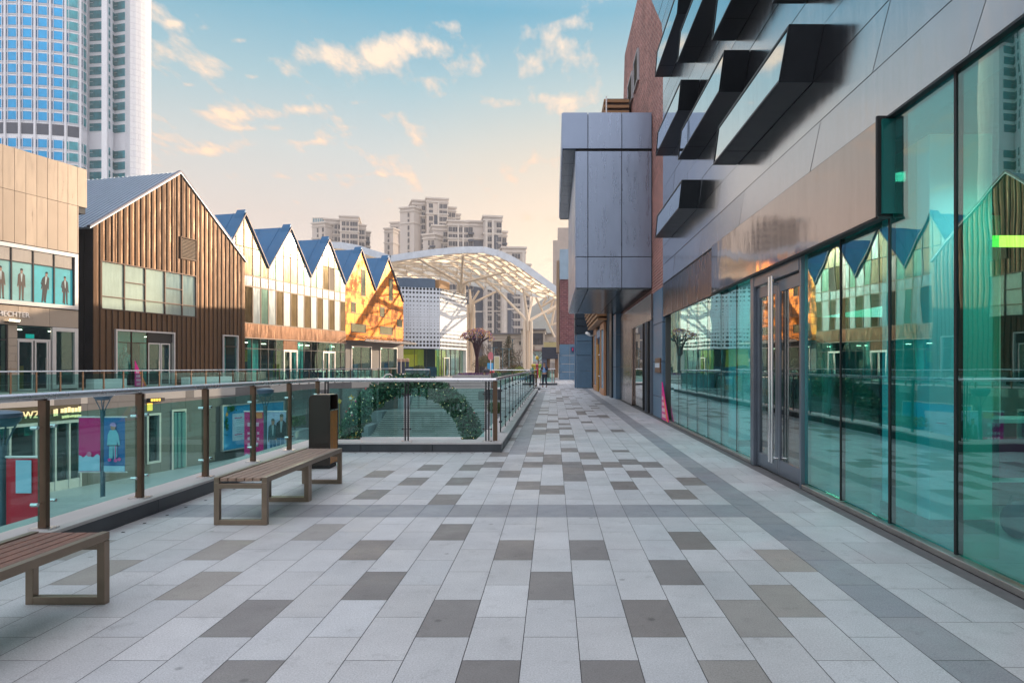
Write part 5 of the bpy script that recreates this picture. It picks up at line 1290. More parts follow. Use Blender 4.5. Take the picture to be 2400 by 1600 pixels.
for k in range(96):
    o = base if k == 0 else bpy.data.objects.new('bauble', bm_[k % 4])
    if k: COL.objects.link(o); o.parent = arch
    o.location = onarch(rA * 1.03) - org
    s = rnd.uniform(.7, 1.25); o.scale = (s, s, s)
mb = MB()
for k in range(300):
    p = onarch(rA * 1.05); mb.sph(p, .013, 4, 3)
tag(mb.build('fairy_light', M('warm fairy light', (1, .8, .4), .4, emit=(1, .75, .35), es=1.5), arch), kind='stuff')

# broad stairs in two flights with cheek walls and planters
STEP = M('granite steps', (.19, .20, .205), .6, 0, .16, 1.2, fine=.12, fs=40)
mb = MB(); n1, n2 = 13, 19; r = 5.0 / (n1 + n2); y = 63.0; z = LOW
for i in range(n1): mb.box(-16.8 + .04 * i, -6.4, y + .32 * i, y + .32 * (i + 1) + .002, LOW, z + r * (i + 1))
yl = y + .32 * n1; zl = z + r * n1; mb.box(-19.0, -6.0, yl + .06, yl + 4.0, LOW, zl + .002)
for i in range(n2): mb.box(-15.0, -6.4, yl + 4 + .30 * i, yl + 4 + .30 * (i + 1) + .002, LOW, zl + r * (i + 1))
struct(mb, 'stairs', STEP)
mb = MB()
for i in range(n1): mb.box(-16.8 + .04 * i, -6.4, y + .32 * i - .02, y + .32 * i + .05, z + r * (i + 1) - .035, z + r * (i + 1) + .012)
for i in range(n2): mb.box(-15.0, -6.4, yl + 4 + .30 * i - .02, yl + 4 + .30 * i + .05, zl + r * (i + 1) - .035, zl + r * (i + 1) + .012)
struct(mb, 'stair_nosing', M('pale nosing', (.60, .60, .58), .6))
def foliage(name, c, rx, ry, rz, n, size, mats, parent=None, hollow=.55):
    mb = MB()
    for k in range(n):
        while True:
            v = V((rnd.uniform(-1, 1), rnd.uniform(-1, 1), rnd.uniform(-1, 1)))
            if hollow < v.length < 1: break
        w = 1 + .13 * math.sin(v.x * 7 + k % 3) * math.cos(v.y * 6)
        mb.leaf(V(c) + V((v.x * rx * w, v.y * ry * w, v.z * rz * w)), size * rnd.uniform(.6, 1.2), rnd.randrange(len(mats)))
    return mb.build(name, mats, parent, fix=False)
GRN = [M('shrub green dark', (.03, .065, .018), .6, 0, .3, 1), M('shrub green mid', (.06, .115, .025), .6, 0, .3, 1), M('shrub green light', (.10, .15, .035), .6, 0, .3, 1)]
OLV = [M('olive leaf dark', (.06, .055, .02), .7), M('olive leaf', (.11, .095, .03), .7), M('rust leaf', (.20, .10, .05), .7)]
YGR = [M('yellow green leaf', (.20, .24, .03), .6), M('yellow leaf', (.32, .30, .04), .6), GRN[1]]
CHK = M('cheek wall stone', (.30, .34, .37), .6, 0, .12, .8)
def planter(x0, x1, y0, y1, z0, z1, lab, plant, plab):
    mb = MB(); mb.box(x0, x1, y0, y1, z0, z1 - .08); mb.box(x0 - .05, x1 + .05, y0 - .05, y1 + .05, z1 - .08, z1)
    tag(mb.build('planter', CHK), lab, 'planter')
    if plant == 'shrub':
        t = thing('shrub', plab, 'shrub', ((x0 + x1) / 2, (y0 + y1) / 2, z1)); c = ((x0 + x1) / 2, (y0 + y1) / 2, z1 + .5)
        mb = MB(); mb.sph(c, 1, 10, 8, ((x1 - x0) * .38, (y1 - y0) * .36, .42)); mb.build('inner_twigs', GRN[0], t, smooth='all')
        foliage('foliage', c, (x1 - x0) * .46, (y1 - y0) * .42, .55, 1300, .09, GRN, t)
    elif plant:
        t = thing('hedge', plab, 'hedge', ((x0 + x1) / 2, (y0 + y1) / 2, z1)); mb = MB()
        for k in range(int((x1 - x0) / .8)):
            c = (x0 + .5 + k * .8, (y0 + y1) / 2, z1); mb.tube([c, (c[0], c[1], z1 + .35)], .03, 5)
        mb.build('stem', M('stem brown', (.07, .05, .03), .8), t)
        mb = MB()
        for k in range(1500): mb.leaf((rnd.uniform(x0 + .2, x1 - .2), rnd.uniform(y0 + .1, y1 - .1), z1 + rnd.uniform(.3, .95)), .09, rnd.randrange(3))
        mb.build('foliage', GRN, t, fix=False)
planter(-19.2, -17.0, 62.6, 65.6, LOW, -4.0, 'low stone planter at the left foot of the broad stairs', 'shrub', 'rounded dark green shrub in the low planter at the left foot of the stairs')
planter(-19.6, -16.6, 66.0, 68.2, LOW, -2.9, 'middle stone planter against the left side of the lower flight', 'hedge', 'small leafy hedge in the middle planter left of the stairs landing')
planter(-19.4, -15.1, 71.6, 75.2, LOW, -1.75, 'upper stone planter left of the second flight of stairs', None, '')
planter(-21.4, -19.9, 62.0, 65.0, LOW, -3.4, 'stone planter beside the court wall left of the garland arch', 'hedge', 'small bright green hedge beside the court wall left of the garland arch')
planter(-6.2, -4.6, 62.5, 65.0, LOW, -2.9, 'pale blue stone planter at the right foot of the broad stairs', 'shrub', 'small dark green shrub at the right foot of the broad stairs')
planter(-6.2, -4.2, 70, 74, LOW, -1.0, 'upper stone planter right of the second flight of stairs', None, '')
planter(-21.6, -18.9, 50, 53, LOW, -3.3, 'brown leafed stone planter on the court floor in front of the wall', 'hedge', 'brownish hedge on the court floor in front of the wall')
mb = MB(); fl = [M('purple pansies', (.10, .02, .14), .8), M('mauve pansies', (.22, .08, .25), .8), M('yellow pansies', (.55, .48, .12), .8), GRN[0]]
for k in range(900): mb.leaf((rnd.uniform(-19.2, -15.3), rnd.uniform(71.7, 74.8), -1.74 + rnd.uniform(0, .2)), .08, rnd.choice((0, 0, 1, 3)), 1)
tag(mb.build('flower_bed', fl, fix=False), 'bed of purple pansies in the upper planter left of the stairs', 'flowers', kind='stuff')
t = thing('star_ornament', 'gold star ornament with a small white star on a stick left of the garland arch', 'ornament', (-11.2, 36, LOW))
c = at(823, 932, 36)
def star(c, R_, r_, th, mb, mi):
    mb.prism([c + V(((R_ if k % 2 == 0 else r_) * math.sin(math.pi * k / 5), 0, (R_ if k % 2 == 0 else r_) * math.cos(math.pi * k / 5))) for k in range(10)], (0, th, 0), mi)
mb = MB(); star(c, .2, .09, .05, mb, 0); mb.build('gold_star', M('gold foil', (.75, .48, .10), .25, .8), t)
mb = MB(); star(c + V((-.02, -.03, -.02)), .1, .045, .02, mb, 0); mb.build('white_star', G['white'], t)
mb = MB(); mb.tube([c + V((0, .03, -.1)), V((c.x, c.y + .03, LOW))], .015, 6); mb.build('stick', M('gold stick', (.5, .3, .06), .4, .6), t)
c = at(795, 940, 34); t = thing('star_ornament', 'second gold star ornament half hidden beside the litter bin', 'ornament', (c.x, c.y, LOW))
mb = MB(); star(c, .16, .07, .05, mb, 0); mb.build('gold_star', MC['gold foil'], t)
mb = MB(); mb.tube([c + V((0, .03, -.1)), V((c.x, c.y + .03, LOW))], .015, 6); mb.build('stick', MC['gold stick'], t)

# escalator head, kiosks and pot beside the copper building
t = thing('escalator', 'escalator head with two pale looping handrails below the copper building', 'escalator', FW.p(FW.a(905), .4, 0))
for k, (p0, p1) in enumerate(((888, 920), (922, 952))):
    Y0 = 60.0; mb = MB(); b = at(p0, 888, Y0); e = at(p1, 888, Y0); w = e.x - b.x
    mb.tube([(b.x - .5, Y0, -.6), (b.x + w * .25, Y0, .35), (b.x + w * .5, Y0, .72), (b.x + w * .8, Y0, .78), (b.x + w * .95, Y0, .66), (e.x, Y0, .3), (e.x + .02, Y0, -.2)], .05, 8); mb.build('handrail', M('pale handrail', (.62, .56, .55), .3, .3), t, smooth=True)
    mb = MB(); mb.prism([V((b.x - .4, Y0, -.6)), V((b.x + w * .3, Y0, .3)), V((b.x + w * .55, Y0, .66)), V((b.x + w * .85, Y0, .7)), V((e.x, Y0, -.2)), V((e.x, Y0, -.6))], (0, .03, 0)); mb.build('glass_side', G['far_glass'], t)
mb = MB(); b = at(888, 900, 60); mb.prism([V((b.x - .6, 60.1, -1.1)), V((b.x + 2.4, 60.1, -.7)), V((b.x + 2.4, 60.1, -.25)), V((b.x - .6, 60.1, -.25))], (0, 1.5, 0)); mb.build('truss', M('escalator truss', (.20, .21, .22), .5, .4), t)
KS = M('kiosk navy', (.035, .05, .085), .35, .3)
for k, px in enumerate((935, 945, 954.5)):
    p = at(px, 880, 82); t = thing('directory_post', ('left', 'middle', 'right')[k] + ' one of three dark slab posts with bent pale tops before the copper shops', 'directory post', (p.x, p.y, 0), 0, 'dark slab directory posts')
    mb = MB(); mb.prism([V((p.x - .19, p.y, 0)), V((p.x + .19, p.y, 0)), V((p.x + .19, p.y, 2.0)), V((p.x - .19, p.y, 2.0))], (0, .12, 0)); mb.build('slab', KS, t)
    mb = MB(); mb.hexa([V((p.x - .2, p.y - .02, 2.0)), V((p.x + .2, p.y - .02, 2.0)), V((p.x + .2, p.y + .14, 2.0)), V((p.x - .2, p.y + .14, 2.0)), V((p.x - .16, p.y - .12, 2.36)), V((p.x + .22, p.y - .12, 2.30)), V((p.x + .22, p.y + .1, 2.36)), V((p.x - .16, p.y + .1, 2.4))]); mb.build('bent_top', M('salmon metal', (.60, .38, .28), .4, .3), t)
t = thing('balustrade', 'short far glass rail in front of the round potted shrub', 'balustrade', (-17, 72, 0)); p0, p1 = at(950, 867, 72), at(1007, 867, 72)
mb = MB(); mb.tube([V((p0.x, 72, 1.1)), V((p1.x, 72, 1.1))], .05, 8); mb.build('handrail', G['rail_steel'], t)
mb = MB(); mb.box(p0.x, p1.x, 71.98, 72.02, -.3, 1.0); mb.build('glass_panel', G['far_glass'], t)
for x in (p0.x, (p0.x + p1.x) / 2, p1.x): mb = MB(); mb.box(x - .04, x + .04, 72.03, 72.09, -.3, 1.1); mb.build('post', G['bronze'], t)
c = at(983, 880, 76); t = thing('potted_shrub', 'round clipped shrub in a dark pot behind the short far glass rail', 'potted plant', (c.x, 76, 0))
mb = MB(); mb.lathe([(.4, 0), (.55, .5), (.62, 1.0), (.58, 1.02)], (c.x, 76, 0), 14); mb.build('pot', M('dark teal pot', (.02, .07, .08), .4), t, smooth=True)
foliage('foliage', (c.x, 76, 1.2), .62, .6, .38, 900, .1, [GRN[0], OLV[1], GRN[1]], t, .2)

# ================================================================== PLAZA BEYOND THE STAIRS
WT = M('warm white steel', (.74, .62, .50), .4, 0, .05, .5)
can = thing('canopy', 'huge white wave shaped grid canopy carried on branching steel columns', 'canopy', (-12, 112, 0))
# front edge and rear edge of the canopy surface, read at their own depths
YF, YB = 100.0, 132.0
fe = [(700, 588), (760, 576), (800, 577), (840, 584), (870, 594), (915, 608), (960, 601), (1010, 594), (1060, 589), (1095, 587), (1133, 587), (1169, 596), (1200, 610), (1233, 630), (1270, 657), (1304, 682), (1340, 712)]
re = [(770, 648), (800, 645), (840, 645), (870, 648), (905, 652), (940, 656), (975, 656), (1010, 657), (1055, 660), (1085, 664), (1120, 670), (1156, 679), (1190, 684), (1225, 689), (1265, 695), (1307, 701), (1340, 706)]
FEp = [at(x, y, YF) for x, y in fe]; REp = [at(x, y, YB) for x, y in re]
def surf(u, v):
    f = u * (len(FEp) - 1); i = min(int(f), len(FEp) - 2); w = f - i
    a = FEp[i].lerp(FEp[i + 1], w); b = REp[i].lerp(REp[i + 1], w); p = a.lerp(b, v); p.z += 1.1 * math.sin(math.pi * v); return p
NU, NV = 32, 8
mb = MB()
MEMB, _nt, _o = _new('translucent roof membrane')
_d = nd(_nt, 'ShaderNodeBsdfDiffuse'); _d.inputs[0].default_value = (.80, .76, .70, 1); _t = nd(_nt, 'ShaderNodeBsdfTranslucent'); _t.inputs[0].default_value = (1.0, .92, .76, 1)
_m = nd(_nt, 'ShaderNodeMixShader'); _m.inputs[0].default_value = .8; _nt.links.new(_d.outputs[0], _m.inputs[1]); _nt.links.new(_t.outputs[0], _m.inputs[2]); _tp = nd(_nt, 'ShaderNodeBsdfTransparent'); _tp.inputs[0].default_value = (1, .95, .86, 1); _m2 = nd(_nt, 'ShaderNodeMixShader'); _m2.inputs[0].default_value = .68; _nt.links.new(_m.outputs[0], _m2.inputs[1]); _nt.links.new(_tp.outputs[0], _m2.inputs[2]); _nt.links.new(_m2.outputs[0], _o.inputs[0])
for i in range(NU):
    for j in range(NV):
        mb.quad(*[surf(u, v) + V((0, 0, .35)) for u, v in ((i / NU, j / NV), ((i + 1) / NU, j / NV), ((i + 1) / NU, (j + 1) / NV), (i / NU, (j + 1) / NV))])
mb.build('membrane', MEMB, can, smooth='all')
for j in range(1, NV):
    mb = MB(); mb.tube([surf(i / NU, j / NV) for i in range(NU + 1)], .16, 6); mb.build('purlin', WT, can, smooth=True)
for i in range(0, NU + 1, 2):
    mb = MB(); q = [surf(min(1, max(0, (i / NU) + .30 * (v / NV - .5))), v / NV) - V((0, 0, .2)) for v in range(NV + 1)]
    for p0, p1 in zip(q[:-1], q[1:]): mb.bar(p0, p1, .22, .55)
    mb.build('rib', WT, can)
for i in range(1, NU, 2):
    mb = MB(); mb.tube([surf(i / NU, v / NV) for v in range(NV + 1)], .10, 6); mb.build('tie_rod', WT, can, smooth=True)
for fn, v in (('edge_beam', 0), ('rear_beam', 1)):
    mb = MB(); q = [surf(i / NU, v) for i in range(NU + 1)]
    for p0, p1 in zip(q[:-1], q[1:]): mb.bar(p0 + V((0, 0, .1)), p1 + V((0, 0, .1)), .3, .95 if v == 0 else .6)
    mb.build(fn, M('pale blue white fascia', (.66, .70, .76), .35, .2), can)
mb = MB(); q = [surf(0, v / NV) for v in range(NV + 1)]
for p0, p1 in zip(q[:-1], q[1:]): mb.bar(p0, p1, .3, .7)
mb.build('edge_beam', WT, can)
def ztube(p, Y): return at(p[0], p[1], Y)
def column(base, split, ends, Y, rad, pipes=3):
    mb = MB()
    b = at(base[0], base[1], Y); s = at(split[0], split[1], Y)
    for k in range(pipes):
        dx = (k - (pipes - 1) / 2) * rad * 2.1
        mb.tube([V((b.x + dx, Y + (.3 if k == 1 else 0), -.1)), V((b.x + dx, Y + (.3 if k == 1 else 0), s.z - .5)), V((s.x + dx * .9, Y, s.z + .3))], rad, 10)
    for ex, ey, Ye in ends:
        e = at(ex, ey, Ye); d = (e - s); mb.tube([s - V((0, 0, 1.2)), s + V((0, 0, .0)) + d * .04, s + d * .14 + V((0, 0, .25)), e], [rad, rad * .95, rad * .9, rad * .7], 10)
    mb.lathe([(rad * 4.4, 0), (rad * 4.4, .5), (rad * 3.6, .7)], (b.x, Y, -.05), 16)
    return mb.build('column', WT, can, smooth=True)
column((1081, 870), (1081, 668), [(977, 605, 102), (1085, 598, 104), (1187, 637, 108)], 112, .25)
column((1103, 872), (1103, 717), [(1101, 678, 118), (1123, 681, 118), (1162, 684, 120)], 118, .26)
column((1237, 866), (1237, 757), [(1158, 672, 112), (1226, 675, 104), (1248, 697, 118), (1302, 717, 112)], 106, .25)
mb = MB()
for a, b in (((1256, 697), (1300, 790)), ((1270, 718), (1300, 700)), ((1292, 763), (1303, 705)), ((1282, 735), (1306, 722)), ((1293, 762), (1306, 757)), ((1272, 712), (1280, 700)), ((1287, 735), (1296, 702))): mb.tube([at(*a, 124), at(*b, 124)], .2, 8)
mb.build('truss', WT, can, smooth=True)

# sculpted tree with coloured balls in its planter
c = at(1108, 888, 82); tx = at(1118, 872, 84).x
t = thing('planter', 'long pale stone planter under the sculpted metal tree', 'planter', (tx, 83.5, 0)); p0, p1 = at(1060, 888, 82), at(1154, 888, 82)
mb = MB(); mb.prism([V((p0.x, 82, -.03)), V((p1.x, 82, -.03)), V((p1.x + .1, 86.5, -.03)), V((p0.x + 1.2, 86.5, -.03))], (0, 0, .42)); mb.build('stone_bed', M('planter concrete', (.36, .35, .36), .7, 0, .15, 1), t, bevel=.03)
mb = MB()
for k in range(1500): mb.leaf((rnd.uniform(p0.x + .5, p1.x - .1), rnd.uniform(82.2, 86), .40 + rnd.uniform(0, .22)), .08, rnd.choice((0, 0, 0, 1)) if abs(k % 7) else 2, 1)
tag(mb.build('flower_bed', fl, fix=False), 'bed of purple and yellow pansies around the sculpted metal tree', 'flowers', kind='stuff')
tr = thing('tree_sculpture', 'dark metal tree sculpture with a crown of purple and gold blossoms', 'sculpture', (tx, 84, .35))
PUR = M('plum painted steel', (.045, .012, .022), .4, .3, .2, 2)
mb = MB(); T0 = V((tx, 84, .35)); ends = []
mb.tube([T0, T0 + V((0, 0, .5)), T0 + V((0, 0, 2.4)), T0 + V((0, 0, 3.0))], [.36, .26, .21, .22], 12)
for k in range(12):
    an = k * math.pi / 6 + .2; c_, s_ = math.cos(an), math.sin(an); rr = 1.75 if k % 2 else 1.05; hh = 4.75 if k % 2 else 5.3
    q = [T0 + V((.12 * c_, .12 * s_, 2.2)), T0 + V((.3 * c_, .3 * s_, 3.2)), T0 + V((.55 * c_, .55 * s_, 4.0)), T0 + V((rr * .75 * c_, rr * .75 * s_, hh - .25)), T0 + V((rr * c_, rr * s_, hh))]
    mb.tube(q, [.1, .09, .08, .06, .04], 7); ends.append(q[-1]); ends.append(q[-2])
    for sgn in (-1, 1):
        an2 = an + sgn * .28; e = T0 + V((rr * 1.05 * math.cos(an2), rr * 1.05 * math.sin(an2), hh - .15)); mb.tube([q[2], q[2].lerp(e, .5) + V((0, 0, .1)), e], [.06, .05, .035], 6); ends.append(e)
mb.build('trunk', PUR, tr, smooth=True)
mb = MB(); cr = random.Random(4)
for k in range(330):
    an = cr.random() * 6.283; ph = cr.uniform(.0, 1.0) ** .8
    r_ = 2.2 * math.cos(ph * 1.4) * cr.uniform(.82, 1.02); zc_ = 4.35 + 1.35 * math.sin(ph * 1.4) * cr.uniform(.85, 1.02)
    p = T0 + V((r_ * math.cos(an), r_ * math.sin(an), zc_))
    for q in range(3): mb.sph(p + V((cr.gauss(0, .07), cr.gauss(0, .07), cr.gauss(0, .07))), cr.uniform(.03, .06), 5, 4, mi=cr.choice((0, 0, 1, 2, 2, 2, 3, 3)))
mb.build('crown', [M('violet blossom', (.16, .06, .30), .4), M('lilac blossom', (.30, .18, .46), .4), M('gold blossom', (.66, .38, .05), .35, .3), M('orange blossom', (.58, .20, .05), .4)], tr, smooth='all')

# trees, shrubs and small street things on the plaza
BARK = M('winter bark', (.16, .115, .09), .9, 0, .3, 2)
def bare_tree(px, Y, h, lab, spread=.55, seed=1):
    r_ = random.Random(seed); b = at(px, 860, Y); t = thing('bare_tree', lab, 'tree', (b.x, Y, -.03), 0, 'leafless winter trees on the plaza')
    trunk, crown = MB(), MB()
    def grow(p, d, L, rad, depth):
        e = p + d * L; m_ = p.lerp(e, .5) + V((r_.gauss(0, .04), r_.gauss(0, .04), 0)) * L
        (trunk if depth == 0 else crown).tube([p, m_, e], [rad, rad * .85, rad * .7], 5 if depth else 7, cap=False)
        if depth >= 5: return
        for k in range(3 if depth < 4 else 2):
            nd_ = (d + V((r_.gauss(0, spread), r_.gauss(0, spread), r_.uniform(-.05, .35)))).normalized()
            grow(e if k else p.lerp(e, .8), nd_, L * r_.uniform(.58, .8), rad * .62, depth + 1)
    grow(V((b.x, Y, -.03)), V((0, 0, 1)), h * .3, h * .018, 0)
    trunk.build('trunk', BARK, t); crown.build('crown', BARK, t)
bare_tree(1152, 124, 7.6, 'tallest leafless tree between the sculpted tree and the cedar', seed=5)
bare_tree(1175, 138, 6.6, 'thin leafless tree just left of the dark cedar', seed=8)
bare_tree(1218, 132, 7, 'leafless tree between the cedar and the right canopy column', seed=12)
bare_tree(1262, 128, 7.5, 'leafless tree to the right of the right canopy column', seed=15)
b = at(1192, 860, 126); t = thing('cedar_tree', 'dark layered cedar in front of the stone building', 'tree', (b.x, 126, 0))
mb = MB(); mb.tube([(b.x, 126, -.03), (b.x + .1, 126, 3.5), (b.x, 126, 7.2)], [.3, .2, .03], 8); mb.build('trunk', BARK, t)
mb = MB(); cd = random.Random(6)
for k in range(74):
    z = 1.2 + 5.9 * k / 74; L = (2.9 * (1 - k / 76) ** .9 + .15) * cd.uniform(.6, 1.08); an = k * 2.4 + cd.uniform(-.4, .4)
    dv = V((math.cos(an), math.sin(an), .05)); p0 = V((b.x, 126, z))
    for s in range(int(8 + L * 20)):
        f = cd.random(); p = p0 + dv * (L * f) + V((cd.gauss(0, .16), cd.gauss(0, .16), cd.gauss(0, .09) - .35 * f * f + .12)); mb.leaf(p, cd.uniform(.08, .17), cd.randrange(3), .8)
    mb.tube([p0, p0 + dv * L * .9 + V((0, 0, -.25))], [.05, .02], 4, 3, cap=False)
mb.build('crown', [M('cedar dark', (.035, .05, .03), .7), M('cedar mid', (.065, .08, .045), .7), M('cedar warm', (.12, .10, .06), .7), BARK], t, fix=False)
def shrub(px, py, Y, r_, lab, mats, rz=.8):
    c = at(px, py, Y); t = thing('shrub', lab, 'shrub', (c.x, Y, 0), 0, 'clipped round shrubs on the plaza'); mb = MB(); mb.sph((c.x, Y, r_ * rz * .7), r_ * .82, 12, 8, (1, 1, rz)); mb.build('inner_twigs', mats[0], t, smooth='all'); foliage('foliage', (c.x, Y, r_ * rz * .7), r_, r_, r_ * rz, 900, .13, mats, t, .7)
shrub(1138, 840, 112, 2.1, 'large russet round shrub behind the sculpted tree', [OLV[0], OLV[2], OLV[2]], 1.0)
shrub(1209, 850, 110, 1.25, 'dark russet round shrub in front of the cedar', [OLV[0], OLV[2], OLV[1]])
shrub(1196, 860, 106, .85, 'green round shrub between two russet ones', GRN)
shrub(1218, 862, 104, 1.0, 'yellow green round shrub left of the right canopy column', YGR)
shrub(1172, 862, 102, 1.1, 'broad olive shrub behind the end rail', OLV, .55)
shrub(1163, 864, 100, .7, 'small yellow shrub near the blue lamp post', YGR, .6)
shrub(1157, 852, 108, .9, 'dark green round shrub behind the blue lamp post', GRN)
def lamp_post(px, Y, h, lab):
    b = at(px, 860, Y); t = thing('lamp_post', lab, 'street lamp', (b.x, Y, 0), 0, 'slim lamp posts on the plaza')
    mb = MB(); mb.tube([(b.x, Y, -.03), (b.x, Y, h)], .07, 8); mb.build('pole', LB, t)
    mb = MB(); mb.box(b.x - .5, b.x + .5, Y - .12, Y + .12, h, h + .1); mb.lathe([(.09, h - .4), (.12, h)], (b.x, Y, 0), 8); mb.build('lamp_head', LB, t)
lamp_post(1157, 88, 3.8, 'blue lamp post with a T shaped head right of the sculpted tree'); lamp_post(1178, 120, 4.5, 'slim lamp post left of the cedar trunk'); lamp_post(1193, 117, 4.4, 'slim lamp post in front of the cedar trunk'); lamp_post(1201, 130, 6.5, 'tall pale lamp post right of the cedar')
c = at(1150, 835, 96); t = thing('round_sign', 'pink rounded sign disc on a thin post behind the sculpted tree', 'sign', (c.x, 96, 0))
mb = MB(); mb.tube([(c.x, 96, -.03), (c.x, 96, 2.4)], .05, 6); mb.build('post', G['white'], t)
mb = MB(); mb.prism([V((c.x + .38 * math.cos(k * .45), 96, 2.85 + .62 * math.sin(k * .45))) for k in range(14)], (0, .08, 0)); mb.build('disc', M('rose sign', (.62, .18, .22), .5), t)
c = at(1149, 860, 98); t = thing('info_panel', 'bright blue upright information panel behind the sculpted tree', 'sign', (c.x, 98, 0))
mb = MB(); mb.box(c.x - .42, c.x + .42, 98, 98.12, .4, 1.9); mb.build('panel', M('sky blue panel', (.05, .38, .75), .4), t)
mb = MB(); mb.box(c.x - .3, c.x - .22, 98.02, 98.1, -.03, .4); mb.box(c.x + .22, c.x + .3, 98.02, 98.1, -.03, .4); mb.build('leg', G['white'], t)
p0, p1 = at(1158, 860, 105), at(1171, 860, 105); t = thing('glass_kiosk', 'pale yellow glazed kiosk panel behind the end rail', 'kiosk', (p0.x, 105, 0))
mb = MB(); mb.box(p0.x + .06, p1.x - .06, 105, 105.1, .06, 2.9); mb.build('panel', M('yellow frosted glass', (.55, .52, .32), .3), t)
mb = MB(); mb.box(p0.x, p0.x + .06, 104.98, 105.12, -.03, 3); mb.box(p1.x - .06, p1.x, 104.98, 105.12, -.03, 3); mb.box(p0.x + .06, p1.x - .06, 104.98, 105.12, 2.9, 3); mb.build('frame', G['white'], t)
c = at(1132, 860, 90); t = thing('dark_urn', 'dark tall urn shaped planter behind the sculpted tree', 'urn', (c.x, 90, 0)); mb = MB(); mb.lathe([(.3, 0), (.5, .4), (.55, .9), (.42, 1.25), (.45, 1.4)], (c.x, 90, -.03), 14); mb.build('pot', M('charcoal urn', (.04, .035, .045), .5), t, smooth=True)
mb = MB(); mb.lathe([(.47, 1.36), (.47, 1.42), (.3, 1.42)], (c.x, 90, -.03), 14); mb.build('rim', M('charcoal rim', (.09, .08, .09), .4), t)
c = at(1143, 870, 88); t = thing('kiddie_car', 'red and yellow toy car with a dark hood beside the sculpted tree planter', 'toy car', (c.x, 88, 0))
mb = MB(); mb.box(c.x - .75, c.x + .55, 87.7, 88.5, .15, .6); mb.build('body', M('toy yellow', (.65, .34, .02), .35), t, bevel=.1)
mb = MB(); mb.box(c.x + .3, c.x + .85, 87.65, 88.5, .15, .85); mb.build('bonnet', M('toy red', (.6, .02, .03), .35), t, bevel=.1)
mb = MB(); mb.sph((c.x - .1, 88.1, .75), .5, 10, 8, (1, .8, .8)); mb.build('hood', M('toy dark hood', (.03, .03, .05), .4), t, smooth='all')
for dx in (-.55, .5): mb = MB(); mb.tube([(c.x + dx, 87.6, .17), (c.x + dx, 87.72, .17)], .18, 10); mb.build('wheel', G['black'], t)
c = at(1160, 880, 41.5); t = thing('litter_bin', 'small distant brown litter bin at the left end of the far cross balustrade', 'bin', (c.x, 41.5, 0))
mb = MB(); mb.box(c.x - .15, c.x + .15, 41.3, 41.7, 0, 1.08); mb.build('casing', MC['dark brown painted steel'], t, bevel=.03)
mb = MB(); mb.box(c.x + .151, c.x + .16, 41.35, 41.65, .7, .95); mb.build('opening', G['black'], t)
fig = [((.02, .22, .16), (.55, .38, .02)), ((.62, .50, .02), (.7, .6, .1)), ((.60, .03, .10), (.55, .1, .12)), ((.30, .52, .03), (.35, .55, .05))]
for k, (px, (c1, c2)) in enumerate(zip((1249, 1253, 1258.5, 1265.5), fig)):
    c = at(px, 860, 84); nm = ('teal', 'yellow', 'crimson', 'lime green')[k]
    t = thing('figure_statue', nm + ' painted standing figure beyond the person on the walkway', 'statue', (c.x, 84, 0), 0, 'bright painted figures beyond the walkway')
    mb = MB(); mb.tube([V((c.x, 84, z)) for z in (.0, .35, .8, 1.15, 1.3)], [.12, .17, .22, .2, .08], 10)
    for s in (-1, 1): mb.tube([V((c.x + .16 * s, 84, 1.12)), V((c.x + .3 * s, 84, .9)), V((c.x + .33 * s, 83.9, 1.15))], [.07, .06, .05], 6)
    mb.build('body', M(nm + ' paint', c1, .3), t, smooth='all')
    mb = MB(); mb.sph((c.x, 84, 1.48), .18, 10, 8, (1, 1, 1.05)); mb.lathe([(.26, 1.5), (.24, 1.6), (.08, 1.75)], (c.x, 84, 0), 10); mb.build('head', M(nm + ' paint light', c2, .3), t, smooth='all')
c = at(1258, 842, 86); t = thing('balloon', 'red white and yellow striped balloon above the painted figures', 'balloon', (c.x, 86, 0))
mb = MB(); mb.sph((c.x, 86, 2.5), .26, 12, 10); 
for i in range(len(mb.f)): mb.m[i] = (0, 1, 2)[(i % 12) // 4]
mb.build('envelope', [M('balloon red', (.6, .02, .08), .3), M('balloon white', (.8, .75, .7), .3), M('balloon yellow', (.7, .5, .05), .3)], t, smooth='all')
mb = MB(); mb.tube([(c.x, 86, 0), (c.x, 86, 2.25)], .012, 5); mb.build('string', G['white'], t)
# ================================================================== TOWER
tow = thing('office_tower', 'tall white and blue glass tower with a curved front behind the beige building', 'tower', (-140, 190, 0))
TWHITE = M('tower white cladding', (.78, .79, .84), .4, .1, .05, .05)
TGRID = brickmat('tower white panels', (.84, .83, .84), (.82, .81, .83), (.55, .53, .57), 3.3, 1.6, 'xy+', .1, .02, .04)
TBLUE = mirror_metal('tower cyan glass', (.0, .34, .70), .06, .12, .35, .05, .15); TSIDE = mirror_metal('tower deep glass', (.015, .12, .26), .08, .2, .5, .05, .15); TTEAL = mirror_metal('tower teal glass', (.05, .30, .36), .06, .35, .5, .1, .2)
TDARK = M('tower plant louvre', (.06, .075, .11), .5)
def g2(px, Y): return ((px - CX) * Y / F0, Y)
arc = [(-95, 187.5), (-60, 186), (-23, 185), (13, 184.7), (47, 184.8), (83, 185.3), (119, 186), (155, 187), (190, 188.6), (204, 191.5)]
pts = [g2(*p) for p in arc]; rec = [g2(*p) for p in ((206, 193.5), (240, 193), (254, 191), (268, 195), (294, 194), (305, 192.5))]
fin = [g2(*p) for p in ((305, 188), (318, 188.6), (330, 189.6), (341, 190.8), (350, 192.2), (354.5, 193.6))]
ZT = 118.0
mb = MB()
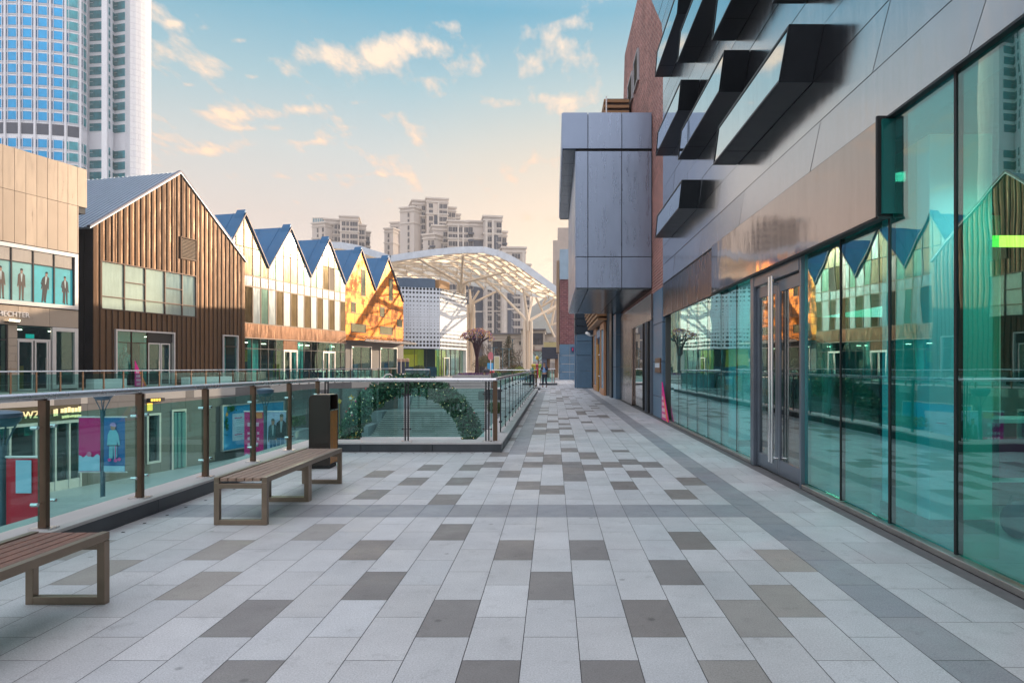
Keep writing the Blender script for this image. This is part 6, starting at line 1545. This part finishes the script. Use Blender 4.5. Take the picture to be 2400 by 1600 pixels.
def wallrun(mb, pl, z0, z1, d0=-1.0, d1=0.0, mi=0):
    for p, q in zip(pl[:-1], pl[1:]):
        F = Fr2(p, q); mb.fbox(F, 0, F.L, d0, d1, z0, z1, mi)
back = [V((g2(-95, 225)[0], 225, 0)), V((g2(300, 225)[0], 225, 0))]
mb.prism([V((*p, 0)) for p in pts] + [V((*p, 0)) for p in rec] + back[::-1], (0, 0, ZT)); mb.build('wall', TWHITE, tow)
mb = MB(); mb.prism([V((*p, 0)) for p in fin] + [V((g2(340, 215)[0], 215, 0)), V((g2(300, 215)[0], 215, 0))], (0, 0, ZT)); mb.build('curved_fin', TGRID, tow)
rowsz = [87.3 - 3.19 * k for k in range(-8, 7)] + [60.8 - 3.19 * k for k in range(0, 5)]
def unit(kind):
    mb = MB()
    if kind == 0:                                   # wide pane with narrow side lights
        mb.box(-.30, .30, -.12, .3, 0, 2.2, 0); mb.box(-.45, -.33, -.12, .3, 0, 2.05, 1); mb.box(.33, .45, -.12, .3, 0, 2.05, 1)
        for x in (-.315, .315): mb.box(x - .014, x + .014, -.35, .3, -.6, 2.6, 2)
    else:
        mb.box(-.5, -.22, -.12, .3, 0, 2.15, 1); mb.box(-.19, .5, -.12, .3, 0, 2.15, 0); mb.box(-.5, -.22, -.16, -.11, 1.2, 1.26, 2)
    return mb
U0, U1 = unit(0), unit(1)
wins = []
for i, (p, q) in enumerate(zip(pts[:-1], pts[1:])):
    F = Fr2(p, q)
    if F.L < 2: continue
    for z in rowsz: wins.append((0 if i < 7 else 3, F, F.L / 2, F.L, z))
for i in (0, 2, 3):
    F = Fr2(rec[i], rec[i + 1])
    for z in rowsz: wins.append((1, F, F.L / 2 + (.2 if i == 0 else 0), F.L * (.82 if i == 0 else .92), z - .3))
wins.sort(key=lambda w: abs(w[4] - 78) + (w[2] > 0) * 0)
master = {}
rest = MB(); rmats = [TBLUE, TSIDE, TWHITE]
for n_, (kd, F, ac, w_, z) in enumerate(wins):
    mats = {0: [TBLUE, TSIDE, TWHITE], 3: [TTEAL, TSIDE, TWHITE], 1: [TTEAL, TTEAL, TWHITE]}[kd]
    if kd not in master:
        me_mb = MB(); src = U1 if kd == 1 else U0; me_mb.v, me_mb.f, me_mb.m = list(src.v), list(src.f), list(src.m)
        ORG['_t'] = V((0, 0, 0)); o = me_mb.build('window', mats); master[kd] = o.data; o.parent = tow
    elif n_ < 98:
        o = bpy.data.objects.new('window', master[kd]); COL.objects.link(o); o.parent = tow
    else:
        src = U1 if kd == 1 else U0; b = len(rest.v)
        rest.v += [F.p(ac + v.x * w_, -v.y, z + v.z) for v in src.v]; rest.f += [[b + k for k in f] for f in src.f]
        rest.m += [m_ + (3 if kd else 0) for m_ in src.m]; continue
    o.location = F.p(ac, 0, z) - ORG[tow.name]; o.rotation_euler = (0, 0, math.atan2(F.u.y, F.u.x)); o.scale = (w_, 1, 1)
tag(rest.build('window', [TBLUE, TSIDE, TWHITE, TTEAL, TTEAL, TWHITE], tow), kind='stuff')
mb = MB()
for p, q in zip(pts[:8], pts[1:9]):
    F = Fr2(p, q); mb.fbox(F, .35, F.L - .35, -.3, .1, 64.3, 67.3, 0)
mb.build('plant_louvre', TDARK, tow)
for p in pts[1:9]:
    mb = MB(); mb.tube([V((p[0], p[1] - .25, 0)), V((p[0], p[1] - .25, ZT))], .3, 8); mb.build('mullion_fin', TWHITE, tow)
for z in rowsz:
    mb, m2 = MB(), MB()
    for p, q in zip(pts[:9], pts[1:10]):
        F = Fr2(p, q); mb.fbox(F, 0, F.L, -.2, .10, z - .95, z - .75); m2.fbox(F, 0, F.L, -.2, .16, z - .42, z - .12)
    mb.build('string_course', TWHITE, tow); m2.build('spandrel', M('tower spandrel', (.52, .54, .60), .4, .1), tow)
mb = MB(); mb.box(rec[2][0] - 1.6, rec[2][0] - .1, 190.5, 193, 0, ZT); mb.build('pier', TWHITE, tow)

# ================================================================== APARTMENT BLOCKS
APC = [M('apartment stone a', (.56, .50, .46), .8, 0, .08, .05), M('apartment stone b', (.50, .455, .43), .8, 0, .08, .05), M('apartment stone c', (.60, .53, .48), .8, 0, .08, .05)]
APG = mirror_metal('apartment window glass', (.07, .075, .095), .12, .3, .4, .05, .2); APF = M('apartment trim', (.60, .54, .49), .8); APB = mirror_metal('apartment blue glass', (.20, .34, .42), .1, .2, .5, .05, .2)
def apart(lab, wings, Y):
    c = at((wings[0][0] + wings[-1][1]) / 2, 857, Y)
    t = thing('apartment_building', lab, 'building', (c.x, Y, 0), 0, 'hazy apartment blocks behind the canopy')
    wm = None; cnt = 0
    for px0, px1, yt, dY, rot, cols, low in wings:
        Yw = Y + dY; a, b = at(px0, yt, Yw), at(px1, yt, Yw); W_ = (b.x - a.x); zt = a.z
        cr_, sr_ = math.cos(R(rot)), math.sin(R(rot)); L = W_ / cr_
        p0 = (a.x, Yw - (W_ / 2) * math.tan(R(rot))); p1 = (b.x, Yw + (W_ / 2) * math.tan(R(rot)))
        F = Fr2(p0, p1); st = APC[cnt % 3]; cnt += 1
        mb = MB(); mb.fbox(F, 0, L, -15, 0, -1, zt); mb.build('wing', st, t)
        for e_, za_, zb_ in ((.5, 0, .7), (.3, -1.6, -1.1), (.3, -7.2, -6.6)) + (((.2, 12 - zt, 12.6 - zt), (.2, 24 - zt, 24.6 - zt)) if low else ()):
            mb = MB(); mb.fbox(F, -e_, L + e_, -15 - e_, e_ + .1, zt + za_, zt + zb_); mb.build('cornice', APF, t)
        zs = [zt - 4.2 - 3.0 * k for k in range(9) if zt - 4.2 - 3 * k > 44] if not low else [zt - 4.2 - 3.0 * k for k in range(int((zt - 6) / 3.0))]
        for f, w_, kind in cols:
            if kind == 'pil': mb = MB(); mb.fbox(F, L * f - w_ / 2, L * f + w_ / 2, -.5, .7, 0, zt - 1.6); mb.build('pilaster', APF, t); continue
            if kind == 'dark': mb = MB(); mb.fbox(F, L * f - w_ / 2, L * f + w_ / 2, -.3, .12, 4, zt - 7.5); mb.build('window_strip', TDARK, t); continue
            for z in zs:
                if cnt > 95 * 9: continue
                if wm is None:
                    mb = MB(); mb.box(-.5, .5, -.1, .2, 0, 2.0, 0); mb.box(-.54, -.5, -.22, .2, -.1, 2.1, 1); mb.box(.5, .54, -.22, .2, -.1, 2.1, 1); mb.box(-.54, .54, -.26, .2, -.35, -.1, 1); mb.box(-.02, .02, -.14, .2, 0, 2, 1)
                    o = mb.build('window', [APG, APF]); wm = o.data; o.parent = t
                else: o = bpy.data.objects.new('window', wm); COL.objects.link(o); o.parent = t
                o.location = F.p(L * f, 0, z) - ORG[t.name]; o.rotation_euler = (0, 0, math.atan2(F.u.y, F.u.x)); o.scale = (w_, 1, 1)
                if kind == 'bay': 
                    mb = MB(); mb.fbox(F, L * f - w_ / 2 - .4, L * f + w_ / 2 + .4, 0, 1.1, z - 1.1, z - .3); mb.build('balcony', TDARK, t)
    return t
Wn = 'win'
apart('left apartment block with a glass roof room behind the white gables', [(729, 764, 524, 0, -22, [(.45, 1.0, Wn), (.86, 1.2, Wn)], 0), (762, 806, 516, 4, 20, [(.12, 1.2, Wn), (.34, 2.0, Wn), (.56, 1.2, Wn), (.78, 2.0, Wn)], 0), (798, 839, 509, 0, 12, [(.2, 1.6, Wn), (.42, 1.2, Wn), (.68, 2.2, Wn), (.88, 1.2, Wn)], 0), (838, 856, 529, 4, 20, [(.3, 1.4, Wn), (.7, 1.4, Wn)], 0), (854, 867, 545, 8, 20, [(.5, 2.0, 'bay')], 0)], 330)
apart('narrow apartment block just left of the tallest block', [(900, 922, 537, 0, -15, [(.5, 1.0, Wn)], 0), (914, 938, 523, 6, -15, [(.3, 1.2, Wn), (.7, 1.2, Wn)], 0)], 345)
apart('tallest apartment block with stepped roof cornices at the centre', [(936, 972, 488, -2, -22, [(.62, 1.0, Wn)], 0), (968, 1008, 472, 2, 18, [(.16, 1.4, Wn), (.36, 2.2, 'dark'), (.6, 1.6, Wn), (.84, 1.6, Wn)], 0), (1001, 1049, 467, 0, 14, [(.2, 1.8, Wn), (.44, 1.8, 'dark'), (.66, 1.8, Wn), (.86, 1.8, Wn), (.55, .8, 'pil')], 0), (1047, 1068, 488, 5, 18, [(.3, 1.6, Wn), (.72, 1.6, Wn)], 0), (1066, 1078, 504, 9, 18, [(.5, 1.6, Wn)], 0)], 320)
apart('lower front apartment block with dark balconies above the crest of the canopy', [(990, 1020, 551, -2, -22, [(.55, 1.0, Wn), (.86, 1.4, 'bay')], 0), (1014, 1056, 531, 2, 14, [(.2, 2.0, 'dark'), (.42, 2.0, 'dark'), (.7, 1.6, Wn), (.9, 1.2, Wn)], 0), (1050, 1098, 520, 0, 10, [(.12, 1.4, Wn), (.36, 2.4, Wn), (.62, 2.4, Wn), (.86, 2.4, Wn), (.5, .7, 'pil'), (.74, .7, 'pil')], 1)], 285)
apart('apartment block with tall dark window strips right of the canopy crest', [(1098, 1140, 521, 2, 14, [(.14, 1.6, 'bay'), (.42, 2.2, 'dark'), (.68, 2.2, 'dark'), (.9, 1.4, 'bay')], 1), (1134, 1176, 509, 0, 10, [(.15, .9, 'pil'), (.3, 2.2, Wn), (.5, .9, 'pil'), (.62, 2.6, 'dark'), (.84, 2.0, Wn)], 1), (1175, 1188, 545, 5, 16, [(.5, 1.6, 'bay')], 1)], 285)
apart('low broad apartment block at the right end of the group', [(1177, 1232, 582, 0, 8, [(.12, .9, 'pil'), (.35, 2.4, 'dark'), (.52, 2.0, Wn), (.66, 2.0, Wn), (.9, .9, 'pil')], 1), (1231, 1243, 622, 5, 8, [(.5, 1.2, Wn)], 1)], 275)
t = thing('rooftop_room', 'blue glass rooftop room on the left apartment block', 'roof room', at(742, 524, 334)); p0, p1 = at(733, 526, 334), at(760, 512, 334)
mb = MB(); mb.box(p0.x, p1.x, 334, 340, p0.z, p1.z); mb.build('glazing', APB, t)
mb = MB()
for k in range(6): x = p0.x + (p1.x - p0.x) * k / 5; mb.box(x - .12, x + .12, 333.8, 334.1, p0.z, p1.z + .3)
mb.box(p0.x - .2, p1.x + .2, 333.8, 340.2, p1.z, p1.z + .4); mb.build('frame', APF, t)
# low stone building behind the plaza
cl = thing('stone_building', 'low cream stone building with a dark cornice behind the plaza trees', 'building', at(1220, 860, 175))
CST = M('cream stone', (.46, .40, .34), .75, 0, .08, .3); Yc = 175.0
def cbox(mb, px0, px1, y0, y1, dy0=0, dy1=14, Y=Yc): a, b = at(px0, y1, Y), at(px1, y0, Y); mb.box(a.x, b.x, Y + dy0, Y + dy1, max(a.z, -.1) if y1 < 866 else -.1, b.z)
mb = MB(); cbox(mb, 1150, 1225, 783, 870); cbox(mb, 1222, 1278, 774, 870, -2); cbox(mb, 1278.5, 1330, 783, 870); mb.build('wall', CST, cl)
mb = MB(); cbox(mb, 1149, 1221.5, 780.5, 783, -.8); cbox(mb, 1220, 1280, 771.5, 774, -3); cbox(mb, 1280.5, 1331, 780.5, 783, -.8); mb.build('cornice', M('slate cornice', (.10, .10, .12), .6), cl)
mb = MB(); cbox(mb, 1150, 1221, 789, 791, -.4, 0); cbox(mb, 1150, 1221, 797, 799, -.4, 0); cbox(mb, 1221, 1279, 778.5, 780.5, -2.5, -2); mb.build('string_course', CST, cl)
for px0, px1, y0, y1, n in ((1245, 1272, 782, 808, 3), (1218, 1228, 800, 808, 2), (1283, 1298, 800, 808, 3), (1156, 1176, 800, 835, 3)):
    mb = MB(); cbox(mb, px0, px1, y0, y1, -2.2 if px0 > 1230 and px0 < 1280 else -.15, 0); w = mb.build('window', APG, cl)
    mb = MB(); a, b = at(px0, y1, Yc), at(px1, y0, Yc); dd = -2.35 if 1230 < px0 < 1280 else -.3
    for k in range(n + 1): x = a.x + (b.x - a.x) * k / n; mb.box(x - .1, x + .1, Yc + dd, Yc + dd + .14, a.z, b.z)
    mb.box(a.x, b.x, Yc + dd, Yc + dd + .12, (a.z + b.z) / 2 - .1, (a.z + b.z) / 2 + .1); mb.build('mullion', G['dark_steel'], w)
mb = MB(); cbox(mb, 1243, 1273, 824, 866, -2.3, -2); mb.build('shop_glass', M('pale aqua glass', (.30, .48, .50), .15), cl)
mb = MB(); cbox(mb, 1240, 1275, 818.5, 822, -4, -2); mb.build('awning', M('dusty rose awning', (.28, .20, .18), .7), cl)
t = thing('garden_wall', 'long low grey wall behind the plaza shrubs', 'wall', at(1200, 860, 140)); mb = MB()
a, b = at(1130, 860, 140), at(1300, 846, 140); mb.box(a.x, b.x, 140, 140.6, -.05, b.z - .3)
for k in range(5): mb.box(a.x, b.x, 139.94, 140, .2 + k * .42, .5 + k * .42)
mb.build('courses', M('grey ashlar', (.33, .31, .31), .8), t); mb = MB(); mb.box(a.x - .1, b.x + .1, 139.9, 140.7, b.z - .3, b.z); mb.build('coping', M('wall coping', (.42, .40, .39), .7), t)
t = thing('glass_parapet', 'amber lit glass parapet above the portal at the end of the walkway', 'parapet', at(1288, 815, 92)); a, b = at(1274, 813, 92), at(1304, 801, 92)
mb = MB(); mb.box(a.x, b.x, 92, 92.08, a.z, b.z); mb.build('glass_panel', M('amber glass', (.60, .52, .26), .2), t)
mb = MB(); mb.box(a.x, b.x, 91.97, 92.1, b.z, b.z + .06); mb.build('rail', G['rail_steel'], t)

# ================================================================== THE PERSON
def skinned(name, nodes, edges, mat, parent, sub=2):
    me = bpy.data.meshes.new(name); me.from_pydata([n[:3] for n in nodes], edges, []); me.materials.append(mat)
    o = bpy.data.objects.new(name, me); COL.objects.link(o); o.parent = parent
    sk = o.modifiers.new('skin', 'SKIN'); sk.use_smooth_shade = True
    for v, n in zip(me.skin_vertices[0].data, nodes): v.radius = (n[3], n[4] if len(n) > 4 else n[3])
    me.skin_vertices[0].data[0].use_root = True
    o.modifiers.new('sub', 'SUBSURF').levels = sub; o.modifiers['sub'].render_levels = sub; ORG[o.name] = ORG[parent.name]
    return o
pe = thing('person', 'young man in a pale blue vest standing by the rail with a phone', 'person', (-.62, 47.4, 0), R(-25))
SK = M('skin', (.42, .23, .155), .55, 0, .05, 5)
body = skinned('body', [(0, 0, .95, .13, .10), (0, 0, 1.15, .125, .09), (0, 0, 1.36, .15, .095), (0, .0, 1.47, .06), (0, -.01, 1.54, .055), (0, -.03, 1.62, .085, .095), (0, -.03, 1.69, .075, .085),
    (-.10, 0, .88, .085), (-.12, .0, .48, .06), (-.13, .03, .09, .04), (-.13, -.09, .04, .035), (.10, 0, .88, .085), (.13, -.02, .48, .06), (.16, .02, .09, .04), (.17, -.10, .04, .035),
    (-.19, .0, 1.40, .055), (-.25, -.02, 1.14, .045), (-.07, -.22, 1.22, .035), (-.02, -.26, 1.27, .03), (.19, 0, 1.40, .055), (.26, -.06, 1.16, .045), (.12, -.24, 1.42, .035), (.09, -.26, 1.50, .03)],
    [(0, 1), (1, 2), (2, 3), (3, 4), (4, 5), (5, 6), (0, 7), (7, 8), (8, 9), (9, 10), (0, 11), (11, 12), (12, 13), (13, 14), (2, 15), (15, 16), (16, 17), (17, 18), (2, 19), (19, 20), (20, 21), (21, 22)], SK, pe)
NAVY = M('navy cloth', (.012, .016, .035), .8, 0, .2, 6)
skinned('trousers', [(0, 0, .96, .14, .11), (-.10, 0, .86, .10), (-.12, 0, .48, .075), (-.13, .03, .13, .062), (.10, 0, .86, .10), (.13, -.02, .48, .075), (.16, .02, .13, .062)], [(0, 1), (1, 2), (2, 3), (0, 4), (4, 5), (5, 6)], NAVY, pe)
skinned('sleeves', [(0, .01, 1.38, .13, .09), (-.19, .0, 1.41, .07), (-.255, -.02, 1.14, .06), (-.11, -.19, 1.20, .046), (.19, 0, 1.41, .07), (.265, -.06, 1.16, .06), (.14, -.22, 1.37, .046), (0, 0, 1.49, .07)], [(0, 1), (1, 2), (2, 3), (0, 4), (4, 5), (5, 6), (0, 7)], M('dark blue sleeves', (.015, .03, .075), .8), pe)
skinned('vest', [(0, 0, .98, .16, .125), (0, 0, 1.15, .16, .12), (0, 0, 1.34, .175, .115), (0, 0, 1.44, .12, .09)], [(0, 1), (1, 2), (2, 3)], M('pale blue quilted vest', (.20, .38, .68), .6, 0, .15, 12), pe)
skinned('hair', [(0, .0, 1.66, .093, .10), (0, -.02, 1.735, .085, .09)], [(0, 1)], M('black hair', (.006, .006, .007), .5), pe)
L0 = ORG[pe.name]
mb = MB()
for s in (-1, 1): mb.sph(L0 + V((.032 * s, -.118, 1.635)), .011, 6, 5, mi=1)
mb.sph(L0 + V((0, -.128, 1.605)), .016, 6, 5, mi=0); mb.sph(L0 + V((0, -.115, 1.57)), .018, 6, 4, (1.3, .6, .4), mi=2)
for s in (-1, 1): mb.sph(L0 + V((.092 * s, -.02, 1.62)), .022, 6, 5, (.5, .8, 1.2), mi=0)
mb.build('face', [SK, G['black'], M('lips', (.28, .10, .09), .5)], pe, smooth='all')
mb = MB()                                           # fingers of both hands
for hx, hy, hz, sx in ((-.02, -.26, 1.27, 1), (.09, -.26, 1.50, -1)):
    for k in range(4): mb.tube([L0 + V((hx, hy, hz - .02 + .016 * k)), L0 + V((hx + .04 * sx, hy - .035, hz - .016 + .017 * k)), L0 + V((hx + .06 * sx, hy - .01, hz - .014 + .017 * k))], [.010, .009, .007], 6)
    mb.tube([L0 + V((hx, hy, hz + .03)), L0 + V((hx + .02 * sx, hy - .03, hz + .07))], [.011, .008], 6)
mb.build('fingers', SK, pe, smooth='all')
mb = MB()
for x, y in ((-.13, -.04), (.165, -.05)): mb.sph(L0 + V((x, y, .045)), .06, 10, 6, (.85, 1.9, .75), mi=0); mb.box(L0.x + x - .05, L0.x + x + .05, L0.y + y - .11, L0.y + y + .1, 0, .022, 1)
mb.build('shoe', [G['black'], G['white']], pe, smooth=True)
t = thing('phone', 'small dark phone in the right hand of the standing man', 'phone', tuple(L0 + Matrix.Rotation(R(-25), 3, 'Z') @ V((0.0, -.30, 1.27))), R(-25))
ORG[t.name] = V((0, 0, 0)); mb = MB(); mb.box(-.012, .055, -.012, 0, -.03, .10); mb.build('case', G['black'], t); mb = MB(); mb.box(-.008, .051, 0, .002, -.024, .094); mb.build('screen', M('phone screen', (.03, .04, .05), .1), t)

# ================================================================== SKY, SUN, CAMERA
HAZE, _nt, _o = _new('evening haze'); _v = nd(_nt, 'ShaderNodeVolumePrincipled', Density=.0005); _v.inputs['Color'].default_value = (1, .95, .92, 1); _v.inputs['Anisotropy'].default_value = .2
_nt.links.new(_v.outputs[0], _o.inputs['Volume'])
mb = MB(); mb.box(-700, 700, -300, 1050, LOW - 1.4, 124); tag(mb.build('haze', HAZE), kind='stuff')
SUN_AZ, SUN_EL = R(48), R(11)                        # azimuth clockwise from the walkway axis
w = bpy.data.worlds.new('World'); SC.world = w; w.use_nodes = True
nt = w.node_tree; nt.nodes.clear()
out = nd(nt, 'ShaderNodeOutputWorld'); bg = nd(nt, 'ShaderNodeBackground'); nt.links.new(bg.outputs[0], out.inputs[0])
sky = nd(nt, 'ShaderNodeTexSky', sky_type='NISHITA', sun_disc=False); sky.sun_elevation = SUN_EL; sky.sun_rotation = SUN_AZ; sky.air_density = 1.2; sky.dust_density = 1.5
g = nd(nt, 'ShaderNodeTexCoord').outputs['Generated']
sp = nd(nt, 'ShaderNodeSeparateXYZ'); nt.links.new(g, sp.inputs[0])
def mth(op, a, b=None, c=None, clamp=False):
    m = nd(nt, 'ShaderNodeMath', operation=op); m.use_clamp = clamp
    for i, x in enumerate((a, b, c)):
        if x is None: continue
        if isinstance(x, (int, float)): m.inputs[i].default_value = x
        else: nt.links.new(x, m.inputs[i])
    return m.outputs[0]
def ramp(fac, stops):
    r = nd(nt, 'ShaderNodeValToRGB'); e = r.color_ramp.elements
    while len(e) < len(stops): e.new(.5)
    for el, (p, c) in zip(e, stops): el.position = p; el.color = (*c, 1)
    nt.links.new(fac, r.inputs[0]); return r.outputs[0]
z = sp.outputs[2]
cool = ramp(z, [(0, (1.15, .90, .78)), (.10, (1.0, .80, .70)), (.20, (.76, .65, .59)), (.29, (.60, .64, .63)), (.37, (.34, .54, .61)), (.46, (.09, .38, .55)), (.62, (.74, .84, 1.06)), (1, (1.62, 1.58, 1.68))])  # upper stops, above the frame, brightened as added fill light
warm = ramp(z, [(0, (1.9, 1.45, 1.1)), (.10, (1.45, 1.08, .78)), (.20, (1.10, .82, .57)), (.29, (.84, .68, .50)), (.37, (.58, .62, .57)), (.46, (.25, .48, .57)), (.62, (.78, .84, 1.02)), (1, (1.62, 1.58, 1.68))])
wf = rng(nt, mth('ADD', mth('MULTIPLY', sp.outputs[0], .25), mth('MULTIPLY', sp.outputs[1], .97)), .84, .99, 0.0, 1.0)
skyc = mixc(nt, wf, cool, warm)
bright = rng(nt, sp.outputs[1], -.9, .15, 1.0, 0.0)   # out-of-view sky behind the camera, brightened as added fill light
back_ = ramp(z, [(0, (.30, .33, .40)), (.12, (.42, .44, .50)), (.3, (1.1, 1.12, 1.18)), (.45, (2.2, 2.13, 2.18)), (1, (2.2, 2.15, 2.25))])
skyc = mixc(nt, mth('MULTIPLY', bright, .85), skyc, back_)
nish = mixc(nt, 1.0, sky.outputs[0], (.10, .10, .10), 'MULTIPLY')
skyc = mixc(nt, .18, skyc, nish)
# clouds: broken altocumulus, thicker in a few banks
zz = mth('ADD', mth('MAXIMUM', z, 0.0), .06)
cb = nd(nt, 'ShaderNodeCombineXYZ'); nt.links.new(mth('DIVIDE', sp.outputs[0], zz), cb.inputs[0]); nt.links.new(mth('DIVIDE', sp.outputs[1], zz), cb.inputs[1])
n1 = mth('ADD', mth('MULTIPLY', noise(nt, cb.outputs[0], 8.5, 7, .6, (1.0, .4, 1)), .62), mth('MULTIPLY', noise(nt, cb.outputs[0], 2.6, 5, .55, (1.0, .5, 1)), .40)); n2 = noise(nt, cb.outputs[0], .55, 3, .5)
yy_ = mth('MAXIMUM', sp.outputs[1], .05); u_ = mth('DIVIDE', sp.outputs[0], yy_); v_ = mth('DIVIDE', z, yy_)
bank = None
for px, py, sx, sy, k in ((850, 135, 150, 45, .20), (960, 105, 80, 25, .12), (485, 155, 52, 28, .19), (1245, 80, 130, 60, .12), (1370, 135, 90, 50, .14), (1290, 235, 130, 22, .22), (1400, 300, 90, 16, .14), (500, 275, 80, 24, .18), (620, 262, 110, 22, .19), (745, 315, 55, 34, .17), (540, 340, 110, 28, .16), (1160, 160, 90, 35, .11), (700, 130, 45, 22, .12), (400, 260, 40, 22, .12), (470, 70, 30, 12, .13), (375, 140, 40, 40, .10), (690, 415, 160, 14, .13), (1330, 55, 60, 16, .14), (720, 255, 40, 10, .18), (415, 55, 30, 10, .2), (560, 95, 30, 8, .2), (600, 180, 25, 8, .2), (830, 240, 32, 9, .2), (445, 200, 25, 8, .2), (1010, 190, 50, 12, .16), (660, 300, 40, 9, .2), (480, 355, 60, 12, .2), (725, 335, 45, 10, .2), (1060, 60, 50, 14, .15), (900, 410, 120, 9, .16), (575, 300, 45, 9, .2), (1180, 240, 60, 12, .15)):
    du = mth('MULTIPLY', mth('SUBTRACT', u_, (px - CX) / F0), F0 / sx); dv = mth('MULTIPLY', mth('SUBTRACT', v_, (CY - py) / F0), F0 / sy)
    q = mth('MULTIPLY', mth('POWER', 2.718, mth('MULTIPLY', mth('ADD', mth('MULTIPLY', du, du), mth('MULTIPLY', dv, dv)), -1.0)), k)
    bank = q if bank is None else mth('ADD', bank, q)
den = mth('ADD', mth('ADD', mth('ADD', mth('MULTIPLY', mth('SUBTRACT', n1, .51), 1.75), .5), mth('MULTIPLY', bank, .9)), mth('MULTIPLY', mth('SUBTRACT', n2, .5), .22))
cov = rng(nt, den, .59, .80, 0.0, 1.0)
cov = mth('MULTIPLY', cov, rng(nt, z, .03, .14, 0.0, 1.0))
cloudc = mixc(nt, rng(nt, den, .62, .85, 0.0, 1.0), ramp(z, [(0, (.86, .58, .42)), (.3, (.84, .58, .44)), (.5, (.76, .64, .56))]), ramp(z, [(0, (1.02, .72, .46)), (.3, (.98, .72, .50)), (.5, (.94, .80, .64))]))
skyc = mixc(nt, mth('MULTIPLY', cov, .9), skyc, cloudc)
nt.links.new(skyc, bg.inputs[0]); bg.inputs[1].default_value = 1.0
sl = bpy.data.lights.new('sun', 'SUN'); sl.energy = 3.3; sl.angle = R(.5); sl.color = (1, .78, .55)
so = bpy.data.objects.new('sun', sl); COL.objects.link(so)
sd = V((math.sin(SUN_AZ) * math.cos(SUN_EL), math.cos(SUN_AZ) * math.cos(SUN_EL), math.sin(SUN_EL)))
so.rotation_euler = (-sd).to_track_quat('-Z', 'Y').to_euler(); so.location = (30, 30, 60)
cam = bpy.data.cameras.new('camera'); cam.sensor_width = 36; cam.lens = 36 * F0 / 2400; cam.clip_start = .05; cam.clip_end = 9000
cam.shift_x = -(CX - 1200) / 2400; cam.shift_y = (CY - 800) / 2400
co = bpy.data.objects.new('camera', cam); COL.objects.link(co); co.location = (0, 0, HC); co.rotation_euler = (R(90), 0, 0); SC.camera = co
SC.view_settings.view_transform = 'Standard'; SC.view_settings.look = 'None'; SC.view_settings.exposure = 0.34; SC.view_settings.gamma = 1.0
SC.cycles.use_denoising = True; SC.cycles.max_bounces = 10; SC.cycles.transparent_max_bounces = 24; SC.cycles.glossy_bounces = 5; SC.cycles.diffuse_bounces = 4
SC.cycles.sample_clamp_indirect = 6; SC.cycles.caustics_reflective = False; SC.cycles.caustics_refractive = False
